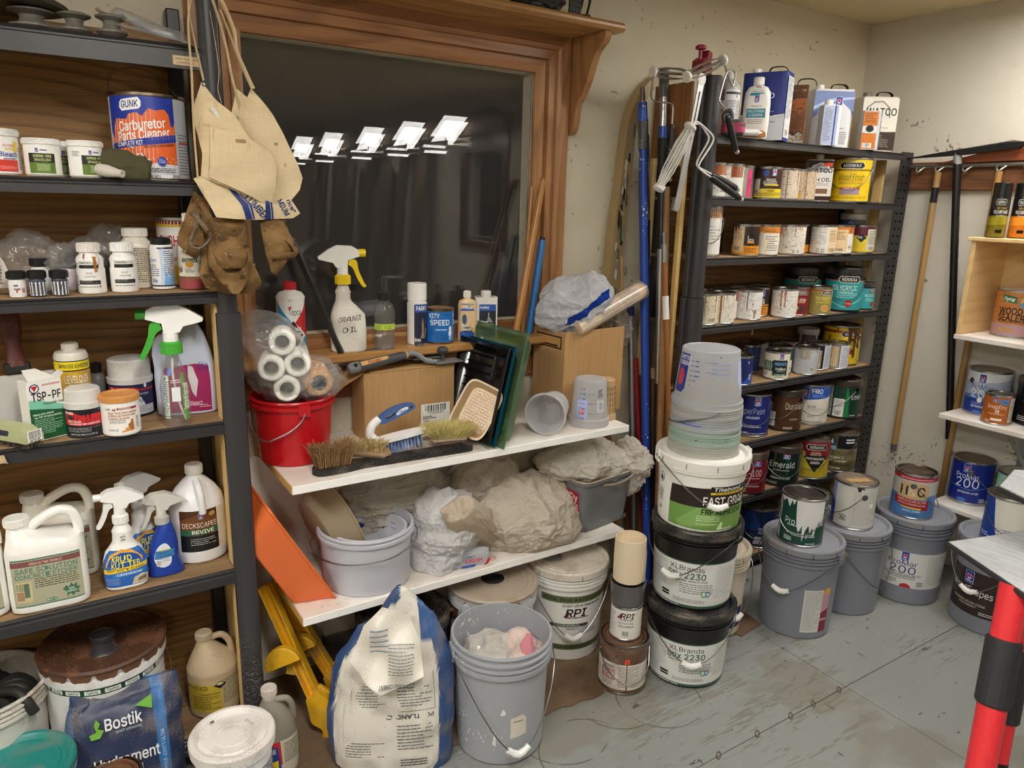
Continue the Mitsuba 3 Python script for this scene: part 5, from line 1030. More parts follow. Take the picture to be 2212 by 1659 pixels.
bondo('filler_tub','large navy filler tub with a frosted dusty lid, fourth shelf',.182,2.145,z,.055,.095,.150,BON('#1d2148')+[('e',.75,.86,.08,.06,'#dde'),('t','RESISTANT FOR INTERIOR AND EXTERIOR',.0,.63,.05,'#aeb4d0',1.8),('p',[(-1.4,.55),(.5,.55),(.7,.3),(1.2,.3),(1.2,.03),(-1.4,.03)],'#c9ccd2'),('t','ALL-PURPOSE',.1,.45,.09,'#26282c',1.5),('f',.2,1.0,.1,.3,5,'#667',2,.4)],-6)
bondo('filler_tub','small red and black filler tub with a frosted dusty lid, fourth shelf',.064,2.0,z,.042,.078,.116,[('r',-1.6,1.6,.03,.97,'#17171a'),('p',[(-1.3,.72),(-1.2,.84),(-.5,.8),(-.2,.72),(1.3,.74),(1.3,.36),(-1.3,.4)],'#c0262c'),('t','bondo',-.85,.79,.09,WHITE,.65,True,.15),('e',-.75,.64,.2,.06,'#2a2a2e'),('e',-.9,.66,.1,.08,'#44444a'),('t','BODY FILLER',-.55,.52,.06,WHITE,.8),('t','RELLENADOR PARA CARROCERIA',.0,.44,.05,WHITE,1.7),('f',-1.0,.9,.16,.32,5,'#a9a9ad',4,.35),('t','Net Wt. Cont. Neto 14 oz (397 g)',-.1,.11,.045,'#d0d0d2',1.4),('t','3',.85,.86,.07,'#6fb0dd',.1)],-4)
can('texture_tub','white tub with an orange lid and a stair picture on it, fourth shelf',.139,1.97,z,.044,.100,[('t','USG',-.75,.69,.05,'#333',.3),('p',[(-.52,.66),(-.42,.72),(-.42,.67),(-.3,.72),(-.34,.64),(-.45,.66)],'#7d1f26'),('r',-.25,.85,.665,.72,'#8a2430'),('t','SHEETROCK',.15,.692,.04,WHITE,.65),('t','Sand Finish Paint Additive',.03,.6,.055,'#9a5a2a',1.6),('t','Aditivo de Pintura para',.0,.53,.055,'#9a5a2a',1.5),('t','Acabado de Arena',-.2,.46,.055,'#9a5a2a',1.1),('f',-.7,.2,.32,.41,3,'#555',3,.35),('p',[(-.1,.1),(-.05,.16),(.08,.14),(.12,.22),(.25,.2),(.25,.3),(.4,.3),(.4,.42),(.55,.42),(.58,.15)],'#c98d4a'),('p',[(.25,.3),(.4,.34),(.55,.42),(.58,.15),(.4,.12)],'#a86a2c'),('b',.7,.95,.15,.5,3),('t','NET WT. 8 OZ.',-.5,.17,.04,'#333',.5)],off=4,plastic='#c98a4a',tin='#ece9e3',cat='tub')
GB=[(.031,0),(.033,.004),(.034,.03),(.0345,.10),(.031,.125),(.022,.15),(.018,.165),(.0145,.178),(.0142,.184)]
k,M=bottle('spray_bottle','clear spray bottle with a bright green trigger, front right of the fourth shelf',.268,1.985,z,GB,[('r',-.95,-.5,.12,.72,'#d9e8dc'),('f',-.9,-.55,.15,.64,16,'#58776a',2,.4),('r',-.85,-.7,.66,.7,'#2e8f3e'),('r',.55,.95,.1,.74,'#5fae3e'),('t','Great for use with vinegar products!',.75,.42,.09,'#e9f4e2',2.0,True,0,90),('e',-.42,.77,.2,.06,'#5873c0'),('f',-.3,.45,.6,.66,2,'#cdd6d2',4,.4),('r',-.25,.35,.36,.56,'#dde5e2')],mat='clear',W=.184,U=.034)
part(k,'dip_tube',G().add(wire(.0028,[(0,0,.18),(-.002,0,.12),(.006,0,.06),(.02,-.004,.01)],8),'#e2e4e2'),'plastic',M)
trigger(k,M,'#efefec','#46a83c','#3f9a3a','#4bab3e',.184,1.5)
BJ=[(0,0,0,.07,.048,4),(.004,0,0,.075,.052,4),(.09,0,0,.076,.053,4),(.135,0,0,.074,.052,3.6),(.17,.004,0,.062,.046,3),(.21,.012,0,.042,.034,2.5),(.238,.018,0,.022,.022,2),(.245,.018,0,.0185,.0185,2)]
jug('bleach_jug','pale blue jug with a magenta label behind the green sprayer, fourth shelf',.312,2.10,z,BJ,[('p',[(-.7,.03),(.75,.03),(.75,.5),(.3,.53),(-.7,.5)],'#a02a62'),('p',[(.05,.52),(.2,.5),(.3,.35),(.2,.18),(.1,.24),(.02,.4)],'#d9d4dc'),('t','White',.55,.5,.09,'#3a3a8c',.35,False,.2),('t','Bleach',.2,.12,.05,'#e9d0dc',.4),('f',.3,.7,.06,.1,2,'#e9d0dc',2,.4)],(.018,0,.021,.245,.262,'#e0e0ea'),[(-.02,0,.21),(-.055,0,.2),(-.066,0,.165),(-.064,0,.13)],off=2,col='#c9d3ea',W=.262,U=.075,capcol='#21347f',hr=.011)
k=thing('scrub_brush','pale green scrub brush with a price sticker, front left of the fourth shelf','brush')
Mt=mv(-.085,1.985,z)@rot('z',-52)
part(k,'block',G().add(hull([(x,y,zz) for x in (-.07,.07) for y in (-.022,.022) for zz in (.014,.03)]+[(x,y,.05) for x in (-.06,.05) for y in (-.015,.015)]),'#a9b086'),'dusty',Mt)
part(k,'sticker',Print(s_flat(-.0702),1,1).do([('b',-.018,.018,.02,.046,4),('t','049',0,.018,.009,'#333',.026)]),'print',Mt@rot('z',90)@mv(0,0,-.003))
part(k,'grip',G().add(box(-.06,.02,-.0235,.0235,.022,.04,.006),'#2f3340'),'rubber',Mt)
g=G()
rr=random.Random(2)
for _ in range(260):
 x,y=rr.uniform(-.066,.066),rr.uniform(-.02,.02)
 g.add(tube([(x,y,.015),(x+rr.uniform(-.003,.003),y+rr.uniform(-.003,.003),0)],.0009,3,False),'#5a544a',ang=None)
part(k,'bristles',g,'fibre',Mt,kind='stuff')
single('paper_strip','curled kraft paper strip hanging over the front of the fourth shelf','paper',G().add(sheet([(-.16,-.012),(-.075,-.010),(-.068,-.03),(-.075,-.026),(-.09,-.028),(-.16,-.03)],lambda u,v:.006*np.sin(v*200)+.002,.0008,.006),'#b39c7c',M=mv(-.03,1.936,z)@rot('x',90)),'matte')
z=LZ[4]+.0005
EJ=[(0,0,0,.078,.05,4.5),(.006,0,0,.084,.056,4.5),(.03,0,0,.085,.057,4.5),(.155,0,0,.084,.056,4.5),(.162,0,0,.082,.054,4.5),(.178,0,0,.079,.05,4),(.184,-.025,0,.052,.045,3.5),(.196,-.046,0,.030,.034,3),(.205,-.052,0,.0225,.0225,2.2),(.215,-.052,0,.022,.022,2)]
EH=[(-.035,0,.198),(.0,0,.222),(.035,0,.236),(.062,0,.228),(.074,0,.198),(.074,0,.17)]
ETL=[('r',-.86,.86,.10,.62,'#a8a68c'),('r',-.86,.86,.615,.63,'#4d7468'),('r',-.86,.86,.09,.105,'#4d7468'),('r',-.86,.86,.545,.605,'#7c4a4c'),('t',"Mason's Select",0,.577,.035,'#d9c9b0',.75,False,.25),('t','SAFE SOLUTION',0,.5,.055,'#4f7a6c',1.5),('t','CONCRETE ETCHER',-.02,.435,.048,'#4f7a6c',1.5),('f',-.3,.75,.28,.4,5,'#4c4a3c',3,.4),('r',-.78,-.38,.15,.38,'#c2b78e'),('r',-.76,-.58,.28,.36,'#8d9070'),('r',-.57,-.44,.2,.36,'#5d6b5a'),('r',-.76,-.58,.17,.27,'#a07f66'),('p',[(.3,.22),(.4,.26),(.45,.23),(.52,.28),(.58,.24),(.66,.27),(.66,.22),(.76,.22),(.68,.18),(.72,.14),(.6,.16),(.55,.12),(.48,.16),(.38,.13),(.4,.18)],'#3f6b58'),('t','NON',.52,.215,.022,'#d9dfc9',.14),('t','CORROSIVE',.52,.185,.02,'#d9dfc9',.26),('e',.05,.135,.11,.018,'#3f6b58'),('t','BR-4550',.05,.135,.018,'#d9dfc9',.16)]
jug('etcher_jug','big white jug with an olive concrete etcher label, front left of the fifth shelf',-.053,2.012,z,EJ,ETL,(-.052,0,.0265,.215,.235,'#e6e4dc'),EH,off=-4,W=.23,U=.085,hr=.0125)
jug('etcher_jug','big white jug standing behind the olive labelled jug, fifth shelf',-.02,2.16,z,EJ,ETL,(-.052,0,.0265,.215,.235,'#dedad0'),EH,off=-6,col='#e0dccd',W=.23,U=.085,hr=.0125)
jug('etcher_jug','white jug cut off by the left edge on the fifth shelf',-.225,2.03,z,EJ,ETL,(-.052,0,.0265,.215,.235,'#e6e4dc'),EH,off=-4,W=.23,U=.085,hr=.0125)
KS=[(0,0,0,.042,.027,3),(.005,0,0,.048,.031,3),(.03,0,0,.051,.033,3),(.075,0,0,.05,.032,2.8),(.1,0,0,.043,.029,2.5),(.118,0,0,.029,.024,2.3),(.128,0,0,.024,.022,2),(.150,0,0,.0225,.0215,2),(.154,0,0,.024,.023,2),(.158,0,0,.022,.021,2),(.170,0,0,.016,.016,2),(.176,0,0,.0145,.0145,2)]
KL=[('p',[(-1.25,.05),(1.25,.05),(1.25,.4),(1.0,.55),(-1.0,.55),(-1.25,.4)],'#2b62b4'),('p',[(-1.0,.33),(-.8,.5),(-.2,.56),(.4,.54),(.85,.42),(.75,.36),(.3,.5),(-.2,.52),(-.7,.45),(-.9,.33)],'#d9a03a'),('e',-.05,.4,.75,.11,'#1f4a9c'),('t','KRUD',-.18,.44,.075,'#f2dc2a',.85),('t','KUTTER',.0,.355,.075,'#f2dc2a',1.2),('p',[(-1.2,.24),(1.2,.28),(1.2,.34),(-1.2,.3)],'#e9c62c'),('t','HEAVY DUTY CLEANER',-.05,.288,.036,'#1b2a4d',1.7),('p',[(-.55,.19),(1.1,.22),(1.1,.26),(-.55,.235)],'#2f7ac9'),('t','& DISINFECTANT',.15,.225,.028,WHITE,1.0),('p',[(.1,.06),(1.15,.06),(1.1,.16),(.6,.19),(.2,.16)],'#c9bda9'),('p',[(.35,.09),(.9,.1),(.85,.16),(.4,.14)],'#77685a'),('f',-1.0,-.2,.08,.18,5,'#9db8e0',3,.3),('r',-1.25,1.25,.03,.055,'#e8e8e4')]
def sprayer(label,X,Y,secs,spec,off,col,W,U,scale,head,tilt=None,neck=None):
 k=thing('spray_bottle',label,'bottle')
 M=pose(X,Y,z,off,tilt)
 part(k,'body',G().add(loft(secs,36),col,ang=55),'plastic',M)
 part(k,'paper_label',Print(s_loft(secs),U,W,.007,3).do(spec),'print',M)
 trigger(k,M,*head,secs[-1][0],scale)
 return k
sprayer('blue and yellow cleaner sprayer with a white head, front of the fifth shelf',.115,2.005,KS,KL+[('t','Kills 99.9%',.0,.72,.028,'#2b2b2b',.55),('t','of Bacteria',.0,.68,.028,'#2b2b2b',.5)],2,'#ebebe8',.2,.05,1.12,('#eeeeec','#e6e6e4','#eeeeec','#e9e9e6'))
sprayer('blue sprayer standing behind the blue and yellow one, grey head turned away, fifth shelf',.168,2.085,KS,KL+[('t','Kills 99.9%',.4,.76,.028,'#2b2b2b',.55),('t','of bacteria,',.4,.72,.028,'#2b2b2b',.55),('t','viruses &',.4,.68,.028,'#2b2b2b',.5),('t','germs',.4,.64,.028,'#2b2b2b',.35)],30,'#e9e9e8',.205,.048,1.15,('#b9b9b8','#a5a5a4','#c9c9c8','#d9d9d6'))
WS=[(0,0,0,.042,.03,3),(.004,0,0,.045,.032,3),(.02,.0,0,.041,.03,3),(.05,-.004,0,.037,.029,2.8),(.085,.0,0,.034,.028,2.6),(.11,.004,0,.027,.025,2.4),(.13,.006,0,.020,.02,2),(.138,.006,0,.017,.017,2),(.142,.006,0,.0155,.0155,2)]
sprayer('plain cobalt blue spray bottle with a hand lettered tape label, fifth shelf',.213,2.03,WS,[('e',-.15,.42,.62,.24,'#dadfe6'),('f',-.55,.3,.28,.52,9,'#6b7480',4,.35),('r',-.5,.4,.51,.54,'#d9c04a'),('b',-.6,-.25,.22,.34,4),('p',[(-.72,.36),(.72,.38),(.62,.45),(.72,.52),(-.72,.52)],'#3d7fb8'),('t','KRUD',-.25,.475,.04,'#1a2a3c',.55,False,.1),('t','KUTTER',.0,.41,.04,'#1a2a3c',.8,False,.1)],6,'#1f3f9e',.142,.042,1.05,('#cfccc6','#c2bfba','#d9d6d0','#b9b6b2'))
DJ=[(0,0,0,.068,.066,2),(.006,0,0,.074,.072,2),(.045,0,0,.0745,.0725,2),(.14,0,0,.0735,.0715,2),(.158,0,0,.073,.071,2),(.18,.0,0,.068,.066,2),(.205,0,0,.052,.05,2),(.225,0,0,.034,.034,2),(.238,0,0,.0195,.0195,2),(.245,0,0,.019,.019,2)]
jug('deck_cleaner_jug','white gallon jug with a brown wood grain label, right end of the fifth shelf',.312,2.095,z,DJ,[('r',-.78,.62,.17,.58,'#6b4022'),('p',[(-.78,.58),(.62,.58),(.62,.5),(.0,.55),(-.78,.48)],'#4a2a16'),('s',.0,.52,.05),('e',.42,.53,.13,.025,'#a98a4a'),('t','DECKSCAPES',-.05,.425,.052,'#ece6d6',1.25,False),('p',[(-.78,.315),(.62,.33),(.62,.385),(-.78,.375)],'#2b5c44'),('t','REVIVE',.05,.352,.038,'#ece6d6',.78),('r',-.78,.62,.14,.315,'#16181c'),('f',-.4,.5,.2,.28,4,'#b9b9b9',3,.35),('r',.64,.95,.14,.58,'#d9cfb9')],(0,0,.0225,.245,.272,'#e0ddd6'),[(.0,-.03,.232),(.002,-.058,.222),(.004,-.072,.2),(.006,-.074,.17),(.006,-.072,.15)],off=6,col='#e4e4e6',W=.272,U=.074,hr=.010)
z=LZ[5]+.0005
k,Mp=pail('sealer_pail','white sealer pail with a brown crimped lid, bottom of the left unit',.045,2.085,z,.150,.145,.29,[('r',-1.6,1.6,.78,.845,'#1d4436')]+[o for i in range(9) for o in (('r',-1.38+i*.33,-1.12+i*.33,.792,.833,'#e3e6e2'),('t','Tamms',-1.25+i*.33,.812,.026,'#1d4436',.2,True,.2))]+[('t','LUSTER SEAL',.05,.52,.085,'#1b1b1b',1.15),('t','300',.0,.41,.09,'#1b1b1b',.38),('r',.92,1.3,.3,.72,'#d0d2d2'),('p',[(.95,.32),(1.27,.32),(1.27,.7),(.95,.7)],'#e6e6e6'),('t','WARNING',1.1,.64,.022,'#222',.24),('e',1.1,.5,.1,.075,'#222'),('e',1.1,.5,.085,.062,'#e6e6e6'),('p',[(1.03,.46),(1.16,.55),(1.17,.54),(1.04,.45)],'#222')],body='#dedfdf',lid=False,bail=None,collar=1,wall=.004,mat='dusty')
g=G().add(lathe([(.150,.288),(.156,.290),(.158,.297),(.152,.303),(.140,.303),(.137,.299),(.06,.297),(0,.297)],60),'#4d3527')
for i in range(16):
 a=i*22.5
 g.add(extr(smooth_path([(-.026,0),(-.02,-.014),(0,-.022),(.02,-.014),(.026,0)],4),.003),'#5b4130',M=rot('z',a)@mv(0,-.1505,.289)@rot('x',90))
lk=part(k,'lid',g,'rusty',Mp)
part(lk,'spout',G().add(lathe([(.036,.298),(.03,.304),(.024,.33),(.03,.334),(.031,.345),(.027,.348),(.026,.345),(0,.345)],28),'#2b2c30',at=(.0,-.05,0)),'dusty',Mp)
part(k,'bail',G().add(wire(.0022,[(.155,0,.25),(.165,-.01,.2),(.16,-.06,.13),(.12,-.12,.09)]),'#5c3c2e'),'rusty',Mp@rot('z',-14))
AJ=[(0,0,0,.066,.064,2),(.006,0,0,.071,.069,2),(.12,0,0,.0715,.0695,2),(.127,0,0,.0695,.0675,2),(.134,0,0,.0715,.0695,2),(.145,0,0,.0705,.0685,2),(.17,-.004,0,.056,.055,2),(.2,-.012,0,.034,.034,2),(.22,-.018,0,.0205,.0205,2),(.23,-.018,0,.019,.019,2)]
jug('acid_jug','grimy tan acid jug with a yellow hazard label, bottom of the left unit',.315,2.07,z,AJ,[('r',-1.35,.1,.09,.5,'#b9a03a'),('r',.1,1.3,.1,.5,'#b5a88a'),('t','MURIATIC ACID',-.95,.41,.045,'#2b2716',1.05),('p',[(-.2,.43),(.06,.48),(.32,.43),(.06,.38)],'#26231c'),('p',[(-.11,.44),(.06,.47),(.22,.44),(.06,.425)],'#cdbf9a'),('f',.15,1.2,.16,.48,14,'#5c5340',5,.4),('t','DANGER POISON',-.35,.33,.022,'#2b2716',.75),('f',-1.1,.0,.12,.3,8,'#5d5222',3,.4)],(-.018,0,.0225,.23,.25,'#b5a68c'),[(-.004,0,.225),(.03,0,.226),(.05,0,.2),(.056,0,.165),(.058,0,.15)],off=10,col='#b7a486',mat='dirty',W=.25,U=.071,hr=.0095,capcol='#b5a68c')
k,Mb=pail('glove_bucket','white bucket holding a dark rubber glove, bottom left of the left unit',-.235,2.09,z,.15,.128,.26,[],body='#d2cdc6',lid=False,bail=None,mat='dirty')
V,F=loft([(0,0,0,.02,.02,2),(.01,0,0,.06,.05,2),(.05,.01,0,.085,.07,2.2),(.09,.0,0,.07,.06,2),(.115,0,.01,.04,.04,2),(.12,0,0,.02,.02,2)],36)
m=trimesh.Trimesh(V,F).subdivide()
g=G().add((crumple(np.array(m.vertices),.012,18,3),np.array(m.faces)),'#20221f',ang=60)
for a in (-30,0,28,52):
 q=math.radians(a)
 g.add(tube(smooth_path([(.02,-.03,.10),(.06+.02*math.cos(q),-.05+.05*math.sin(q),.115),(.10,-.06+.08*math.sin(q),.09),(.112,-.06+.09*math.sin(q),.06)],4),.013,8),'#232522',ang=60)
single('rubber_glove','crumpled black rubber glove lying in the white bucket','glove',g,'rubber',mv(-.235,2.08,z+.15))
# ---------------------------------------------------------------- on the window ledge
z=1.1285
TOP=[('p',[(-1.3,1),(1.3,1),(.35,.55),(-.35,.55)],'#dcdad6'),('p',[(-1.35,.95),(-1.35,.2),(-.7,.4),(-.05,.58)],'#2f86b0'),('p',[(1.35,.95),(1.35,.3),(.9,.4),(.1,.58)],'#b8262f'),('p',[(-.0,.62),(-.75,.36),(0,.1),(.75,.36)],'#2a1220'),('p',[(.15,.05),(1.3,.05),(1.3,.34),(.8,.3)],'#2f86b0'),('p',[(-1.3,.05),(-.1,.05),(-.8,.3),(-1.3,.2)],'#2f86b0'),
  ('t','Topco',.15,.77,.1,'#26262a',.95,False),('p',[(-.4,.84),(-.2,.87),(-.05,.86),(-.2,.82)],'#c02a32'),('t','clear',.28,.48,.08,WHITE,.62),('t','floor',.3,.4,.08,WHITE,.62),('t','wax',.38,.32,.08,WHITE,.5),('t','YELLOW',-.2,.97,.02,'#444',.3)]
bottle('wax_can','tall blue, red and white floor wax can, left end of the window ledge',.632,2.195,z,[(.041,0),(.0425,.002),(.0425,.006),(.041,.008),(.041,.168),(.0425,.171),(.042,.174),(.034,.187),(.016,.193),(.0155,.198)],TOP,off=8,col='#d6d3cd',cap=(.0185,.196,.218,'#a8202a'),W=.172,U=.041)
OB=[(0,0,0,.048,.032,3),(.006,0,0,.054,.036,3),(.07,0,0,.055,.036,3),(.115,.0,0,.052,.034,2.8),(.14,-.008,0,.036,.028,2.4),(.155,-.012,0,.025,.024,2.2),(.162,-.013,0,.023,.022,2),(.178,-.013,0,.022,.021,2),(.184,-.013,0,.024,.023,2),(.19,-.013,0,.021,.02,2),(.205,-.012,0,.0155,.0155,2),(.21,-.012,0,.015,.015,2)]
k=thing('spray_bottle','white spray bottle hand lettered orange oil, yellow trigger, on the window ledge','bottle')
M=pose(.80,2.17,z,4)
part(k,'body',G().add(loft(OB,36),'#dcd8cc',ang=55),'dusty',M)
part(k,'lettering',Print(s_loft(OB),.055,.21,.008,3).do([('t','ORANGE',.1,.5,.075,'#1b1b1b',1.15,False,.3,8),('t','OIL',.05,.34,.075,'#1b1b1b',.55,False,.2,8)]),'print',M)
trigger(k,M@mv(-.012,0,0)@rot('z',180),'#e9e7e0','#e3c51e','#e3c51e','#e3c51e',.208,1.4)
k,M=bottle('water_bottle','clear bottle with a green hand lettered tape band and black cap, on the window ledge',.915,2.155,z,[(.029,0),(.032,.004),(.032,.055),(.030,.058),(.032,.062),(.032,.085),(.03,.09),(.033,.098),(.032,.12),(.026,.14),(.0155,.15),(.015,.156)],[('r',-1.4,1.4,.41,.53,'#b5d24a'),('t','ACID',-.6,.47,.07,'#26301a',.55,False,.2),('t','Y 1/2',.35,.47,.07,'#26301a',.75,False,.3)],mat='clear',cap=(.018,.154,.178,'#232325'),W=.156,U=.033)
part(k,'contents',G().add(lathe([(0,.002),(.029,.002),(.031,.005),(.031,.04),(0,.04)],28),'#8d9090'),'clear_film',M)
bottle('aerosol_can','white capped aerosol can with a dark blue picture, on the window ledge',1.045,2.19,z,[(.031,0),(.033,.002),(.033,.135),(.029,.142),(.03,.145)],[('r',-.25,1.5,.02,.9,'#1f2440'),('r',-.2,1.3,.74,.92,'#2c56a8'),('t','PARKS',.5,.83,.1,WHITE,1.1),('p',[(.35,.15),(.5,.28),(.5,.5),(.62,.62),(.75,.5),(.75,.28),(.9,.15)],'#8a7a5a'),('e',.98,.3,.14,.1,'#6b6254'),('t','Brass',.1,.12,.08,WHITE,.6)],off=-2,col='#e3e2de',cap=(.0315,.145,.2,'#ecebe7'),ridges=0,W=.145)
can('polish_can','bright blue can with white lettering and a dusty lid, on the window ledge',1.125,2.185,z,.0495,.117,[('t','KITY',-.4,.8,.13,'#e6ebf2',.75),('t','SPEED',.0,.61,.15,'#e6ebf2',1.45),('t','N.ZETE',.55,.83,.04,'#1a2a4a',.4),('e',-.62,.32,.24,.07,'#1d5ea8'),('f',-.3,.55,.38,.42,1,'#e6ebf2',2,.6),('f',-.25,.5,.1,.32,6,'#174a86',3,.35),('e',.78,.43,.13,.07,'#e6ebf2'),('e',.78,.3,.16,.1,'#e6ebf2'),('r',.68,.74,.1,.22,'#e6ebf2'),('r',.82,.88,.1,.22,'#e6ebf2'),('t','K',1.2,.8,.13,'#e6ebf2',.2),('t','S',1.2,.61,.15,'#e6ebf2',.2),('r',1.08,1.1,.05,.95,'#bcd0e6')],wrap='#1f68b5',wv=(.02,.98),off=2,lid='dusty',lidc='#7a5f45',tin='#8a7458')
bottle('polish_bottle','tan flat bottle with a blue and black label, on the window ledge behind the trays',1.225,2.175,z,[(.029,0),(.031,.004),(.031,.12),(.027,.135),(.012,.142),(.0115,.146)],[('r',-.8,.8,.05,.86,'#20263c'),('r',-.8,.8,.7,.86,'#2c56a8'),('t','PARKS',.0,.78,.08,WHITE,.9),('e',-.3,.5,.25,.12,'#3a567a'),('e',.2,.83,.18,.05,'#7fa88a'),('t','Brass',-.2,.36,.07,WHITE,.7),('t','Cleaner',-.1,.27,.07,WHITE,.95),('r',-.8,.8,.05,.2,'#2c56a8')],off=4,col='#d9b98c',flat=.6,e=2.6,cap=(.0125,.146,.168,'#e9e2d2'),W=.146)
fcan('polish_can','white oblong can with a blue and black label beside the tan bottle, window ledge',1.305,2.185,z,.078,.045,.142,[('r',-.32,.42,.04,.84,'#262b36'),('r',-.32,.42,.68,.84,'#2c56a8'),('t','PARKS',-.08,.76,.06,WHITE,.4),('p',[(.0,.4),(.08,.55),(.06,.64),(.14,.64),(.12,.55),(.3,.4)],'#8a8f92'),('t','Brass',-.1,.42,.05,WHITE,.32),('t','Refurbisher',.02,.35,.05,WHITE,.6),('r',-.32,.42,.04,.26,'#2c56a8'),('t','Step 2',-.1,.22,.03,WHITE,.3),('f',-.25,.35,.07,.19,4,'#b9c9ec',2,.35)],None,off=8,base='#dcdad4',top='#8a7058',cap='#dedcd6',handle=False,capx=0)
# ---------------------------------------------------------------- on the upper white shelf
z=SW1+.001
# red pail with a bag of paint roller covers
k,Mr=pail('red_pail','red plastic pail on the white shelf, filled with bagged roller covers',.598,2.10,z,.119,.100,.195,[],body='#b3131c',lid=False,bail=None,grip=None,collar=1,mat='plastic',n=56)
part(k,'pouring_lug',G().add(hull([(x,y,zz) for x in (-.016,.016) for y in (-.003,.006) for zz in (-.034,.0)]),'#b3131c',M=mv(.03,-.117,.188)),'plastic',Mr)
part(k,'bail',G().add(wire(.0026,[(.032,-.122,.165),(.02,-.122,.14),(-.01,-.123,.115),(-.05,-.118,.095),(-.075,-.108,.085),(-.10,-.08,.09),(-.118,-.04,.11),(-.122,0,.15)],8),'#b9aab0'),'metal_dull',Mr)
RCV=G().add(lathe([(.019,0),(.019,.22),(.035,.22),(.037,.214),(.037,.006),(.035,0),(.019,0)],32),'#ecebe5')
gr='white roller covers bunched in the clear bag'
rots=rot('z',-24)@rot('x',78)
for i,(X,Z) in enumerate(((.548,1.205),(.515,1.135),(.588,1.140),(.555,1.072))):
 kk=thing('roller_cover','white roller cover bagged on the red pail, '+['the topmost','the left one of the middle pair','the right one of the middle pair','the lowest'][i],'roller cover',gr)
 Mt=mv(X,2.0,Z)@rot('z',-16)@rot('x',-96)
 part(kk,'nap',G().add(lathe([(.0225,.001),(.026,-.002),(.033,0),(.0365,.006),(.0365,.2),(.033,.206),(.0225,.205)],32),'#eeede8'),'matte',Mt)
 part(kk,'core',G().add(lathe([(.0222,.205),(.0222,-.001),(.0195,-.001),(.0195,.205)],28),'#c9c7b8'),'plastic',Mt)
m=trimesh.creation.icosphere(subdivisions=4)
V=np.array(m.vertices)
V=np.sign(V)*np.abs(V)**.8*[.085,.125,.125]
V[:,0]+=np.clip(-V[:,2],-.1,.1)*.25
bag=single('plastic_bag','clear plastic bag wrapped round the white roller covers on the red pail','bag',G().add((crumple(V,.008,17,4),np.array(m.faces)),'#f4f4f2',ang=70),'clear_film',mv(.55,2.105,1.142))
kk=thing('roller_cover','tan roller cover with a dark core, wrapped on the red pail rim','roller cover')
Mt=mv(.647,2.0,1.078)@rot('z',-8)@rot('x',-84)
part(kk,'nap',G().add(lathe([(.021,.001),(.026,-.004),(.036,.0),(.041,.008),(.041,.09),(.03,.1),(.021,.1)],32),'#c79a68'),'matte',Mt)
part(kk,'core',G().add(lathe([(.021,.1),(.021,-.002),(.0165,-.004),(.014,.03),(0,.03)],28),'#2e3548'),'plastic',Mt)
V=np.array(m.vertices)*[.062,.07,.058]
single('plastic_bag','shiny clear wrap round the tan roller cover on the red pail','bag',G().add((crumple(V,.008,26,6),np.array(m.faces)),'#f2f0ee',ang=60),'clear_film',mv(.652,2.045,1.08))
single('plastic_bag','small clear wrap poking from the right rim of the red pail','bag',G().add((crumple(np.array(m.vertices)*[.04,.04,.04],.008,32,8),np.array(m.faces)),'#e6dcd2',ang=60),'clear_film',mv(.705,2.09,1.062))
# front carton with its flaps
k=thing('cardboard_box','brown carton with flaps open, in front on the white shelf beside the red pail','box')
bx0,bx1,by0,by1,bh=-.157,.157,-.06,.06,.226
Mc=mv(.982,2.163,z)@rot('z',-2)
part(k,'carton',G().add(box(bx0,bx1,by0,by1,0,bh,.0025)).add(box(bx0+.02,bx1-.001,by0-.001,by1-.02,bh,bh+.004,.001)),'cardboard',Mc)
part(k,'flap',G().add(hull([(bx0,by0+.003,bh),(bx0,by1,bh),(bx0-.085,by0+.0,bh-.045),(bx0-.075,by1-.005,bh-.01),(bx0-.001,by0+.003,bh+.004),(bx0,by1,bh+.004),(bx0-.086,by0,bh-.041),(bx0-.076,by1-.005,bh-.006)])),'cardboard',Mc)
part(k,'flap',G().add(hull([(bx0,by1-.003,bh),(bx1-.01,by1-.003,bh),(bx0+.008,by1+.022,bh+.098),(bx1-.018,by1+.022,bh+.094),(bx0,by1,bh),(bx1-.01,by1,bh),(bx0+.008,by1+.026,bh+.098),(bx1-.018,by1+.026,bh+.094)])),'cardboard',Mc)
part(k,'shipping_label',Print(s_flat(by0-.0006),1,1,1).do([('r',.035,.14,.022,.104,'#e6e4de'),('b',.042,.134,.072,.102,4),('t','10010020000',.09,.071,.005,'#222',.05),('f',.042,.09,.05,.062,2,'#222',2,.5),('t','5G00R',.053,.045,.006,'#222',.02),('r',.042,.08,.036,.037,'#333'),('t','1 0 X',.062,.028,.006,'#222',.018)]),'print',Mc)
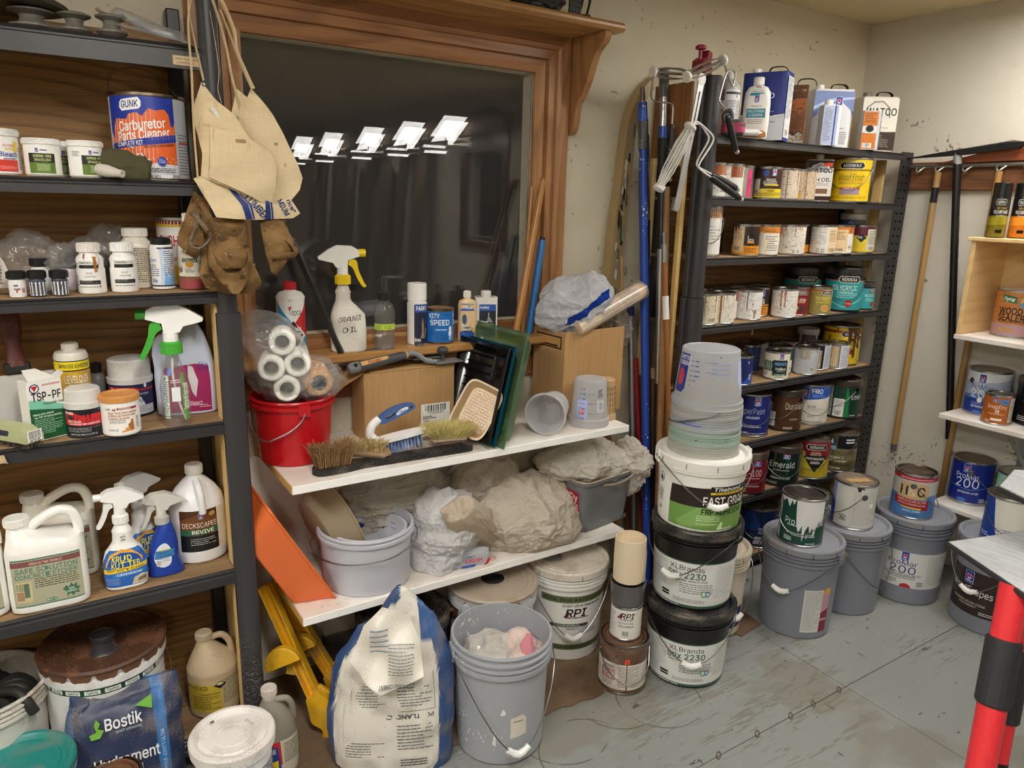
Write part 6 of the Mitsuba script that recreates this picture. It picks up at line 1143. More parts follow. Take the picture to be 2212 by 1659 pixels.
# two long-handled pole grips with tan inlays lying on the carton
for i,(A,B_,lab) in enumerate((((.777,2.095,1.088),(.965,2.105,1.112),'grey pole tool with a tan inlay on its grip, front one on the carton'),((.722,2.14,1.098),(.905,2.155,1.122),'grey pole tool with a tan inlay on its grip, rear one on the carton'))):
 kk=thing('pole_tool',lab,'paint tool')
 A,B_=np.array(A),np.array(B_)
 d=(B_-A)/np.linalg.norm(B_-A)
 Mt=frame(A,d,np.cross(np.array([-.2,-.75,.55]),d))
 L=np.linalg.norm(B_-A)
 part(kk,'grip',G().add(tube([(0,0,0),(.006,0,0),(.03,0,0),(L*.5,0,0),(L*.9,0,0),(L,0,0)],[.012,.0155,.0165,.0155,.0135,.011],14),'#47484b'),'spattered',Mt)
 part(kk,'end_cap',G().add(tube([(-.008,0,0),(0,0,0),(.022,0,0),(.026,0,0)],[.012,.0168,.0172,.0165],14),'#6e7073').add(lathe([(0,0),(.006,0),(.006,.002),(0,.002)],14),'#1c1c1e',at=(.012,0,.0165)),'plastic',Mt)
 part(kk,'inlay',G().add(hull([(x,y,zz) for x,y in ((.03,-.007),(.03,.007),(L*.62,-.005),(L*.62,.006),(L*.66,.001)) for zz in (.012,.0172)]),'#c79a62').add(Print(lambda u,v,dd:np.column_stack([u,v,np.full(len(u),.0174)+dd]),1,1).do([('t','Purdy',.075,0,.010,'#8a2430',.042,True,.2)]),'#8a2430',ang=None),'print',Mt)
 part(kk,'collar',G().add(tube([(L-.004,0,0),(L+.003,0,0)],.0125,14),'#b5935e'),'print',Mt)
 h_=Mt[:3,:3]@np.array([1,0,0])
 P0=B_
 pts=[P0,P0+[.02,.002,.004],P0+[.045,.004,-.006],P0+[.07,.004,-.024],P0+[.095,.004,-.032],P0+[.11,.004,-.033]]
 part(kk,'shaft',G().add(tube(smooth_path(pts,5),.0085,12),'#808488',at=(0,0,0)),'spattered')
 c=P0+[.145,.004,-.034]
 part(kk,'pad_plate',G().add(box(-.05,.05,-.03,.03,-.003,.002,.001),'#6d7073').add(box(-.03,.03,-.012,.012,-.012,-.003,.002),'#5a5d60'),'dusty',mv(*c)@rot('z',3))
 part(kk,'knob',G().add(lathe([(.006,0),(.006,.018),(.01,.022),(.017,.03),(.018,.036),(.014,.044),(.006,.047),(0,.047)],24),'#3d3e41'),'spattered' if i else 'rubber',mv(*(c+np.array([-.012,0,.002]))))
# stacked paint trays leaning to the right
P0,px,py=np.array([1.152,2.125,z]),np.array([.028,-.245,0.0]),np.array([.115,.055,.335])
px /= np.linalg.norm(px)
py /= np.linalg.norm(py)
nn=np.cross(px,py)
def tray(name,label,mat,col,off,w,h,dep,at=(0,0),well=.42,ribs=True,rim=.012):
 """A paint tray: rim, deep well at one end, ribbed ramp to the other. It stands on its long end; the hollow faces the camera's side."""
 k=thing(name,label,'paint tray')
 M=np.eye(4)
 M[:3,0],M[:3,1],M[:3,2]=px,py,nn
 M[:3,3]=P0+px*at[0]+py*at[1]+nn*off
 nx,ny=22,30
 V,F=[],[]
 xs,ys=np.linspace(0,w,nx),np.linspace(0,h,ny)
 for x in xs:
  for y in ys:
   e=min(x,w-x,y,h-y)
   t=min(max((e-rim)/.02,0),1)
   u=x/w
   d=dep if u>1-well else dep*(.28+.72*u/(1-well))
   V.append((x,y,-d*t))
 V=np.array(V)
 i,j=np.meshgrid(np.arange(nx-1),np.arange(ny-1),indexing='ij')
 a=i*ny+j
 q=np.stack([a,a+ny,a+ny+1,a+1],-1).reshape(-1,4)
 F=np.vstack([q[:,[0,1,2]],q[:,[0,2,3]]])
 g=G().add((V,F),col,ang=40).add((V-[0,0,.0018],F[:,::-1]),col,ang=40)
 g.add(tube([(0,0,0),(w,0,0),(w,h,0),(0,h,0),(0,0,0)],.004,8),col,ang=60)
 part(k,'pan',g,mat,M)
 if ribs:
  g=G()
  for n in range(9):
   yy=h*(.14+.72*n/8)
   g.add(hull([(w*.1,yy-.004,-dep*.42),(w*.1,yy+.004,-dep*.42),(w*.52,yy-.004,-dep*.92),(w*.52,yy+.004,-dep*.92),(w*.1,yy,-dep*.30),(w*.52,yy,-dep*.80)]),col)
  part(k,'ramp_ribs',g,mat,M)
 return k,M
tray('paint_tray','large clear green paint tray at the back of the leaning trays','clear_green','#b9d4b0',.004,.285,.375,.06,(-.01,.0),ribs=False)
tray('paint_tray','blue green translucent paint tray between the green and black ones','clear_teal','#0e6f86',.030,.262,.318,.05,(-.003,.0),ribs=False)
k,Mt=tray('paint_tray','black paint tray nested in front of the leaning trays','gloss','#131315',.052,.258,.31,.055,(.0,.0))
part(k,'price_label',Print(lambda u,v,d:np.column_stack([u,v,np.full(len(u),.0045)+d]),1,1).do([('b',-.006,.004,.075,.115,3)]),'print',Mt)
k=thing('paint_tray','small beige tray with a dimpled ramp leaning on the black tray','paint tray')
Mb=frame((1.058,1.985,z+.075),(.62,-.72,-.22),(.42,.12,.9))@rot('z',-8)
V=loft([(-.045,.0,.0,.050,.072,5),(-.04,0,0,.054,.076,5),(.0,0,0,.062,.086,5),(.004,0,0,.066,.09,5),(.004,0,0,.060,.084,5),(-.036,0,0,.050,.070,5)],40)
part(k,'pan',G().add(V,'#c4ab87',ang=40),'plastic',Mb@mv(.06,.07,0))
g=G()
for i in range(9):
 for j in range(13):
  g.add(lathe([(.0028,0),(.0022,.0012),(0,.0017)],8),'#cdb592',at=((i-4)*.0095,(j-6)*.0100,-.0355),ang=60)
part(k,'dimples',g,'plastic',Mb@mv(.06,.07,0))
# back carton with a white bag and a packed sleeve
k=thing('cardboard_box','brown carton at the right end of the white shelf, stuffed with a white bag','box')
Mc2=mv(1.668,2.115,z)@rot('z',4)
W2,D2,H2=.145,.088,.318
part(k,'carton',G().add(box(-W2,W2,-D2,-D2+.004,0,H2,.001)).add(box(-W2,W2,D2-.004,D2,0,H2,.001)).add(box(-W2,-W2+.004,-D2,D2,0,H2,.001)).add(box(W2-.004,W2,-D2,D2,0,H2-.03,.001)).add(box(-W2,W2,-D2,D2,0,.004,.001)),'cardboard',Mc2)
part(k,'print',Print(s_flat(-D2-.0003),1,1,1).do([('p',[(.0,.125),(.012,.143),(.024,.125)],'#3a2a1a'),('p',[(-.028,.05),(.05,.05),(.05,.12),(-.028,.12)],'#3a2a1a'),('r',-.0265,.0485,.0515,.1185,'#b48a54'),('f',-.02,.044,.088,.112,4,'#3a2a1a',3,.4),('t','130',-.008,.074,.006,'#3a2a1a',.012),('t','9',.03,.076,.006,'#3a2a1a',.005),('f',-.02,.044,.056,.068,2,'#3a2a1a',5,.45)]),'print',Mc2)
part(k,'print',Print(s_flat(-W2-.0003),1,1,1).do([('r',-.07,.07,.255,.3,'#2b2118'),('r',-.065,.065,.26,.295,'#b48a54'),('p',[(-.05,.262),(-.03,.275),(-.03,.268),(.05,.268),(.05,.262)],'#2b2118')]),'print',Mc2@rot('z',-90) if False else Mc2@np.array([[0,1,0,0],[-1,0,0,0],[0,0,1,0],[0,0,0,1.0]]))
m5=trimesh.creation.icosphere(subdivisions=6)
V=np.array(m5.vertices)*[.125,.085,.095]
V[:,2]+=.35*V[:,0]*(V[:,0]>0)
V=crumple(V,.022,9,12,(1,1,.7))
C=np.tile(lin('#dfe1e6'),(len(V),1))
b1=np.abs(V[:,2]-.018-.55*V[:,0]-.08*np.sin(V[:,0]*30)*.1)<.016
b2=np.abs(V[:,2]+.052-.7*(V[:,0]-.06))<.011
C[(b1&(V[:,0]>-.075)&(V[:,0]<.085))|(b2&(V[:,0]>.01))]=lin('#1f45a8')
k=thing('shopping_bag','white plastic shopping bag with blue stripes stuffed in the back carton','bag')
part(k,'film',G().add((V,np.array(m5.faces)),C,ang=None),'film',mv(1.615,2.085,z+H2+.065))
part(k,'handle',G().add(sheet([(-.02,0),(.03,0),(.04,.05),(.03,.075),(.012,.08),(.0,.05)],lambda u,v:.012*np.sin(u*80+v*40),.0012,.01),'#e3e5ea',M=mv(1.66,2.06,z+H2+.13)@rot('z',-20)@rot('x',80)),'film')
k=thing('roller_sleeve','tan roller sleeve in its printed clear wrapper, sticking out of the back carton','roller cover')
A,B_=np.array([1.585,2.03,z+H2+.010]),np.array([1.905,2.055,z+H2+.13])
d=(B_-A)/np.linalg.norm(B_-A)
Mt=frame(A,d,(0,1,0))
Ls=np.linalg.norm(B_-A)
part(k,'nap',G().add(lathe([(0,0),(.026,0),(.031,.006),(.031,Ls-.012),(.026,Ls),(0,Ls)],32),'#d3a873',M=rot('y',90)),'matte',Mt)
PS=lambda u,v,dd:np.column_stack([v,-(.0316+dd)*np.sin(u/.0316+1.05)*-1 if False else-(.0316+dd)*np.cos(u/.0316-.35),(.0316+dd)*np.sin(u/.0316-.35+PI)*-1])
part(k,'wrapper',Print(lambda u,v,dd:np.column_stack([u,-(.0318+dd)*np.cos(v/.0318),(.0318+dd)*np.sin(v/.0318)]),1,1,.01,3).do([('r',.0,Ls-.025,-.02,.052,'#d9c8b4'),('f',Ls*.35,Ls*.62,.03,.05,4,'#6b5d50',3,.3),('t','FINE FINISH',Ls*.47,.016,.011,'#5d5046',.08,False),('f',Ls*.62,Ls*.88,-.014,.046,9,'#6b5d50',5,.35),('f',Ls*.3,Ls*.6,-.016,.006,3,'#6b5d50',6,.35)]),'print',Mt)
part(k,'film',G().add((crumple(loft([(-.01,0,0,.02,.02,2),(0,0,0,.034,.034,2),(Ls*.3,0,0,.0345,.0345,2),(Ls*.7,0,0,.0345,.0345,2),(Ls,0,0,.036,.036,2),(Ls+.012,0,0,.024,.024,2)],32)[0],.001,60,2),loft([(0,0,0,1,1,2)]*6,32)[1]),'#f0ede8',ang=60,M=rot('y',90)),'clear_film',Mt)
single('plastic_bag','clear film tumbling out behind the sleeve over the carton corner','bag',G().add((crumple(np.array(m.vertices)*[.045,.04,.06],.012,24,14),np.array(m.faces)),'#d8d0c6',ang=60),'clear_film',mv(1.845,2.11,z+H2-.02))
# small open bucket lying on its side, the inverted measuring pail, a beige cup
k=thing('tub','white translucent pail lying on its side, open end to the front, white shelf','bucket')
Mt=frame((1.375,1.905,z+.074),(.62,-.78,0),(0.1,.08,.98))@rot('x',8)
part(k,'shell',G().add(lathe([(0,-.125),(.046,-.125),(.05,-.12),(.066,-.012),(.070,-.010),(.0725,-.003),(.071,.001),(.066,.0),(.0645,-.01),(.048,-.118),(0,-.122)],48),'#e9eaec'),'frost',Mt@rot('z',0))
part(k,'base_rings',G().add(lathe([(.03,-.1215),(.03,-.1195),(.025,-.1195),(.025,-.1215)],32),'#d5d6d8').add(lathe([(.012,-.1215),(.012,-.119),(.0,-.119)],24),'#d5d6d8'),'plastic',Mt)
single('plastic_cup','clear square deli tub lying inside the white pail on its side','cup',G().add(loft([(-.115,0,-.012,.026,.026,4),(-.112,0,-.012,.03,.03,4),(-.05,0,-.012,.036,.036,4),(-.048,0,-.012,.038,.038,4)],32),'#eef0ef',ang=40),'clear',Mt)
def grad(u0,up,col='#5a6a9a',v0=.2,v1=.82,n=8):
 """Measuring scale printed on a clear pail."""
 o=[]
 for i in range(n):
  v=v0+(v1-v0)*i/(n-1)
  o+=[('r',u0,u0+.12,v,v+.009,'#2a2f55'),('f',u0+.18,u0+.36,v-.01,v+.018,1,'#2f4f9c',i+2,.7)]
  if i%2:
   o.append(('f',u0+.55,u0+1.05,v-.004,v+.014,1,col,i+3,.5))
 return o
k=thing('measuring_pail','white measuring pail upside down at the right end of the white shelf','bucket')
M=pose(1.597,1.948,z,0)
part(k,'shell',G().add(lathe([(.0705,0),(.0715,.004),(.0715,.026),(.069,.028),(.066,.03),(.056,.158),(.052,.164),(.046,.165),(.042,.163),(0,.163)],48),'#e6e7ea'),'frost',M)
part(k,'print',Print(s_cyl([(.0665,.03),(.0563,.158)]),.061,.165,.008).do([('p',[(-.75,.2),(-.1,.2),(-.1,.6),(-.75,.62)],'#a6b2dd'),('t','SHERWIN',-.42,.54,.05,'#c9d2f0',.5,True,0,180),('t','WILLIAMS',-.42,.48,.05,'#c9d2f0',.5,True,0,180),('t','2 1/2',-.3,.7,.06,'#9fb0dc',.6,True,0,180),('e',-.4,.33,.15,.07,'#d98a8a'),('b',.45,.85,.35,.58,3,'#dfe1e6'),('f',.5,.85,.65,.82,6,'#3a3f55',2,.45)]+grad(-.6,True,n=7)),'print',M)
k=thing('plastic_tub','beige ribbed tub upside down behind the white measuring pail','bucket')
M=pose(1.688,1.975,z,0)
part(k,'shell',G().add(lathe([(.045,0),(.046,.004),(.044,.018),(.041,.02),(.036,.13),(.034,.145),(.031,.148),(0,.148)],40),'#b99b74'),'plastic',M)
g=G()
for i in range(22):
 for r_ in range(5):
  g.add(box(-.0022,.0022,-.0012,.0008,.028+r_*.02,.044+r_*.02,.0006),'#8d7350',ang=None,M=rot('z',i*16.36)@mv(0,-.0405+r_*.0009,0))
part(k,'embossing',g,'plastic',M)
# brushes at the front edge
def bristles(n,rx,ry,h,seed,flare=.3,r=.0011,cols=('#8a6a45','#6f5232','#a07f58'),round_=False):
 g,rr=G(),random.Random(seed)
 for _ in range(n):
  x,y=rr.uniform(-rx,rx),rr.uniform(-ry,ry)
  L=h*rr.uniform(.8,1.1)
  f=flare*L
  g.add(tube([(x,y,0),(x+f*.35*x/rx+rr.gauss(0,.002),y+f*.35*y/ry+rr.gauss(0,.002),L*.55),(x+f*x/rx+rr.gauss(0,.005),y+f*y/ry+rr.gauss(0,.005),L)],[r,r,r*.6],3,False),rr.choice(cols),ang=None)
 return g
k=thing('bench_brush','long black handled bench brush with brown bristles at the front of the white shelf','brush')
Mt=mv(.62,1.925,z)@rot('z',-3)
part(k,'back',G().add(extr(smooth_path([(-.028,-.004),(-.01,-.03),(.05,-.031),(.09,-.024),(.13,-.018),(.25,-.018),(.42,-.0185),(.462,-.016),(.476,0),(.462,.016),(.4,.0185),(.25,.018),(.12,.018),(.05,.026),(-.01,.026)],4),.02),'#161617',ang=50),'dusty',Mt)
g=G()
for i in range(26):
 g.add(box(.255+i*.0075,.2585+i*.0075,-.0195,.0195,.003,.0215,.001),'#1d1d1f',ang=None)
part(k,'grip_ribs',g,'rubber',Mt)
part(k,'bristles',bristles(560,.048,.022,.062,3,.32),'fibre',Mt@mv(.03,0,.019),kind='stuff',label='worn brown bristles')
k=thing('wooden_brush','short worn wooden brush with tan bristles lying bristles up, front of the white shelf','brush')
Mt=mv(.755,1.96,z+.022)@rot('z',-38)@rot('x',6)
part(k,'block',G().add(hull([(x*sx,y*sy,zz) for x,y,zz in ((.07,.02,.0),(.075,.024,.006),(.075,.024,.012),(.07,.022,.016)) for sx in (-1,1) for sy in (-1,1)]+[(.088,0,.004),(-.088,0,.004),(.088,0,.012),(-.088,0,.012)]),'#9a7f5f'),'dusty',Mt)
part(k,'bristles',bristles(520,.066,.020,.028,5,.25,.0012,('#b9a06c','#a98f5c','#c9b484')),'fibre',Mt@mv(0,0,.015),kind='stuff')
k=thing('scrub_brush','white and blue handled scrub brush with blue bristles, leaning on the carton','brush')
Mt=mv(.885,1.985,z+.036)@rot('z',-8)@rot('y',-8)
part(k,'base',G().add(extr(smooth_path([(-.075,0),(-.06,-.02),(0,-.024),(.07,-.018),(.09,0),(.07,.018),(0,.024),(-.06,.02)],5),.012),'#e9e9ea',at=(0,0,.010),ang=50),'plastic',Mt)
part(k,'handle',G().add(tube(smooth_path([(-.07,0,.018),(-.085,0,.04),(-.075,0,.068),(-.05,0,.084)],6),[.013]*18+[.012],12),'#e9e9ea'),'plastic',Mt)
hp=smooth_path([(-.058,.078),(-.045,.094),(-.01,.108),(.03,.113),(.058,.108),(.064,.098),(.05,.088),(.01,.078),(-.03,.068),(-.05,.068)],5)
hole=smooth_path([(-.035,.083),(-.02,.09),(-.004,.094),(-.002,.088),(-.012,.081),(-.028,.078)],4)
hole2=smooth_path([(.044,.104),(.054,.104),(.056,.099),(.048,.094),(.044,.098)],4)
part(k,'grip',G().add(extr(hp,.02,[hole,hole2]),'#47649a',M=np.array([[1,0,0,0],[0,0,-1,.010],[0,1,0,0],[0,0,0,1.0]]),ang=50),'rubber',Mt,label='blue grip with a white inlay')
part(k,'inlay',G().add(extr(smooth_path([(-.0,.088),(.015,.1),(.036,.104),(.04,.098),(.02,.089),(.004,.084)],4),.0215),'#e6e8ec',M=np.array([[1,0,0,0],[0,0,-1,.0107],[0,1,0,0],[0,0,0,1.0]]),ang=50).add(Print(s_flat(-.0110),1,1,1).do([('t','Quo',.022,.0945,.008,'#2f5aa8',.022,True,.2,12)]),'#2f5aa8',ang=None),'print',Mt)
g=G()
rr=random.Random(4)
for i in range(13):
 for j in (-1,0,1):
  for _ in range(9):
   x,y=-.06+i*.0105+rr.gauss(0,.001),j*.012+rr.gauss(0,.001)
   g.add(tube([(x,y,.012),(x+rr.gauss(0,.0018),y+rr.gauss(0,.002)+j*.002,-.028)],.0008,3,False),rr.choice(['#7f9fd0','#a9bfe0','#5f80bb','#c9d6ea']),ang=None)
part(k,'bristles',g,'fibre',Mt,kind='stuff',label='blue and pale blue bristle tufts')
k=thing('hand_brush','pale bristled brush lying between the blue scrub brush and the yellow one','brush')
Mt=mv(1.0,2.005,z+.010)@rot('z',20)
part(k,'block',G().add(box(-.05,.03,.0,.03,-.009,.010,.005),'#a8824e'),'plastic',Mt)
g=G()
for i in range(16):
 for j in range(7):
  g.add(tube([(-.045+i*.0048,.002,-.006+j*.0028),(-.045+i*.0048,-.034,-.008+j*.0036)],.0011,3,False),['#d9d2c2','#c9c0ae'][(i+j)%2],ang=None)
part(k,'bristles',g,'fibre',Mt,kind='stuff')
k=thing('wash_brush','bushy yellow wash brush resting on the black handle, front of the white shelf','brush')
Mt=mv(1.035,1.945,z+.024)@rot('z',-12)
part(k,'block',G().add(box(-.055,.055,-.024,.024,0,.016,.006),'#b3998a'),'dusty',Mt)
g=G()
rr=random.Random(9)
for _ in range(1500):
 x,y=rr.uniform(-.052,.052),rr.uniform(-.024,.024)
 dx,dy=1.1*x+rr.gauss(0,.012),1.6*y+rr.gauss(0,.012)
 L=.042*rr.uniform(.8,1.15)
 hz=math.sqrt(max(.2,1-(x/.09)**2))
 g.add(tube([(x,y,.012),(x+dx*.25+rr.gauss(0,.002),y+dy*.25,.012+L*.5*hz),(x+dx*.55,y+dy*.55,.012+L*hz)],[.001,.001,.0008],3,False),rr.choice(['#d9cf86','#c9bd78','#e3dc9a','#d6c98a','#bda873']),ang=None)
part(k,'bristles',g,'fibre',Mt,kind='stuff',label='splayed pale yellow bristles')
# ---------------------------------------------------------------- on the lower white shelf
z=SW2+.001
k,Mg=pail('grey_pail','pale grey pail with a wire handle on the lower white shelf, another pail inside it',.778,2.005,z,.146,.134,.185,[],body='#b9bbc4',lid=False,bail=None,mat='plastic',collar=1)
part(k,'bail',G().add(wire(.0024,[(-.152,.0,.15),(-.168,-.03,.14),(-.150,-.09,.128),(-.08,-.148,.122),(0,-.162,.124),(.08,-.148,.134),(.14,-.09,.148),(.156,-.04,.162),(.152,-.01,.168)],8),'#a8a8aa'),'metal',Mg)
k=thing('measuring_pail','smaller pale measuring pail nested tilted inside the grey pail','bucket')
M=Mg@mv(.008,0,.012)@rot('x',-3)
part(k,'shell',G().add(lathe([(0,0),(.095,0),(.1,.004),(.113,.145),(.120,.147),(.121,.153),(.117,.155),(.112,.153),(.098,.006),(0,.004)],56),'#c9ccd6'),'plastic',M)
part(k,'print',Print(lambda u,v,d:np.column_stack([(.1095-.006*(1-v/.15)-d)*np.sin(u/.105),(.1095-.006*(1-v/.15)-d)*np.cos(u/.105),v]),1,1,.008).do([('r',-.068,.052,.055,.125,'#23378c'),('p',[(-.03,.055),(.026,.055),(.022,.078),(.008,.092),(-.012,.092),(-.026,.078)],'#8a2f4a'),('p',[(-.002,.092),(.016,.108),(.0,.12),(-.014,.108)],'#c9cfe0'),('e',.001,.108,.006,.006,'#a83a50'),('f',-.016,.014,.06,.08,3,'#d9b9c6',2,.4)]+[('r',.075,.1,.06+i*.017,.062+i*.017,'#5a6a9a') for i in range(5)]),'print',M)
# orange tub on edge
k=thing('plastic_tub','orange plastic tub standing on edge at the left end of the lower white shelf','tub')
ox,ax_=np.array([.486,0,.785])*1.0,np.array([.4855,0,-.8743])
Mo=frame((.560,2.045,.598),ax_,(0,1,0))
V=loft([(-.105,0,0,.135,.095,7),(-.1,0,0,.142,.102,7),(-.008,0,0,.19,.128,9),(-.006,0,0,.196,.134,9),(.0,0,0,.196,.134,9),(.0,0,0,.186,.124,9),(-.092,0,0,.14,.098,7)],48)
part(k,'shell',G().add(V,'#d96a34',ang=40),'plastic',Mo)
# beige basin behind
k=thing('wash_basin','large translucent beige basin leaning behind the orange tub','basin')
Mb=frame((.70,2.13,.60),(.25,-.62,-.74),(.30,.78,-.55))
part(k,'shell',G().add(lathe([(0,-.10),(.10,-.10),(.115,-.095),(.165,-.005),(.172,-.004),(.174,.001),(.17,.004),(.164,.001),(.112,-.09),(0,-.096)],56),'#d8c9ae'),'frost',frame((.72,2.09,.615),(-.2,-.5,.75),(.28,-.82,-.45))@np.diag([.88,.88,.8,1]))
FB_=dict(cat='plastic sheeting',mat='film')
HEAP=lambda lab,X,Y,zz,a,b,c,seed,amp,fr,col='#efe9df',st=(1,1,1):single('plastic_sheeting',lab,'plastic sheeting',(lambda V:G().add((np.column_stack([V[:,0],V[:,1],np.maximum(V[:,2],z+.001-zz+.004*meshkit.noise(V*40))]),np.array(m5.faces)),col,ang=None))(crumple(np.array(m5.vertices)*[a,b,c],amp,fr,seed,st,6)),'film',mv(X,Y,zz))
HEAP('white crumpled plastic sheeting beside the grey pail on the lower white shelf',1.03,1.985,z+.098,.105,.105,.125,21,.024,7,'#f2f3f5')
HEAP('beige crumpled plastic sheeting slumped in the middle of the lower white shelf',1.375,1.985,z+.085,.185,.11,.105,22,.034,6,'#e8dfd0')
HEAP('folded plastic sheeting at the back of the lower shelf, behind the grey pail',.955,2.165,z+.15,.19,.075,.115,23,.022,8,'#e6dfd2',(1,1,2.5))
HEAP('beige plastic sheeting piled under the upper shelf, behind the slumped heap',1.275,2.13,z+.19,.11,.085,.095,24,.02,9,'#e4dacb')
m6=trimesh.Trimesh(*loft([(0,0,0,.05,.034,2.5),(.05,0,0,.065,.045,2.3),(.15,.0,0,.06,.045,2.3),(.26,0,0,.055,.04,2.3),(.33,0,0,.05,.034,2.3),(.335,0,0,.03,.02,2)],36)).subdivide().subdivide()
single('plastic_sheeting','rolled length of beige sheeting leaning against the back wall','plastic sheeting',G().add((crumple(np.array(m6.vertices),.010,16,6,(1.6,1.6,.5)),np.array(m6.faces)),'#e2d5c2',ang=None),'film',frame((1.21,1.995,z+.03),(.8,-.4,.45),(-.25,.9,0.45)))
# grey roller pail
k=thing('roller_pail','grey rectangular paint roller pail with a red label, right end of the lower white shelf','bucket')
Mh=mv(1.662,2.04,z)@rot('z',8)
part(k,'body',G().add(loft([(0,0,0,.118,.118,7),(.003,0,0,.122,.122,7),(.185,0,0,.138,.138,8),(.187,0,0,.146,.146,8),(.2,0,0,.148,.148,8),(.2,0,0,.139,.139,8),(.01,0,0,.118,.118,7)],56),'#6d7074',ang=40),'dusty',Mh)
g=G()
for i in range(20):
 g.add(box(-.11+i*.0116,-.105+i*.0116,-.1225,-.118,.001,.018,.001),'#606367',ang=None)
part(k,'skid_ribs',g,'plastic',Mh)
part(k,'rim_crust',G().add(loft([(.2,0,0,.147,.147,8),(.2015,0,0,.146,.146,8),(.2015,0,0,.140,.140,8)],56,False),'#b9a98c',ang=40),'dirty',Mh,label='dried tan paint on the rim')
part(k,'red_label',Print(lambda u,v,d:np.column_stack([-(.1265+.09*(v-.03))-d,-u,v]),1,1,.02).do([('p',[(-.12,.18),(.108,.155),(.108,.075),(-.12,.085)],'#b01f28'),('t','HANDy',.05,.135,.028,WHITE,.105,True),('t','Roller Pail',.045,.1,.022,WHITE,.12)]),'print',Mh)
part(k,'bail',G().add(wire(.004,[(-.05,-.15,.18),(.0,-.158,.175),(.06,-.158,.178),(.11,-.152,.188),(.150,-.13,.182),(.152,-.12,.15),(.12,-.155,.12),(.09,-.15,.128)],8),'#9a8f7c'),'dirty',Mh)
HEAP2=lambda lab,X,Y,zz,a,b,c,seed,amp,fr,col:single('plastic_sheeting',lab,'plastic sheeting',G().add((crumple(np.array(m5.vertices)*[a,b,c],amp,fr,seed,(1,1,1),6),np.array(m5.faces)),col,ang=None),'film',mv(X,Y,zz))
HEAP2('clear plastic sheeting stuffed into the top of the grey roller pail',1.655,2.035,z+.235,.165,.12,.07,31,.026,8,'#e9e3d8')
HEAP2('tail of clear sheeting drooping over the right side of the roller pail',1.835,1.975,z+.19,.055,.06,.085,32,.020,14,'#e3ded6')
# sheeting package
k=thing('sheeting_wrapper','white wrapper with upside down red and blue lettering at the front of the lower shelf','package')
Mt=mv(1.075,1.91,z+.018)@rot('z',-9)
V,F=loft([(-.085,0,0,.03,.004,2.5),(-.07,0,0,.036,.014,2.5),(0,0,0,.038,.017,2.5),(.07,0,0,.036,.014,2.5),(.085,0,0,.032,.004,2.5)],32)
m7=trimesh.Trimesh(V,F).subdivide().subdivide()
V=crumple(np.array(m7.vertices),.0035,40,3)
part(k,'film',G().add((V,np.array(m7.faces)),'#dfe2e8',ang=None,M=rot('y',90)),'film',Mt)
part(k,'print',Print(lambda u,v,d:np.column_stack([u,-.0385*np.cos(v/.03)*.62-.012-d,.0185*np.sin(v/.022)+.003+d]),1,1,.008,3).do([('t','HUSKY',.02,.012,.014,'#c8202c',.06,True,0,180),('t','4 MIL',.015,.032,.010,'#23479c',.03,True,0,180),('r',-.02,.028,-.022,-.004,'#1f57b5'),('f',-.06,-.022,-.022,-.008,2,'#333',2,.4),('p',[(.055,-.02),(.07,.01),(.08,.012),(.064,-.026)],'#c8202c')]),'print',Mt)
single('paper_slip','small red and white paper slip at the front edge of the lower shelf','paper',G().add(sheet([(0,0),(.035,.0),(.038,.014),(.004,.016)],lambda u,v:.003*np.sin(u*120)+.003,.0006,.006),'#d9b5b0'),'print',mv(1.172,1.885,z+.001)@rot('z',40))
# ---------------------------------------------------------------- standing on the floor, left to right
FZ=.0065                     # top of the plywood scrap
k,Mp=pail('lidded_tub','white tub with a big teal lid, bottom left corner',-.165,1.865,.001,.118,.108,.262,[('r',.1,1.5,.1,.75,'#3f4148'),('f',.15,1.4,.12,.72,22,'#c9cacd',4,.4)],body='#e2e2e2',lidc='#1f7f7a',bail=None,mat='plastic',lmat='dusty',collar=1,slots=0)
k,Mp=pail('lidded_tub','white tub with a dusty embossed white lid, in front of the left unit',.294,1.715,.001,.100,.09,.266,[('r',.3,1.5,.1,.72,'#6b6d76'),('f',.32,1.45,.12,.7,24,'#d9dade',4,.42)],body='#e0e1e4',lidc='#dedad6',bail=None,mat='plastic',collar=1,slots=0,lidtop=[('t','23155',.42,.3,.08,'#5d5a58',.3,False,0,-60),('t','XC',.3,.28,.06,'#5d5a58',.12,False,0,-60),('e',-.45,.62,.05,.035,'#6b6258'),('e',-.42,.64,.02,.03,'#3c3630')])
can('rusty_can','rusty brown lidded can between the teal lid tub and the blue bag',.02,1.80,.001,.072,.19,[],lid='rusty',lidc='#5b4636',tin='#6a5240',wrap='#6a5240',mat='rusty')
bottle('small_bottle','brown capped bottle top at the bottom edge, beside the blue bag',.152,1.655,.001,[(.03,0),(.03,.14),(.02,.16),(.018,.165)],[],col='#6a5a48',cap=(.021,.165,.188,'#8d8272'),mat='dirty',capmat='dirty')
m=trimesh.Trimesh(*loft([(0,0,0,.105,.05,4),(.02,0,0,.125,.06,3.5),(.14,0,0,.13,.062,3.2),(.24,.004,.0,.132,.05,3),(.29,.006,.006,.13,.03,3),(.31,.010,.01,.126,.016,3),(.332,.012,.014,.122,.008,3)],60)).subdivide().subdivide()
V=crumple(np.array(m.vertices),.006,12,5)
k=thing('mortar_bag','dark navy paper bag with white lettering, leaning below the white sealer pail','bag')
Mt=pose(.065,1.90,.002,0,('x',-8))
C=np.tile(lin('#25304f'),(len(V),1))
C[np.abs(V[:,0]-.085-.0*V[:,2])<.014]=lin('#2f6ba8')
C[V[:,0]<-.112]=lin('#2c4f7a')
part(k,'paper',G().add((V,np.array(m.faces)),C,ang=50),'dusty',Mt)
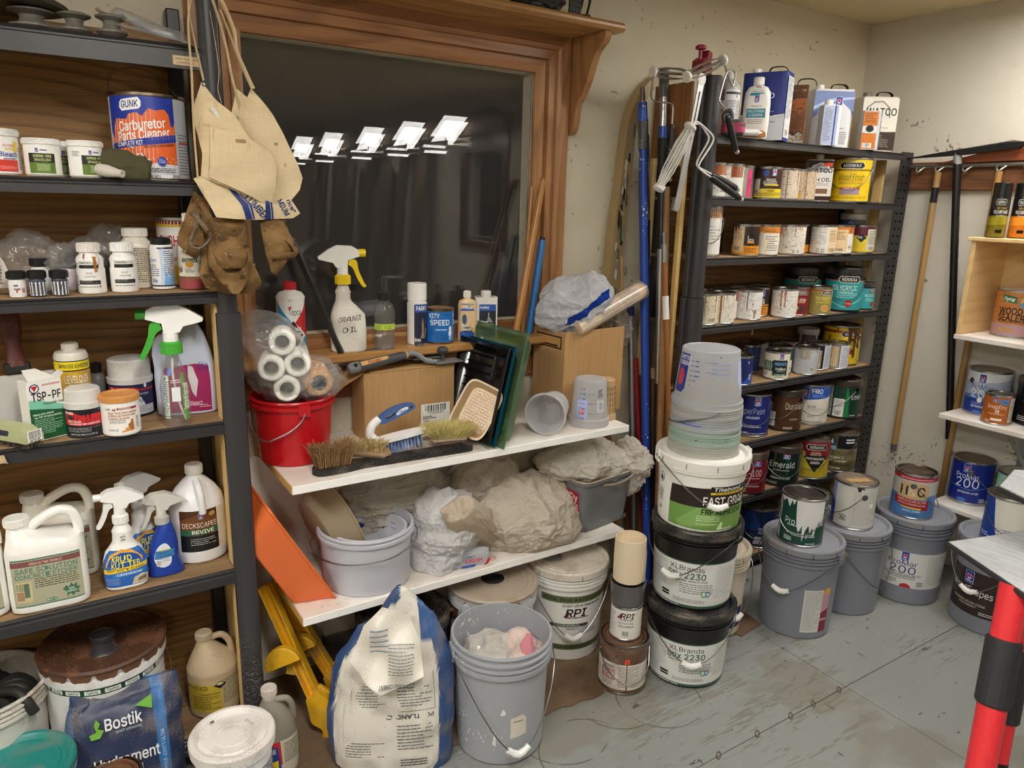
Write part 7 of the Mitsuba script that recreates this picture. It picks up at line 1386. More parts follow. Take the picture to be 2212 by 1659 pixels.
part(k,'print',Print(lambda u,v,d:np.column_stack([u,-.066-.002+.22*np.clip(v-.22,0,1)-d,v]),1,1,.02).do([('t','Bostik',.0,.272,.028,'#d9dce2',.085),('t','smart adhesives',.01,.25,.008,'#aeb6c4',.06,False),('p',[(-.075,.245),(-.055,.245),(-.045,.262),(-.058,.268),(-.052,.28),(-.06,.292),(-.066,.278),(-.062,.262),(-.078,.258)],'#6fa83e'),('p',[(.03,.3),(.07,.318),(.068,.282)],'#6fae4a'),('t','Hydroment',.0,.175,.030,'#dfe2e8',.15),('t','vivid',.0,.135,.030,'#dfe2e8',.065),('t','POUR JOINTS ULTRA',.085,.17,.009,'#bcd6ee',.11,False,0,90)]),'print',Mt)
CJ=[(0,0,0,.054,.05,2.2),(.006,0,0,.058,.055,2.2),(.13,0,0,.058,.055,2.2),(.17,-.002,0,.05,.048,2),(.21,-.008,0,.033,.033,2),(.238,-.012,0,.018,.018,2),(.25,-.012,0,.017,.017,2)]
k,M=jug('clear_jug','translucent jug with a red, blue and yellow label, by the post foot',.43,1.835,.002,CJ,[('r',-1.1,1.2,.08,.48,'#d0c9b6'),('p',[(-1.1,.46),(.0,.46),(.0,.1),(-1.1,.1)],'#27408f'),('p',[(-1.1,.46),(.0,.48),(.05,.2),(-.02,.2),(-.1,.42),(-1.1,.42)],'#c22a30'),('p',[(-1.1,.22),(-.1,.26),(-.1,.1),(-1.1,.1)],'#e3c92c'),('t','CURE',-.55,.37,.05,'#e9e6da',.75),('t','SEALER',-.6,.15,.035,'#1d1d1d',.7),('f',.15,1.0,.2,.44,9,'#55503f',3,.4)],(-.012,0,.021,.25,.272,'#d9cfc6'),[(.0,-.01,.235),(.03,-.012,.23),(.045,-.008,.205),(.05,0,.17),(.05,0,.155)],off=10,col='#cfcabc',mat='frost',W=.272,U=.058,hr=.009)
# two yellow bracket frames leaning under the lower shelf
for i,(A,B_,lab) in enumerate((((.487,2.085,.448),(.586,1.945,.105),'yellow steel bracket with a rounded foot, left one beneath the lower white shelf'),((.530,2.135,.428),(.672,2.045,.095),'yellow steel bracket with a rounded foot, right one beneath the lower white shelf'))):
 k=thing('yellow_bracket',lab,'bracket')
 A,B_=np.array(A),np.array(B_)
 Mt=frame(A,B_-A,np.cross((B_-A),np.array([-.55,-.8,.1])))
 L=np.linalg.norm(B_-A)
 Y1,Y2='#d9a71c','#d9a71c'
 part(k,'arm',G().add(box(0,L,-.017,.017,-.004,.004,.002),Y1).add(box(0,L,-.018,-.014,-.03,.004,.001),Y2).add(box(0,L,.014,.018,-.03,.004,.001),Y1),'dirty',Mt)
 foot=smooth_path([(-.03,-.022),(-.02,-.03),(.02,-.052),(.07,-.05),(.105,-.028),(.118,-.006),(.13,.016),(.112,.022),(.085,.012),(.055,.032),(.02,.028),(-.02,.02)],5)
 part(k,'foot',G().add(extr(foot,.012),Y1,ang=50,at=(L-.005,0,-.006)).add(extr(foot,.03),Y2,ang=50,at=(L+.003,0,-.036)),'dirty',Mt)
 part(k,'half_wheel',G().add(lathe([(0,-.014),(.05,-.014),(.056,-.010),(.056,.010),(.05,.014),(0,.014)],32,0,PI),'#d9a71c',M=mv(L*.62,.03,-.045)@rot('z',180)),'dirty',Mt)
 part(k,'bolt',G().add(lathe([(0,.005),(.007,.005),(.007,.009),(0,.011)],6),'#a8852a',at=(L+.012,-.004,.004)),'metal_dull',Mt)
 part(k,'strut',G().add(hull([(L*.55,.016,-.012),(L*.55,.016,-.004),(L*.78,.016,-.012),(L*.78,.016,-.004),(L*.72,.055,-.012),(L*.72,.055,-.004)]),Y2),'dirty',Mt)
# cement bag
SEC=[(0,0,0,.15,.075,4),(.02,0,0,.168,.09,3.5),(.12,0,0,.172,.095,3.2),(.24,.002,0,.168,.088,3),(.315,.008,.004,.155,.070,2.8),(.37,.02,.006,.12,.052,2.6),(.42,.035,.004,.085,.034,2.5),(.46,.045,0,.058,.02,2.5),(.485,.055,0,.03,.01,2.5)]
m=trimesh.Trimesh(*loft(SEC,72)).subdivide().subdivide()
V=np.array(m.vertices)
V[:,2]+=.03*np.clip((V[:,2]-.38)/.1,0,1)*np.sin(V[:,0]*38+1)
V=crumple(V,.009,11,8,(1,1,1.3),5,np.array([0,0,.2]))
sh=SEC
zz_,cx_,a_=(np.array([s[i] for s in SEC]) for i in (0,1,3))
rel=(V[:,0]-np.interp(V[:,2],zz_,cx_))/np.interp(V[:,2],zz_,a_)
C=np.tile(lin('#d6d2c8'),(len(V),1))
C[(rel>.80)|(rel<-.93)]=lin('#2f4a78')
C[(rel>.55)&(V[:,2]>.37)&(rel<2)]=lin('#3a5a8c')
k=thing('cement_bag','white and blue paper cement bag, torn open at the top, beside the mortar bucket','bag')
Mt=pose(.735,1.725,.001,-4,('x',-6))
part(k,'paper',G().add((V,np.array(m.faces)),C,ang=60),'dusty',Mt)
fb=s_loft([(s[0],s[1],s[2],s[3],s[4]+.0085,s[5]) for s in SEC])
PC=Print(fb,1,1,.01,3)
part(k,'print',PC.do([('t','PORTLAND CEMENT',.02,.175,.012,'#3a3a42',.2,True,0,180),('r',-.11,.125,.19,.1912,'#55565c'),('r',-.11,-.1088,.19,.32,'#55565c'),('r',.1238,.125,.19,.31,'#55565c'),('f',-.1,.0,.2,.28,10,'#5a5b62',3,.3),('f',.015,.115,.2,.3,12,'#5a5b62',5,.3),('f',-.12,-.01,.05,.15,12,'#5a5b62',7,.3),('f',.015,.115,.07,.15,8,'#5a5b62',9,.3),('p',[(-.1,.295),(-.092,.303),(-.084,.295),(-.092,.287)],'#b0403a'),('f',.02,.10,.02,.045,3,'#3a3a42',4,.4)]),'print',Mt)
FLP=[(-.105,.015),(-.07,.10),(-.02,.145),(.05,.13),(.085,.06),(.095,-.03),(.04,-.055),(-.02,-.07),(-.06,-.045),(-.075,-.02)]
part(k,'folded_top',G().add(sheet(FLP,lambda u,v:.014*np.sin(u*45)*np.sin(v*38+1)+.010*meshkit.noise(np.column_stack([u*30,v*30,u*0+3]))+.02,.003,.010),'#d9d5ca',M=np.array([[1,0,0,.0],[0,.35,-1,-.098],[0,1,.35,.335],[0,0,0,1.0]])),'dusty',Mt,label='crumpled flap folded over the front')
part(k,'flap_print',Print(lambda u,v,d:np.column_stack([u,-.098+.35*v-.03-.014*np.sin(u*45)*np.sin(v*38+1)-.014-d,v+.335+.008]),1,1,.01).do([('f',-.05,.0,.03,.1,5,'#6b7890',3,.3),('f',.0,.07,-.02,.06,10,'#66676e',4,.3),('t','PORTLAND CEMENT',.02,-.045,.010,'#4a4b52',.09,True,0,176)]),'print',Mt)
part(k,'side_print',Print(fb,1,1,.01,3).do([('t','42 KG',.205,.30,.013,'#d9dde6',.05,False,0,-70),('t','(92.6 LB)',.193,.28,.012,'#d9dde6',.07,False,0,-70),('t','PORTLAND',.215,.14,.011,'#9fb0cc',.1,False,0,-88)]),'print',Mt)
# pails under the lower shelf
PD=dict(grip=None)
k,Mp=pail('tar_pail','black dented steel pail in the shadow under the lower white shelf',.872,1.945,FZ,.146,.142,.315,[('r',.2,1.3,.2,.75,'#2a2a2c')],body='#1a1a1b',lidc='#161617',mat='rubber',lmat='dusty',bail=None,collar=1,slots=0)
k,Mp=pail('steel_pail','white steel pail with a dirty tan lid and crimped rim, under the lower shelf',1.19,1.915,FZ,.147,.143,.335,[],body='#c9ccd2',lid=False,bail=None,collar=1,wall=.004,mat='plastic')
g=G().add(lathe([(.148,.332),(.153,.335),(.155,.343),(.149,.349),(.139,.349),(.135,.343),(.122,.343),(.118,.340),(.05,.340),(.046,.337),(0,.337)],60),'#a99c8c')
lk=part(k,'lid',g,'dirty',Mp)
g=G()
for i in range(16):
 g.add(extr(smooth_path([(-.026,0),(-.02,-.014),(0,-.02),(.02,-.014),(.026,0)],4),.003),'#b9b9bb',M=rot('z',i*22.5)@mv(0,-.1475,.335)@rot('x',90))
part(lk,'crimps',g,'dirty',Mp)
part(lk,'spout',G().add(lathe([(.04,.339),(.036,.342),(.034,.339),(.028,.341),(.026,.338),(.02,.341),(.016,.339),(0,.339)],28),'#1e1e1f',at=(.0,.02,0)),'rubber',Mp)
part(k,'ear',G().add(lathe([(.026,-.004),(.026,.002),(.022,.003),(0,.001)],24),'#2b2320',M=rot('z',-62)@mv(0,-.1445,.27)@rot('x',90)).add(lathe([(0,0),(.008,0),(.008,.012),(0,.014)],12),'#6b4a35',M=rot('z',-62)@mv(0,-.1465,.27)@rot('x',90)),'rusty',Mp)
RPI=[('r',-.62,1.5,.66,.735,'#5c6644'),('t','ROYAL EDGE WATER BASED',.3,.697,.032,'#1c1f14',1.7),('t','DO NOT USE AS SEAM ADHESIVE',.55,.63,.026,'#2a2a2a',1.15),('p',[(-.0,.5),(.16,.575),(.14,.5)],'#7c2a3a'),('t','RPI',.35,.55,.085,'#141416',.55,True,.2),('f',.05,.75,.485,.5,1,'#333',3,.7),('r',-.35,.7,.39,.425,'#40443a'),('t','BONDING',.15,.407,.02,'#c9c9c0',.6),('t','PRODUCT CODE',.4,.37,.022,'#444',.6),('f',.45,1.0,.29,.35,3,'#666',4,.4),('r',-.75,1.5,.13,.19,'#59633f'),('t','ROYAL EDGE BONDING ADHESIVE',.2,.16,.02,'#2a3020',1.3),('f',-1.35,-1.0,.35,.72,14,'#555',6,.4)]
k,Mp=pail('adhesive_pail','white pail with olive bands and a dusty lid with a grey spout cap',1.513,1.925,FZ,.147,.129,.352,RPI,off=-2,body='#dfddd8',lidc='#d6cfc2',lmat='dirty',bail=14,spout=(-.05,-.02,'#7d8082'),slots=6)
# mortar bucket
k,Mm=pail('mortar_bucket','open grey plastic bucket crusted with mortar, holding bags and a paper note',1.047,1.628,.002,.149,.131,.362,[('p',[(.25,.25),(.62,.27),(.6,.42),(.52,.46),(.24,.44)],'#cfc9bd'),('f',.3,.55,.38,.41,1,'#8a7a70',3,.4),('p',[(-.15,.2),(-.1,.32),(-.07,.3),(-.06,.18)],'#dedcd8'),('p',[(.02,.48),(.06,.53),(.1,.53),(.14,.49),(.06,.47)],'#dedcd8')],body='#9b9fa6',lid=False,bail=20,mat='spattered',wall=.004,drop=.7)
m=trimesh.creation.icosphere(subdivisions=4)
for lab,X,Y,Z,a,b,c,col,sd in (('dusty clear bag of powder inside the grey mortar bucket',-.03,.0,.255,.085,.085,.06,'#b5b2ac',3),('pinkish white bag at the right inside the mortar bucket',.06,.02,.262,.055,.07,.055,'#d2bdb4',5)):
 single('powder_bag',lab,'bag',G().add((crumple(np.array(m.vertices)*[a,b,c],.016,16,sd),np.array(m.faces)),col,ang=70),'dusty',Mm@mv(X,Y,Z))
single('pink_wrapper','folded pink wrapper sticking out of the mortar bucket','wrapper',G().add(sheet([(-.02,0),(.022,.0),(.028,.05),(.015,.085),(-.005,.09),(-.022,.06)],lambda u,v:.018*np.cos(u*70)-.01*v*10,.0015,.008),'#d98f98',M=mv(.085,-.03,.275)@rot('z',30)@rot('x',75)),'matte',Mm)
k=thing('paper_note','white paper note lettered mortar in the grey bucket','paper')
Mn=Mm@mv(-.015,-.055,.258)@rot('z',8)@rot('x',58)
bend=lambda u,v:.008*np.sin(u*40+v*12)
part(k,'sheet',G().add(sheet([(-.045,-.02),(.045,-.03),(.05,.05),(-.05,.075)],bend,.0008,.008),'#e9eaee'),'matte',Mn)
part(k,'lettering',Print(lambda u,v,d:np.column_stack([u,v,bend(u,v)+.0006+d]),1,1,.008).do([('t','MORTAR',.008,.018,.018,'#1c1c20',.082,False,.1,0)]),'print',Mn)
# brown can, small can, cup, fabric roll
can('primer_can','dented brown gallon can with a red sticker, at the edge of the plywood',1.548,1.636,.001,.083,.183,[('r',-1.6,1.6,.1,.62,'#d2cbc4'),('r',-.95,-.3,.28,.48,'#8a2440'),('t','EDGE EPDM',-.6,.42,.07,'#efe2e0',.55),('t','TAPE PRIMER',-.6,.34,.07,'#efe2e0',.6),('r',-.8,-.35,.51,.57,'#8d8d90'),('f',-.15,.75,.14,.58,15,'#6b6560',3,.35),('f',-.9,-.35,.13,.26,4,'#6b6560',4,.35),('r',.1,.3,.64,.74,'#e0502a'),('t','24',.2,.69,.05,'#8a2a10',.1),('p',[(.18,.62),(.21,.66),(.23,.2),(.26,.1),(.2,.1),(.19,.4)],'#4a2a1a')],wrap='#5b4032',off=0,bail=20,lid='rusty',lidc='#6a4f3c',tin='#8a8178',mat='dirty')
z0=.1848
can('adhesive_can','small white can with a black arrow mark, on top of the brown gallon can',1.551,1.638,z0,.0535,.121,[('p',[(-.6,.66),(-.28,.84),(-.3,.66)],'#8a2a3a'),('t','RPI',.12,.75,.16,'#141416',.85,True,.2),('f',-.45,.55,.61,.64,1,'#333',3,.7),('t','PRODUCT CODE RP8AD',.02,.53,.045,'#444',1.0),('t','SPLICE ADHESIVE',.05,.43,.055,'#333',1.0),('b',-.25,.25,.12,.3,4,'#dcd8d2'),('f',-1.3,-.7,.15,.8,10,'#777',5,.3)],wrap='#dcd8d2',off=0,lidc='#8a7d70')
k=thing('plastic_cup','clear plastic cup half full of black sealant on the small white can','cup')
M=mv(1.551,1.64,z0+.1225)
part(k,'shell',G().add(lathe([(0,0),(.052,0),(.054,.003),(.0585,.074),(.060,.075),(.060,.078),(.0575,.077)],40),'#dfdcd8'),'clear_film',M)
part(k,'contents',G().add(lathe([(0,.003),(.0515,.003),(.056,.058),(.0,.056)],40),'#121214'),'plastic',M)
k=thing('fabric_roll','roll of cream fabric standing on top of the clear cup','roll')
M=mv(1.5505,1.64,z0+.1225+.079)
prof=[(.047,0),(.051,.004),(.0525,.08),(.051,.15),(.049,.152),(.047,.150)]
part(k,'wrap',G().add(lathe(prof+[(.0465,.128),(0,.126)],48),'#d9c9ae'),'matte',M)
a=np.linspace(.5,1.15,10)
Vt=[[(.0528+.006*(t-.5))*math.sin(t),-(.0528+.006*(t-.5))*math.cos(t),zz] for t in a for zz in np.linspace(.0,.11-.0*t,6)]
i,j=np.meshgrid(np.arange(9),np.arange(5),indexing='ij')
q=(i*6+j)
part(k,'loose_end',G().add((np.array(Vt),np.stack([q,q+6,q+7,q+1],-1).reshape(-1,4)),'#d3bf9f',ang=60),'matte',M)
# the tower: two black pails, an adhesive pail, nested measuring pails
XL=[('r',-1.6,1.6,.06,.60,'#d8dad8'),('r',-1.6,1.6,.60,.615,'#3a5a4c'),('r',-1.6,1.6,.03,.062,'#3a5a4c'),('t','XLBrands',.0,.53,.06,'#26282a',.85,False),('t','Stix 2230',.0,.44,.075,'#3a5a4c',.95),('t','PRESSURE SENSITIVE',.05,.375,.022,'#555',.95),('f',-.15,.7,.2,.34,5,'#55585a',3,.32),('f',-1.15,-.5,.12,.56,18,'#a9adab',4,.3),('f',.75,1.3,.15,.56,18,'#a9adab',6,.3),('r',-.65,-.42,.16,.185,'#17181a'),('r',-.65,-.42,.125,.15,'#17181a'),('e',.46,.22,.07,.045,'#5f9a4a'),('e',.46,.22,.045,.028,'#d8dad8'),('e',.56,.22,.06,.04,'#2f6ba0'),('e',.56,.22,.035,.024,'#d8dad8'),('f',-.3,.5,.09,.14,3,'#77797a',5,.4),('t','WWW.XLBRANDS.COM',-.6,.046,.02,'#d8dad8',.9)]
pail('adhesive_pail','black pail with a white label, at the bottom of the tower of pails',1.797,1.585,.001,.150,.131,.283,XL,off=2,body='#141415',lidc='#1b1b1d',bail=6,drop=.5)
pail('adhesive_pail','black pail with a white label, second from the bottom of the tower',1.822,1.607,.2775,.150,.131,.29,XL,off=-8,body='#141415',lidc='#1d1d1f',bail=-16,drop=.45)
TB=[('p',[(-.75,.62),(1.35,.66),(1.35,.36),(-.8,.36)],'#261a17'),('p',[(-.8,.36),(1.35,.36),(1.3,.02),(-.82,.05)],'#6f9a4c'),('p',[(-.1,.36),(.5,.36),(.2,.1),(-.5,.06),(-.6,.12)],'#83ad5e'),('r',.18,1.2,.585,.66,'#17171a'),('t','Titebond',.62,.622,.05,WHITE,.75,True,.2),('r',.18,1.2,.55,.582,'#e3c02c'),('t',"THE PRO'S ADVANTAGE",.65,.566,.02,'#1d1d1d',.75),('t','FAST GRAB',.6,.455,.115,WHITE,1.15),('t','FRP ADHESIVE',.58,.3,.075,'#16200e',1.15),('f',-.1,.5,.15,.24,3,'#e3efd6',3,.3),('p',[(.4,.05),(.5,.16),(.56,.14),(.52,.06)],'#cfe0a0'),('t','GREEN',.62,.06,.028,WHITE,.4),('f',-.1,.4,.11,.13,1,'#e3efd6',4,.5),('e',-1.12,.64,.1,.07,'#222'),('e',-1.12,.64,.085,.06,'#e6e6e3'),('p',[(-1.18,.62),(-1.12,.69),(-1.06,.62),(-1.12,.59)],'#222'),('b',-1.25,-1.02,.28,.5,3,'#e6e6e3'),('f',-1.5,-1.28,.3,.72,12,'#444',4,.4),('t','CB',-1.15,.2,.04,'#222',.12)]
pail('adhesive_pail','white pail with a green and black label, third from the bottom of the tower',1.825,1.612,.562,.152,.136,.246,TB,off=4,body='#e9e8e4',lidc='#e9e7e2',bail=16,drop=.5,lmat='plastic')
zt=.562+.246-.0115
for n,(h0,r0,col,lab) in enumerate(((.0,.119,'#e6e6e0','ribbed white pail, lowest of the nested upside down pails on the tower'),(.040,.119,'#cfe3da','pale green pail, second lowest of the nested upside down pails on the tower'),(.088,.118,'#e3e5ea','pail with a blue printed band in the middle of the nested stack on the tower'),(.128,.118,'#e3e2e0','pail with the wire handle, second from the top of the nested stack'))):
 k=thing('measuring_pail',lab,'bucket')
 M=pose(1.838,1.628,zt+h0+.0008,0)
 pr=[(r0-.004,0),(r0,.002),(r0,.012),(r0-.003,.014)]+[p for i in range(3) for p in ((r0-.004,.016+i*.008),(r0-.001,.017+i*.008),(r0-.001,.02+i*.008),(r0-.005,.021+i*.008))]+[(r0-.008,.045),(r0-.022,.14)]
 part(k,'shell',G().add(lathe(pr,56),col),'frost',M)
 if n==1:
  part(k,'paint_marks',Print(s_cyl([(r0-.003,.014),(r0-.008,.045)]),r0,.05).do([('p',[(.55,.5),(.62,.7),(.7,.55),(.64,.42)],'#22382c'),('e',.25,.55,.02,.14,'#8a7a50'),('e',-.2,.42,.03,.06,'#2a3a30')]),'print',M)
 if n==2:
  part(k,'band',Print(s_cyl([(r0-.003,.014),(r0-.008,.045)]),r0,.05).do([('r',-.85,-.1,.35,.62,'#3a52b0'),('r',-.5,-.1,.62,.9,'#a9b6dd')]),'print',M)
 if n==3:
  part(k,'bail',G().add(wire(.0022,[(.045,-.118,.035),(.02,-.124,.022),(-.04,-.118,.002),(-.09,-.085,-.016),(-.118,-.03,-.026),(-.1,-.02,-.02),(-.06,-.10,-.006),(-.03,-.118,.006)],8),'#77797b'),'metal_dull',M)
k=thing('measuring_pail','tall translucent measuring pail upside down on top of the tower','bucket')
M=pose(1.842,1.634,zt+.168,4)
part(k,'shell',G().add(lathe([(.112,0),(.117,.002),(.117,.014),(.112,.016),(.109,.02),(.0935,.168),(.094,.172),(.093,.18),(.088,.183),(.084,.179),(.05,.178),(.03,.179),(0,.179)],56),'#e4e7ee'),'frost',M)
part(k,'print',Print(s_cyl([(.1095,.02),(.0940,.168)]),.1015,.18,.009).do([('p',[(-1.35,.22),(-.86,.22),(-.8,.93),(-1.35,.93)],'#23378c'),('t','WILLIAMS',-1.02,.86,.075,'#e3e6f0',.55,True,0,180),('t','SHERWIN',-1.0,.76,.075,'#e3e6f0',.5,True,0,180),('e',-1.1,.5,.16,.16,'#c23a48'),('p',[(1.0,.2),(1.4,.2),(1.4,.82),(1.0,.8)],'#b9c3e6'),('e',.28,.93,.02,.014,'#222')]+grad(-.72,True,n=8)+[('f',.0,.62,.2+i*.083,.225+i*.083,1,'#93a6d6',i+11,.55) for i in range(8)]),'print',M)
# behind the tower
k,Mp=pail('old_bucket','dirty white bucket hidden behind the tower of pails',2.085,1.735,FZ,.128,.115,.34,[('r',.3,1.3,.1,.35,'#2a2a55'),('t','USG',.8,.22,.1,WHITE,.5)],body='#c9c0b0',lidc='#c4baa8',mat='dirty',lmat='dirty',bail=40,drop=.6)
single('square_jar','grey green translucent square jar standing on the dirty bucket','jar',G().add(loft([(0,0,0,.04,.04,5),(.005,0,0,.045,.045,5),(.12,0,0,.045,.045,5),(.14,0,0,.03,.03,3),(.15,0,0,.03,.03,3)],32),'#8f9a8a',ang=40),'frost',mv(2.10,1.74,FZ+.342))
# grey five-gallon pails with cans on their lids
GP=dict(body='#7b7f8b',lidc='#858993')
pail('paint_pail','grey pail nearest the tower, white sticker on its side',2.392,1.575,.001,.147,.133,.372,[('r',.18,.98,.08,.56,'#c9cac8'),('f',.22,.7,.1,.54,26,'#8b8c8c',3,.32),('p',[(.72,.08),(.98,.08),(.98,.56),(.72,.56)],'#7a1a38'),('p',[(.72,.3),(.98,.34),(.98,.56),(.72,.56)],'#b98a98'),('p',[(.72,.52),(.98,.5),(.98,.57),(.8,.57)],'#d9a33a'),('t','ADHESIVE',.84,.22,.025,'#e6cfd6',.22)],off=2,bail=-22,drop=.35,**GP)
pail('paint_pail','plain grey pail behind and right of the stickered pail',2.712,1.578,.001,.147,.133,.362,[('p',[(-.2,.74),(.0,.76),(.05,.72),(-.1,.7)],'#b9a372'),('r',-.15,-.02,.66,.72,'#b9a878')],off=0,bail=50,grip=None,drop=.5,**GP)
PM=[('r',-1.5,1.4,.2,.62,'#d0d1d0'),('s',-.05,.57,.09),('t','ProMar',-.1,.49,.055,'#2a3a70',.8,False),('t','200',-.08,.41,.085,'#2a3a70',.72,False),('t','ZERO VOC / CERO CONT. DE COV',-.08,.35,.02,'#555',1.05),('f',-.5,.3,.29,.335,2,'#666',3,.4),('f',-.55,-.2,.22,.28,4,'#444',4,.4),('f',.35,.55,.22,.28,3,'#444',5,.45),('e',.05,.2,.16,.05,'#b02a32'),('f',-1.3,-.7,.24,.58,18,'#a5a8a8',5,.32),('f',.6,1.3,.24,.58,20,'#a5a8a8',6,.32),('r',-1.5,1.4,.05,.2,'#7b7f8b')]
pail('paint_pail','grey pail with a white label lettered 200, third in the row',3.02,1.488,.001,.147,.133,.376,PM,off=0,bail=None,**GP)
pail('paint_pail','grey pail with a dark brown label and white grip, half behind the steel stand',3.075,1.172,.001,.147,.133,.376,[('r',-1.2,.35,.18,.66,'#2b1d1b'),('s',-.5,.58,.11),('t','WoodScapes',-.45,.45,.075,'#e3ddd8',1.25,False,0,-2),('t','EXTERIOR HOUSE STAIN',-.45,.31,.025,'#b9aca6',.95),('t','RAIN WARRANTY',-.45,.275,.02,'#b9aca6',.5),('f',-.1,.28,.2,.24,2,'#d9d0ca',3,.45),('r',.36,1.2,.18,.66,'#c9cac9'),('f',.42,1.1,.34,.62,18,'#8d9090',4,.32),('f',.5,.9,.2,.3,4,'#666',5,.35)],off=-6,bail=-20,drop=.42,**GP)
z=.001+.372-.0115
can('paint_can','dark green gallon can streaked with white paint, on the stickered grey pail',2.36,1.572,z+.0045,*GL,[('r',-1.6,-1.1,.05,.95,'#b9bcbc'),('f',-1.55,-1.15,.1,.6,10,'#777',3,.4),('t','Pro',-.52,.5,.13,'#e6ece8',.5,False),('f',-.65,-.1,.39,.43,1,'#c9d9d0',3,.5),('t','Classic',.75,.5,.13,'#e6ece8',.9,False),('t','INTERIOR ACRYLIC LATEX',-.05,.26,.035,'#dfe7e2',1.2),('f',-.4,.7,.2,.23,1,'#c9d9d0',4,.5),('f',-.75,-.35,.08,.18,3,'#dfe7e2',5,.5),('t','SEMI-GLOSS',.5,.08,.03,'#dfe7e2',.45),('p',[(-.28,.97),(1.15,.97),(1.1,.5),(.95,.45),(.85,.55),(.7,.42),(.62,.2),(.52,.42),(.4,.3),(.33,.48),(.2,.35),(.1,.12),(.05,.45),(-.1,.3),(-.2,.45),(-.25,.7)],'#dedfe0'),('d',4,'#dedfe0',6,-.3,.8,.95,.1,.03),('p',[(-1.2,.97),(-.3,.97),(-.4,.85),(-.5,.93),(-.6,.78),(-.8,.93),(-1.0,.85)],'#dedfe0')],wrap='#17463c',off=0,bail=-8,lidc='#6b6660')
can('paint_can','paint smeared gallon can with a blue edge and a tan sticker on its lid',2.694,1.572,.362+.001-.007,*GL,[('r',-1.6,-.95,.05,.95,'#2a4a9c'),('p',[(-1.6,.95),(-.95,.95),(-.95,.5),(-1.6,.75)],'#8a9cc9'),('r',-.95,-.15,.05,.93,'#d6d6d0'),('p',[(-.62,.18),(-.62,.3),(-.28,.3),(-.28,.18)],'#222'),('r',-.6,-.3,.19,.29,'#d6d6d0'),('p',[(-.57,.2),(-.5,.26),(-.42,.22),(-.34,.27),(-.34,.24),(-.42,.2),(-.5,.23)],'#222'),('f',.0,1.4,.1,.85,24,'#a3a39e',5,.3),('p',[(.05,.97),(.4,.97),(.42,.9),(.3,.93),(.25,.86),(.15,.86)],'#2a2a2a'),('e',.9,.55,.12,.05,'#f2f2ee')],wrap='#cfcec9',off=0,bail=-62,lidc='#77675a',lid='dusty')
single('sticker','tan torn sticker on the lid of the paint smeared can','sticker',G().add(sheet([(-.05,-.018),(.045,-.026),(.05,.014),(-.045,.022)],lambda u,v:.001*np.sin(u*200),.0006,.01),'#a98a5f'),'matte',mv(2.69,1.565,.356+.1888)@rot('z',-20))
can('stain_can','blue and red gallon can with a tan shield, on the third grey pail',2.985,1.49,.376+.001-.007,*GL,[('r',-1.6,1.6,.45,.97,'#b5b6b0'),('r',-1.6,1.6,.86,.95,'#a82438'),('t','High Performance Color and Protection',.1,.905,.03,'#efd9da',1.6),('p',[(-1.6,.5),(1.6,.55),(1.6,.04),(-1.6,.04)],'#4a7ab5'),('p',[(-.75,.45),(-.72,.74),(-.6,.8),(.0,.82),(.62,.8),(.75,.74),(.75,.45)],'#c2a57a'),('t','H',-.42,.63,.2,'#17171a',.36),('t','&',-.02,.62,.2,'#d9c9a8',.34,False),('t','C',.38,.63,.2,'#17171a',.36),('p',[(-.9,.47),(.85,.42),(.8,.2),(.2,.24),(-.85,.3)],'#9a1f2c'),('t','SHIELD PLUS ULTRA',.0,.405,.05,'#efe2d2',1.4,False,0,-2),('t','ACRYLIC CONCRETE STAIN',.0,.33,.04,'#efe2d2',1.35,False,0,-2),('p',[(-.55,.27),(.5,.26),(.45,.22),(-.3,.24)],'#d9b83a'),('t','INTERIOR - EXTERIOR',.05,.18,.03,'#eef',.85),('t','EXTRA WHITE',.1,.1,.03,'#22345c',.5)],wrap='#4a7ab5',off=-2,bail=90,ears=True,lid='lid_metal',lidc='#6a5a4c')
can('paint_can','royal blue gallon can half covered by a spill of white paint, beside the steel plate',3.045,1.155,.376+.001-.007,*GL,[('p',[(-.75,.97),(1.6,.97),(1.6,.5),(1.3,.42),(1.1,.5),(.95,.3),(.6,.33),(.5,.12),(.3,.3),(.15,.1),(-.1,.3),(-.3,.08),(-.5,.3),(-.62,.6)],'#dddbd2'),('f',-.5,.5,.12,.36,9,'#24489c',4,.5),('d',3,'#8fa3cc',9,.2,1.3,.9,.5,.08),('f',-1.3,-.6,.1,.2,2,'#c9d3ec',5,.4)],wrap='#1f3f96',off=4,bail=10,lidc='#9a948c')
# right-hand shelves
z=RS[2]+.001
can('paint_can','royal blue gallon can lettered 200 on the lowest right shelf',3.315,1.425,z,*GL,[('s',-.25,.84,.16),('t','ProMar',-.2,.66,.12,'#dfe5f2',1.1,False),('t','200',-.15,.5,.2,'#dfe5f2',1.1,False),('p',[(-1.3,.42),(0,.36),(1.3,.46),(1.3,.45),(0,.34),(-1.3,.41)],'#5a7ac0'),('t','INTERIOR LATEX',-.05,.28,.045,'#dfe5f2',1.0),('e',-.3,.1,.22,.05,'#3a66c0'),('f',.5,.85,.06,.16,3,'#dfe5f2',4,.5)],wrap='#15267f',off=0,bail=88,lid='dusty',lidc='#5f4c40')
can('paint_can','mint green gallon can behind the paint spilled can, lowest right shelf',3.30,1.235,z,*GL,[('r',-1.6,1.6,.05,.62,'#b9c6c0'),('t','Premium',-.3,.5,.09,'#6f8a80',.9,False),('t','Primer',.2,.4,.09,'#6f8a80',.8,False),('d',3,'#c9cfc6',4)],wrap='#8fc9b2',off=0,lid='dusty',lidc='#8a8378')
z=RS[1]+.001
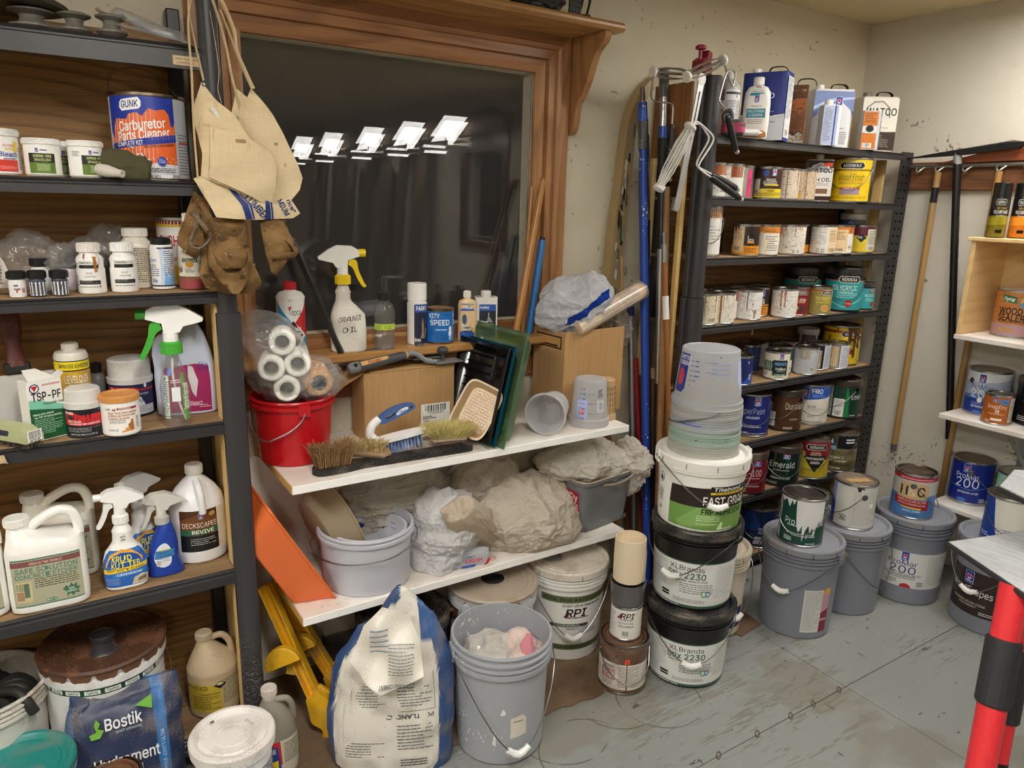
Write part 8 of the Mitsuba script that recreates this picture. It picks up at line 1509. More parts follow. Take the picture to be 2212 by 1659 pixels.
can('paint_can','white to blue gallon can lettered 200 on the middle right shelf',3.345,1.438,z,*GL,[('p',[(-1.6,.97),(1.6,.97),(1.6,.6),(0,.5),(-1.6,.4)],'#a9b5c9'),('p',[(-1.6,.97),(1.6,.97),(1.6,.85),(0,.75),(-1.6,.7)],'#d2d6dc'),('r',-1.6,1.6,.04,.36,'#1f3a8c'),('s',-.3,.82,.16),('t','ProMar',-.3,.63,.11,'#3a5a9c',1.05,False),('t','200',-.25,.48,.18,'#cfe0e0',1.05,False),('e',-.3,.34,.12,.06,'#dfe5da'),('t','ZERO VOC',-.2,.26,.05,'#9fb3dc',1.0,False),('t','INTERIOR LATEX',-.15,.19,.045,'#e3e8f2',1.05),('e',-.35,.06,.2,.05,'#4a6fc0')],wrap='#5a75b0',off=0,bail=40,lid='dusty',lidc='#6f5f54')
can('primer_can','orange quart can with a small blue note on the middle right shelf',3.222,1.338,z,.0535,.124,[('s',-.2,.83,.15),('r',.1,.75,.68,.86,'#5b7fb0'),('t','2025',.5,.77,.05,'#223',.3,False),('t','SnapDry',-.05,.6,.12,'#f2e2d2',1.3,False),('r',-.12,.14,.4,.5,'#e9dfd2'),('e',.01,.45,.08,.035,'#b0622a'),('f',-.6,.6,.33,.37,1,'#efd6bd',3,.5),('r',-.35,.4,.14,.22,'#efe3d6'),('f',-.75,-.4,.06,.14,2,'#efe3d6',4,.5),('r',.85,1.5,.1,.9,'#cfc9c2'),('f',.95,1.4,.15,.8,10,'#777',4,.35)],wrap='#a85a1f',off=0,lidc='#8f8a84')
can('paint_can','black gallon can cut off by the right edge, middle right shelf',3.35,1.245,z,*GL,[('t','Cashmere',.0,.55,.13,'#5a6066',1.4,False),('t','INTERIOR ACRYLIC',.0,.36,.04,'#9aa0a6',1.0),('f',-.9,-.3,.08,.2,3,'#b9bfc4',3,.5)],wrap='#111318',off=0,bail=50,lid='dusty',lidc='#4a3f38',plastic='#1a1a1c',tin='#111')
z=RS[0]+.001
can('sealer_can','wood grain printed gallon can with a green badge inside the wooden crate',3.345,1.385,z,*GL,[('p',[(-1.6,.97),(1.6,.97),(1.6,.28),(-1.6,.28)],'#b5763e'),*[('r',-1.6,1.6,v,v+.006,'#8a5528') for v in (.38,.5,.62,.74,.86)],('r',-1.6,1.6,.04,.28,'#a8858a'),('p',[(-.75,.9),(-.1,.86),(-.08,.72),(-.7,.76)],'#2f6b45'),('t','Hymar',-.42,.81,.08,WHITE,.5,True,0,-3),('e',.35,.78,.3,.09,'#c9a05a'),('e',.35,.7,.3,.06,'#4f8fc0'),('t','Velvet Sheen',-.25,.67,.05,'#c06a3a',.8,False,.2),('t','WOOD',-.3,.56,.13,'#17171a',1.05),('t','SEALER',-.25,.42,.13,'#17171a',1.2),('f',-.8,.5,.3,.35,2,'#3a2a1a',3,.4),('r',-.75,.0,.12,.2,'#b58a5a'),('r',.6,1.6,.04,.9,'#b9aea8')],wrap='#b5763e',off=0,lid='dusty',lidc='#cfc6c0')
single('small_pack','small clear pack at the right edge beside the wood printed can','package',G().add(box(-.025,.025,-.012,.012,0,.06,.003),'#b9b4a6').add(box(-.022,.022,-.0125,-.0115,.01,.03,.0003),'#3a4a7a'),'plastic',pose(3.27,1.262,z,0))
k=thing('wooden_crate','pale wooden crate lying on its side on the top right shelf, open to the room','crate')
part(k,'end_board',G().add(box(3.160,3.436,1.502,1.520,z,1.488,.002)),'pine_x')
part(k,'end_board',G().add(box(3.160,3.436,.90,.918,z,1.488,.002)),'pine_x')
part(k,'top_board',G().add(box(3.150,3.436,.89,1.532,1.4885,1.503,.002)),'pine_x')
part(k,'back_board',G().add(box(3.428,3.437,.918,1.502,z,1.4885,.001)),'pine_x')
z=1.504
for i,(X,Y) in enumerate(((3.222,1.466),(3.292,1.418))):
 bottle('spray_can',['black and gold aerosol can on the wooden crate, left one','black and orange aerosol can on the wooden crate, cut off by the right edge'][i],X,Y,z,[(.030,0),(.0325,.002),(.0325,.15),(.03,.155)],[('r',-1.6,1.6,.55,.99,'#141416'),('r',-1.6,1.6,.02,.55,['#6b6018','#b5651a'][i]),('p',[(-1.6,.5),(1.6,.55),(1.6,.35),(-1.6,.3)],['#8f8424','#d98a2a'][i]),*MINW(.0,.88,.6),('t','Fast-Drying',.1,.74,.06,'#c9a04a',1.0,False,.2),('t','POLYURETHANE',.1,.64,.08,'#e9e4d6',1.5),('t','For Durability',.1,.55,.045,'#c9c4b6',.9,False),('r',-.2,.5,.12,.2,'#16160e')],off=6,col='#1a1a1c',mat='gloss',cap=(.0315,.155,.21,'#141416'),ridges=0,W=.155,pmat='gloss')
# ---------------------------------------------------------------- leaning and hanging tools
def stick(name,label,cat,A,B,r,col,mat,extra=(),r2=None,n=12):
 """A pole from A (top) to B: extra = (part name, from, to as fractions from the top, radius, colour, material)."""
 k=thing(name,label,cat)
 A,B=np.array(A,float),np.array(B,float)
 part(k,'shaft',G().add(tube(np.linspace(A,B,5),np.linspace(r2 or r,r,5),n),col),mat)
 for nm,t0,t1,rr_,c,m_ in extra:
  part(k,nm,G().add(tube(np.linspace(A+(B-A)*t0,A+(B-A)*t1,4),rr_,n),c),m_)
 return k,A,B
def bands(k,A,B,t0,t1,r,txt,back,col,ang,hgt=.012):
 d=(B-A)/np.linalg.norm(B-A)
 L=np.linalg.norm(B-A)
 Mt=frame(A,d,np.cross(d,np.array([-.62,-.78,0])))
 f=lambda u,v,dd:np.column_stack([u,(r+dd)*np.sin(v/r),(r+dd)*np.cos(v/r)])
 part(k,'sleeve_label',Print(f,1,1,.012,3).do([('r',L*t0,L*t1,-r*1.5,r*1.5,back)]+[('t',txt,L*(t0+t1)/2,0,hgt,col,L*(t1-t0)*.8)]),'print',Mt)
k,A,B=stick('extension_pole','blue extension pole with a red sleeve label, leaning left of the corner unit','pole',(1.945,2.16,1.957),(1.955,1.945,.012),.0165,'#20439c','spattered',[('threaded_tip',-.028,.0,.009,'#77736c','metal_dull'),('ferrule',-.002,.012,.0135,'#8f9296','metal_dull'),('blue_collar',.012,.034,.0178,'#2a55b5','plastic'),('locking_sleeve',.034,.085,.0185,'#4c4d50','spattered')])
bands(k,A,B,.125,.225,.0167,'PIN LOCK','#a82a34','#e9e2e2',0)
k,A,B=stick('extension_pole','black thin pole with a silver ferrule between the blue pole and the tan labelled one','pole',(1.99,2.18,1.85),(2.0,1.98,.012),.0115,'#1d1d1f','plastic',[('threaded_tip',-.03,.01,.009,'#1a1a1c','plastic'),('ferrule',.01,.17,.0125,'#9a9c9f','metal'),('black_joint',.17,.25,.0135,'#151517','plastic')])
k,A,B=stick('extension_pole','black and chrome pole with a tan printed label, nearest the oak side panel','pole',(1.985,2.10,2.045),(1.975,1.925,.012),.0155,'#17171a','plastic',[('tip_socket',-.012,.035,.018,'#56575a','dusty'),('chrome_neck',.035,.085,.0165,'#b5b7ba','metal'),('blue_band',.085,.105,.0172,'#2a4fa0','plastic'),('foam_grip',.105,.165,.019,'#1b1b1d','rubber'),('chrome_tube',.3,.55,.0158,'#b5b7ba','metal')])
bands(k,A,B,.168,.3,.0158,'MR. LONGARM','#7d7140','#1c1a12',0)
k,A,B=stick('silver_pole','silver pole with a blue tag, low beside the blue pole','pole',(1.965,2.185,1.28),(1.965,2.03,.012),.0135,'#a9abae','metal_dull',[('tag',.02,.09,.0142,'#24408f','plastic')])
stick('rough_stick','rough brown bark coloured stick leaning in front of the side panel','stick',(1.995,2.055,1.66),(1.955,1.90,.012),.0125,'#8a6238','dirty',r2=.0145)
stick('threaded_handle','varnished brown handle with a threaded metal tip, leaning toward the tower','handle',(1.955,2.005,1.455),(2.02,1.86,.012),.0115,'#8d5a30','plastic',[('threaded_tip',-.03,.0,.007,'#8d8f90','metal_dull'),('ferrule',0,.045,.0105,'#b0b2b3','metal'),('barcode_tag',.13,.19,.0122,'#dcdad6','print')],r2=.010)
stick('red_pole','dark red pole in the gap behind the blue pole','pole',(1.975,2.14,1.0),(2.0,1.99,.012),.012,'#7d1a1c','plastic')
stick('rake_handle','short brown wooden handle low behind the silver pole','handle',(1.905,2.2,.70),(1.93,2.06,.012),.0125,'#9a6a38','plastic')
stick('dowel','worn wooden dowel leaning on the right casing of the dark window','dowel',(1.535,2.195,1.668),(1.405,2.145,1.1295),.0125,'#a8743c','plastic',[('turned_tip',-.01,.03,.010,'#9a6a36','plastic')])
stick('dowel','thinner wooden dowel just behind the other one at the window casing','dowel',(1.500,2.212,1.645),(1.45,2.17,1.1295),.009,'#9d6d38','plastic')
stick('blue_handle','short bright blue handle behind the dowels on the window ledge','handle',(1.545,2.2,1.462),(1.49,2.185,1.1295),.0125,'#2f6fb0','plastic',[('black_tip',-.03,.0,.009,'#1a1a1c','plastic')])
k,A,B=stick('window_prop','black channel bar leaning against the dark glass','bar',(.655,2.235,1.47),(.765,2.14,1.1295),.011,'#161617','specked_black',n=4)
# bowed wooden stave
BOW=[(2.2,2.135),(2.2,2.085),(2.103,2.058),(2.026,1.99),(1.978,1.89),(1.965,1.717),(1.956,1.579),(1.945,1.384),(1.921,.86),(1.873,.86),(1.882,1.242),(1.892,1.491),(1.913,1.664),(1.922,1.783),(1.935,1.899),(1.968,1.976),(2.02,2.041),(2.109,2.096)]
k=thing('curved_stave','tall curved wooden stave splashed with paint, standing against the wall','stave')
out=np.vstack([smooth_path(BOW[1:9],4),smooth_path(BOW[9:],4)])
Ms=np.array([[1,0,0,0],[0,0,-1,2.262],[0,1,0,0],[0,0,0,1.0]])
part(k,'stave',G().add(extr(out,.045),'#a08a62',M=Ms,ang=50),'dirty')
rr=random.Random(11)
pp=[]
for _ in range(46):
 zz=rr.uniform(1.0,1.85)
 xm=np.interp(zz,[.86,1.242,1.491,1.664,1.85],[1.897,1.911,1.921,1.938,1.95])+rr.uniform(-.014,.014)
 w,h_=rr.uniform(.003,.008),rr.uniform(.01,.06)
 pp.append(('p',[(xm-w,zz),(xm-w*.4,zz+h_),(xm+w,zz+h_*.7),(xm+w*.6,zz-h_*.4)],rr.choice(['#d6d2c6','#c9c5ba','#6b665c','#2f2d28','#d9d6cd','#3f6b4a','#8a8f98'])))
part(k,'paint_splashes',Print(s_flat(2.262-.045),1,1,.02).do(pp),'print')
stick('stake','thin pointed wooden stake beside the foot of the stave','stake',(1.915,2.19,1.40),(1.94,2.17,1.0),.006,'#b08a4a','plastic',n=4)
# roller frames
def roller(label,P,Q,wirep,H0,H1,hc='#161617',caps='#dddbd6',wc='#b9babb',mat='metal'):
 k=thing('paint_roller',label,'paint roller')
 P,Q=np.array(P,float),np.array(Q,float)
 d=(Q-P)/np.linalg.norm(Q-P)
 Mt=frame(P,d,(0,1,0.01))
 L=np.linalg.norm(Q-P)
 g=G()
 for i in range(6):
  a=i*PI/3
  c,s=math.cos(a),math.sin(a)
  g.add(tube([(.004,.010*c,.010*s),(L*.3,.019*c,.019*s),(L*.7,.019*c,.019*s),(L-.004,.010*c,.010*s)],.0021,6),wc)
 part(k,'cage',g.add(tube([(0,0,0),(L,0,0)],.003,6),wc),mat,Mt)
 for x in (0,L):
  part(k,'end_cap',G().add(lathe([(0,-.006),(.017,-.006),(.019,-.004),(.019,.004),(.012,.007),(0,.007)],24),caps,M=mv(x,0,0)@rot('y',90)),'spattered',Mt)
 part(k,'frame_wire',G().add(tube(smooth_path(wirep,4),.0033,8),wc),mat)
 H0,H1=np.array(H0,float),np.array(H1,float)
 part(k,'handle',G().add(tube([H0,H0+(H1-H0)*.06,H0+(H1-H0)*.5,H0+(H1-H0)*.94,H1],[.007,.0105,.0125,.011,.008],12),hc).add(lathe([(0,0),(.0085,0),(.0085,.012),(0,.012)],12),'#a5a6a8',M=frame(H1,np.array([.3,.2,.9]),H1-H0)@rot('x',-90)),'spattered')
 return k
roller('wire roller frame hooked over the tall pole tops, left one',(1.885,2.05,2.043),(2.05,2.04,2.05),[(1.885,2.045,2.043),(1.876,2.04,2.0),(1.876,2.04,1.957),(1.90,2.035,1.946),(1.958,2.03,1.945),(1.972,2.03,1.93),(1.974,2.03,1.875)],(1.974,2.03,1.876),(1.98,2.03,1.69))
roller('wire roller frame lying across the post top, its black handle hanging to the right',(1.90,1.90,2.012),(2.065,1.90,2.083),[(2.065,1.9,2.083),(2.1,1.9,2.03),(2.125,1.9,2.005),(2.128,1.9,2.05),(2.09,1.9,2.047),(2.06,1.895,1.97),(2.058,1.89,1.945),(2.085,1.885,1.925)],(2.095,1.885,1.905),(2.155,1.885,1.79))
roller('white spattered roller frame hanging in front of the post',(1.885,1.85,1.848),(1.76,1.85,1.648),[(1.885,1.85,1.848),(1.91,1.85,1.868),(1.965,1.85,1.845),(1.995,1.85,1.825),(1.99,1.85,1.80),(1.94,1.85,1.735),(1.95,1.85,1.715),(2.01,1.85,1.69)],(2.0,1.85,1.693),(2.16,1.85,1.625),wc='#d6d4cf',mat='print')
roller('second spattered roller frame tangled behind the white one',(1.905,1.875,1.855),(1.79,1.875,1.655),[(1.905,1.875,1.855),(1.95,1.875,1.865),(1.985,1.875,1.84),(2.0,1.875,1.815),(1.955,1.875,1.745),(1.965,1.875,1.725),(2.03,1.875,1.705)],(2.03,1.875,1.703),(2.165,1.875,1.66),wc='#cfcdc8',mat='print')
k=thing('edge_guide','flat slotted aluminium bar hanging from the post top','tool')
Mt=frame((1.962,1.895,2.0),(-.165,0,-.985),(.985,0.05,-.165))
part(k,'bar',G().add(extr([(0,-.014),(.42,-.014),(.43,-.008),(.43,.008),(.42,.014),(0,.014)],.003,[[(.03,-.003),(.13,-.003),(.13,.003),(.03,.003)],[(.165,-.003),(.19,-.003),(.19,.003),(.165,.003)]]),'#b5b7b9').add(box(.385,.43,-.014,.014,-.014,0,.001),'#a9abad'),'metal_dull',Mt)
part(k,'knob',G().add(hull([(x,y,z_) for x,y in ((.135,0),(.155,.012),(.155,-.012)) for z_ in (-.010,.012)]),'#26272a'),'plastic',Mt)
part(k,'disc',G().add(lathe([(0,0),(.02,0),(.021,.004),(.018,.008),(0,.008)],24),'#d9d9d8',at=(-.01,0,-.004)),'plastic',Mt)
k=thing('chalk_holder','maroon plastic holder standing on top of the black post','holder')
Mt=mv(2.03,1.955,2.041)@rot('z',20)
part(k,'body',G().add(hull([(x,y,0) for x in (-.05,.03) for y in (-.02,.02)]+[(-.05,-.02,.035),(-.05,.02,.035),(-.02,-.02,.05),(-.02,.02,.05),(.03,.02,.03),(.03,-.02,.03)]),'#7d1c2e').add(box(-.012,.02,-.018,.018,.03,.075,.003),'#7d1c2e',M=rot('y',8)),'plastic',Mt)
part(k,'knob',G().add(lathe([(.006,.04),(.006,.07),(.018,.074),(.019,.082),(.012,.087),(0,.087)],24),'#8a2034',at=(-.034,0,0)),'plastic',Mt)
# black stamped metal things on the window shelf
k=thing('iron_trivet','black stamped metal holder on the wooden shelf over the window','metal part')
Mt=mv(1.555,2.10,2.1815)@rot('z',14)
hol=[[(x+dx*.0,y),(x+.006,y),(x+.006,y+.006),(x,y+.006)] for x in (.0,.016,.032) for y in (.012,.028,.044) for dx in (0,)]
part(k,'plate',G().add(extr([(-.012,0),(.05,0),(.046,.075),(-.008,.08)],.004,hol),'#1c1917',M=rot('x',90)),'rubber',Mt)
part(k,'frame',G().add(tube([(.05,0,.03),(.07,0,.09),(.10,0,.065),(.085,0,.02),(.05,0,.012)],.0045,6),'#1c1917').add(tube([(.088,0,.012),(.1,0,.022),(.108,0,.012),(.1,0,.002),(.088,0,.012)],.003,6),'#1c1917'),'rubber',Mt)
m=trimesh.creation.icosphere(subdivisions=3)
single('iron_lump','dark heap of wire and fittings beside the stamped metal holder','metal parts',G().add((crumple(np.array(m.vertices)*[.10,.04,.04],.014,26,3),np.array(m.faces)),'#2b2825',ang=30),'rubber',mv(1.43,2.11,2.228))
# ---------------------------------------------------------------- on the right wall
k=thing('tool_rail','brown wooden board screwed to the right wall','board')
scene[k]=shape(G().add(box(3.412,3.438,.5,1.985,1.69,1.81,.003)),'rail_wood')
k=thing('tool_hanger','galvanised bar with clips along the wooden board on the right wall','rack')
part(k,'bar',G().add(tube([(3.395,1.957,1.79),(3.395,.6,1.80)],.009,8),'#a9a7a2'),'metal_dull')
g=G()
for y in (1.90,1.815,1.70,1.565,1.46,1.33):
 g.add(tube(smooth_path([(3.395,y-.02,1.79),(3.375,y-.01,1.775),(3.372,y,1.765),(3.375,y+.01,1.775),(3.395,y+.02,1.79)],4),.0045,6),'#bdbab2')
part(k,'clips',g,'metal_dull')
k,A,B=stick('broom_handle','long wooden handle with a taped neck and grey tip hanging on the right wall','handle',(3.382,1.815,1.765),(3.405,1.828,.472),.0135,'#a8834f','dirty',[('metal_neck',0,.05,.011,'#b5b3ae','metal_dull'),('black_tape',.05,.1,.0142,'#1a1a22','plastic'),('grey_tip',.975,1.0,.0145,'#55585c','plastic')])
k,A,B=stick('broom_handle','second wooden handle on the right wall, passing behind the white shelves','handle',(3.382,1.566,1.765),(3.415,1.585,.05),.0135,'#a07a48','dirty',[('metal_neck',0,.06,.012,'#b5b3ae','metal_dull')])
k=thing('floor_squeegee','black rubber floor squeegee hung upside down on the right wall','squeegee')
part(k,'blade',G().add(hull([(3.35,1.975,1.822),(3.37,1.97,1.826),(3.34,1.80,1.845),(3.375,1.80,1.85),(3.33,1.53,1.875),(3.37,1.53,1.885),(3.34,1.47,1.875),(3.36,1.46,1.87),(3.34,1.5,1.85),(3.375,1.5,1.85),(3.34,1.73,1.832),(3.375,1.73,1.832)]),'#1b1c1e'),'rubber')
part(k,'socket',G().add(tube([(3.355,1.732,1.845),(3.358,1.725,1.795)],.0165,12),'#8a8c8e'),'dusty')
part(k,'pole',G().add(tube([(3.357,1.727,1.80),(3.37,1.68,1.4),(3.40,1.592,.66),(3.402,1.588,.60)],[.0155,.0155,.0145,.012],12),'#121214'),'plastic')
k=thing('push_broom','reddish wooden push broom block behind the squeegee','broom')
scene[k]=shape(G().add(hull([(3.385,1.83,1.80),(3.41,1.83,1.80),(3.385,1.35,1.86),(3.41,1.35,1.86),(3.385,1.74,1.815),(3.385,1.40,1.81),(3.41,1.40,1.81),(3.385,1.6,1.853),(3.41,1.6,1.853)]),'#8a4a2a'),'plastic')
# ---------------------------------------------------------------- steel-topped stand in front at the right
k=thing('roller_stand','red and black tubular stand with grey steel plates, cut off by the right edge','stand')
zt_=.94
part(k,'steel_plate',G().add(extr([(1.523,.674),(1.98,.55),(2.0,.2),(1.55,.30),(1.43,.49)],.005),M=mv(0,0,zt_-.005)),'steel_plate')
part(k,'plate_edge',G().add(tube([(1.985,.545,zt_-.006),(1.523,.674,zt_-.006),(1.43,.49,zt_-.006),(1.55,.30,zt_-.006)],.006,6),'#2b2c2e'),'rubber')
part(k,'steel_plate',G().add(extr([(1.70,.672),(1.84,.705),(1.98,.6),(1.76,.56),(1.67,.61)],.005),M=mv(0,0,1.025)),'steel_plate')
part(k,'plate_edge',G().add(tube([(1.84,.705,1.022),(1.70,.672,1.022),(1.67,.61,1.022),(1.76,.56,1.022)],.006,6),'#2b2c2e'),'rubber')
dn=np.array([-.088,-.039,-.323])
dn /= np.linalg.norm(dn)
A=np.array([1.449,.518,.933])+np.array([.012,.004,0])-dn*.0
L0=(A[2]-.02)/-dn[2]
for j,(o,r_,spec) in enumerate((((0,0,0),.0245,((.0,.10,0),(.10,.225,1),(.225,L0,0))),((.062,-.002,-.02),.0185,((.06,.12,0),(.12,.26,1),(.26,.335,0),(.335,.372,2),(.372,.40,0),(.40,.56,1),(.56,L0-.02,0))))):
 for a,b,w in spec:
  if w==0:
   part(k,'red_tube',G().add(tube([A+o+dn*a,A+o+dn*b],r_,20),'#d8323a'),'plastic')
  elif w==1:
   part(k,'black_sleeve',G().add(tube([A+o+dn*a,A+o+dn*(a+.004),A+o+dn*(b-.004),A+o+dn*b],[r_+.002,r_+.0055,r_+.0055,r_+.003],20),'#2b2c2f'),'rubber')
  else:
   part(k,'load_sticker',G().add(tube([A+o+dn*a,A+o+dn*b],r_+.0004,20),'#17171a'),'plastic')
Mt=frame(A+np.array([.062,-.002,-.02]),dn,np.cross(dn,np.array([-.75,-.5,.3])))
part(k,'sticker_text',Print(lambda u,v,d:np.column_stack([u,(.0190+d)*np.sin(v/.019),(.0190+d)*np.cos(v/.019)]),1,1,.006,3).do([('t','MAX',.342,0,.006,'#e6e6e6',.018,True,0,90),('t','150lb',.353,0,.006,'#e6e6e6',.024,True,0,90),('t','CAPACITY',.364,0,.005,'#e6e6e6',.03,True,0,90)]),'print',Mt)
g=G()
Mt=frame(A,dn,np.cross(dn,np.array([-.8,-.5,.3])))
for u in (.052,.30):
 g.add(lathe([(0,.0235),(.006,.0240),(.006,.0249),(0,.0249)],14),'#101010',at=(u,.006,0),ang=None)
part(k,'adjusting_hole',g,'matte',Mt)
# ---------------------------------------------------------------- canvas apron and leather pouch on the left post
k=thing('nail_apron','cream canvas nail apron hanging by its straps on the left shelf post','apron')
XZ=lambda y:np.array([[1,0,0,0],[0,0,-1,y],[0,1,0,0],[0,0,0,1.0]])
fold=lambda a,f,s:(lambda u,v:a*np.sin(f*(u*.8+v*.6)+s)+.6*a*np.sin(f*1.9*(u*.3-v)+s*2)+.5*a*meshkit.noise(np.column_stack([u*26,v*26,u*0+s])))
bulge=lambda cx,cz,rx,rz,h:(lambda u,v:h*np.clip(1-((u-cx)/rx)**2-((v-cz)/rz)**2,0,1)**.7)
cmb=lambda*fs:(lambda u,v:sum(f(u,v) for f in fs))
BACK=[(.451,1.839),(.474,1.821),(.486,1.843),(.493,1.835),(.532,1.784),(.573,1.699),(.597,1.639),(.587,1.61),(.556,1.575),(.532,1.552),(.47,1.59),(.44,1.68),(.435,1.786)]
FRONT=[(.367,1.842),(.393,1.81),(.426,1.781),(.433,1.775),(.464,1.722),(.501,1.704),(.523,1.691),(.528,1.673),(.521,1.597),(.513,1.559),(.483,1.575),(.431,1.6),(.362,1.629),(.351,1.636),(.357,1.686),(.352,1.725),(.344,1.764),(.351,1.799)]
LOW=[(.334,1.628),(.363,1.64),(.433,1.61),(.516,1.575),(.553,1.59),(.581,1.552),(.563,1.54),(.472,1.535),(.418,1.537),(.377,1.541),(.363,1.572)]
POCK=[(.378,1.748),(.44,1.735),(.51,1.695),(.523,1.668),(.517,1.597),(.510,1.565),(.483,1.578),(.431,1.603),(.366,1.632)]
part(k,'back_panel',G().add(sheet(BACK,cmb(fold(.004,40,1),bulge(.53,1.68,.1,.16,.018)),.002,.012),M=XZ(1.925),ang=60),'canvas')
part(k,'front_panel',G().add(sheet(FRONT,cmb(fold(.0045,45,2),bulge(.44,1.68,.1,.13,.022)),.002,.010),M=XZ(1.902),ang=60),'canvas')
part(k,'pocket',G().add(sheet(POCK,cmb(fold(.003,45,4),bulge(.44,1.655,.1,.1,.024)),.002,.010),M=XZ(1.892),ang=60),'canvas')
part(k,'lower_flap',G().add(sheet(LOW,cmb(fold(.004,38,5),bulge(.46,1.57,.13,.05,.012)),.002,.010),M=XZ(1.898),ang=60),'canvas')
lf=cmb(fold(.004,38,5),bulge(.46,1.57,.13,.05,.012))
part(k,'flap_lettering',Print(lambda u,v,d:np.column_stack([u,1.898-lf(u,v)-.0012-d,v]),1,1,.006,2).do([('p',[(.408,1.612),(.424,1.606),(.452,1.572),(.462,1.5365),(.446,1.5365),(.437,1.57)],'#24356f'),('p',[(.428,1.606),(.432,1.604),(.46,1.57),(.468,1.5365),(.464,1.5365),(.455,1.57)],'#24356f'),('t','LUMBER',.474,1.565,.017,'#24356f',.07,True,0,-48),('p',[(.492,1.583),(.502,1.58),(.508,1.5365),(.494,1.5365)],'#24356f'),('p',[(.504,1.579),(.508,1.578),(.514,1.5365),(.51,1.5365)],'#24356f'),('t','MIUM',.537,1.566,.013,'#24356f',.042,True,0,-60),('t','rice"',.556,1.57,.010,'#24356f',.034,True,0,-62)]),'print')
strap=lambda pts,w=.010:G().add(tube(np.array(smooth_path(pts,5)),w,8,True,.18),ang=60)
for pts in ([(.372,1.896,1.845),(.36,1.90,1.92),(.352,1.90,1.98),(.36,1.905,2.03),(.395,1.93,2.05)],[(.344,1.896,1.63),(.343,1.893,1.74),(.347,1.893,1.86),(.349,1.897,1.97),(.37,1.91,2.045)],[(.451,1.905,1.80),(.437,1.905,1.86),(.428,1.9,1.92),(.414,1.905,1.99),(.40,1.925,2.05)],[(.485,1.91,1.84),(.466,1.905,1.88),(.449,1.90,1.92),(.445,1.9,1.965),(.42,1.91,2.03),(.40,1.93,2.055)],[(.449,1.905,1.915),(.435,1.9,1.955),(.42,1.905,2.0)]):
 part(k,'strap',strap(pts),'canvas')
for x,zz in ((.371,1.837),(.425,1.777),(.439,1.768)):
 part(k,'rivet',G().add(lathe([(0,.003),(.003,.003),(.0045,.001),(.0045,-.002),(0,-.002)],14),'#8f8f90',M=mv(x,1.893,zz)@rot('x',90)),'metal_dull')
part(k,'thread',G().add(wire(.0006,[(.401,1.92,2.0),(.404,1.9,1.93),(.408,1.9,1.87),(.403,1.9,1.83),(.409,1.9,1.80)],4),'#cfc0a0'),'canvas')
single('carpenter_pencil','pale flat wooden pencil end poking from the apron pocket','pencil',G().add(box(-.006,.006,-.004,.004,-.05,.03,.002),'#d6d0bd'),'print',mv(.400,1.888,1.765)@rot('y',-35))
k=thing('tool_pouch','worn brown suede tool pouch hanging under the canvas apron','tool pouch')
MAIN=[(.335,1.60),(.366,1.577),(.373,1.54),(.447,1.536),(.448,1.508),(.453,1.441),(.480,1.383),(.477,1.366),(.442,1.353),(.398,1.353),(.346,1.372),(.335,1.4),(.341,1.443),(.325,1.50),(.33,1.56)]
SIDE=[(.342,1.60),(.352,1.55),(.345,1.48),(.33,1.44),(.306,1.455),(.292,1.476),(.292,1.503),(.311,1.55),(.328,1.58)]
P1=[(.366,1.541),(.367,1.51),(.38,1.495),(.422,1.495),(.44,1.515),(.437,1.54),(.45,1.47),(.43,1.42),(.37,1.42),(.352,1.48)]
P2=[(.355,1.485),(.366,1.435),(.383,1.413),(.414,1.412),(.437,1.434),(.449,1.478),(.456,1.44),(.44,1.40),(.41,1.362),(.395,1.362),(.368,1.395),(.35,1.43)]
RIGHT=[(.482,1.545),(.503,1.545),(.546,1.54),(.553,1.507),(.566,1.484),(.564,1.449),(.543,1.432),(.518,1.397),(.507,1.404),(.492,1.45),(.487,1.496)]
part(k,'back_leather',G().add(sheet(MAIN,cmb(fold(.004,30,3),bulge(.41,1.44,.1,.1,.02)),.004,.012),M=XZ(1.918),ang=60),'suede')
part(k,'side_pocket',G().add(sheet(SIDE,cmb(fold(.004,50,6),bulge(.32,1.51,.04,.07,.03)),.004,.010),M=XZ(1.912),ang=60),'suede')
part(k,'pocket',G().add(sheet(P1,cmb(fold(.002,40,2),bulge(.402,1.45,.06,.1,.035)),.004,.008),M=XZ(1.905),ang=60),'suede')
part(k,'pocket',G().add(sheet(P2,cmb(fold(.002,40,7),bulge(.402,1.40,.06,.1,.045)),.004,.008),M=XZ(1.893),ang=60),'suede')
part(k,'belt_end',G().add(sheet(RIGHT,cmb(fold(.005,34,8),bulge(.525,1.48,.05,.09,.03)),.004,.010),M=XZ(1.925),ang=60),'suede')
part(k,'hammer_loop',G().add(tube(smooth_path([(.338,1.885,1.535),(.318,1.87,1.50),(.312,1.865,1.478),(.33,1.862,1.47),(.355,1.87,1.49),(.358,1.88,1.505)],5),.0042,8),'#4f3f32').add(tube([(.322,1.88,1.555),(.352,1.876,1.51)],.006,8),'#5a4a3c'),'dirty')
part(k,'strap',G().add(tube(smooth_path([(.545,1.905,1.49),(.56,1.89,1.47),(.562,1.888,1.452),(.53,1.882,1.447),(.503,1.886,1.443)],5),.012,8,True,.25),ang=60),'suede')
for x,y,zz in ((.398,1.862,1.455),(.462,1.909,1.425),(.468,1.911,1.405),(.512,1.88,1.449),(.303,1.895,1.462)):
 part(k,'rivet',G().add(lathe([(0,.003),(.003,.003),(.0045,.0005),(.0045,-.003),(0,-.003)],12),'#a99b82',M=mv(x,y,zz)@rot('x',90)),'metal_dull')
k=thing('post_hook','black hook on the left post that carries the apron straps','hook')
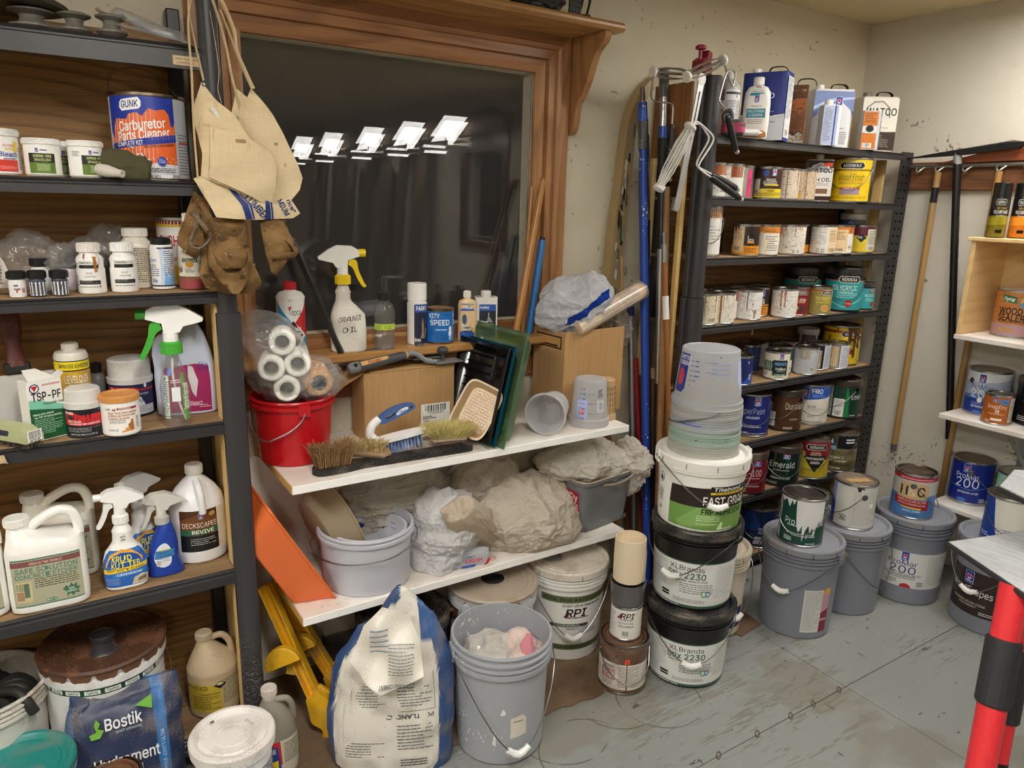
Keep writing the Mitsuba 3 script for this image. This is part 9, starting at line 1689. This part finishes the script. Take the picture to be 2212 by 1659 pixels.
scene[k]=shape(G().add(tube([(.40,1.936,2.042),(.40,1.90,2.042),(.40,1.895,2.056)],.005,8),'#1c1c1e'),'rubber')
# ---------------------------------------------------------------- what the dark pane mirrors: the far part of the room
rr=random.Random(17)
for i in range(8):
 y,w,h_=-2.25-i*.48,rr.uniform(.16,.3),rr.uniform(1.85,2.2)
 Mt=mv(3.18-rr.uniform(0,.05),y,.004)@rot('y',5.5)
 single('leaning_plank','rough plank leaning on the far right wall','plank',G().add(box(0,.03,-w/2,w/2,.0,h_,.004)),'plank_wood',Mt,group='planks out of view, mirrored in the window')
k=thing('hanging_beam','timber beam carrying louvred lights across the far room','beam')
part(k,'timber',G().add(box(3.22,3.32,-5.9,-.6,2.12,2.24,.005)),'plank_wood')
for i,y in enumerate((-1.35,-2.15,-3.1,-4.3,-5.4)):
 q=thing('louvre_light','louvred light box under the far beam','ceiling light','louvred lights out of view, mirrored in the window')
 g=G().add(box(2.98,3.22,y-.26,y-.24,2.0,2.06),'#c9c4ba').add(box(2.975,2.985,y-.26,y+.26,2.0,2.06),'#c9c4ba').add(box(3.21,3.22,y-.26,y+.26,2.0,2.06),'#c9c4ba').add(tube([(3.1,y,2.06),(3.1,y,2.44)],.006,6),'#c9c4ba')
 for j in range(9):
  g.add(box(2.985,3.21,y-.2+j*.05,y-.197+j*.05,2.0,2.03),'#e6e2da')
 part(q,'louvre',g,'matte')
 scene[q+'__lamp']={'type':'rectangle','to_world':T((mv(3.1,y,2.10)@rot('x',-150)@np.diag([.11,.24,1,1])).tolist()),'bsdf':{'type':'ref','id':'matte'},'emitter':{'type':'area','radiance':{'type':'rgb','value':[5,4.8,4.5]}}}
single('saw_arch','dark arched saw blade hung over the far window','saw',G().add(extr(np.vstack([[(.42*math.cos(a),.26*math.sin(a)) for a in np.linspace(0,PI,40)],[(.36*math.cos(a),.2*math.sin(a)) for a in np.linspace(PI,0,40)]]),.01),'#1c1c1e',M=np.array([[0,0,-1,XR-.005],[1,0,0,-1.25],[0,1,0,2.1],[0,0,0,1.0]])),'rubber')
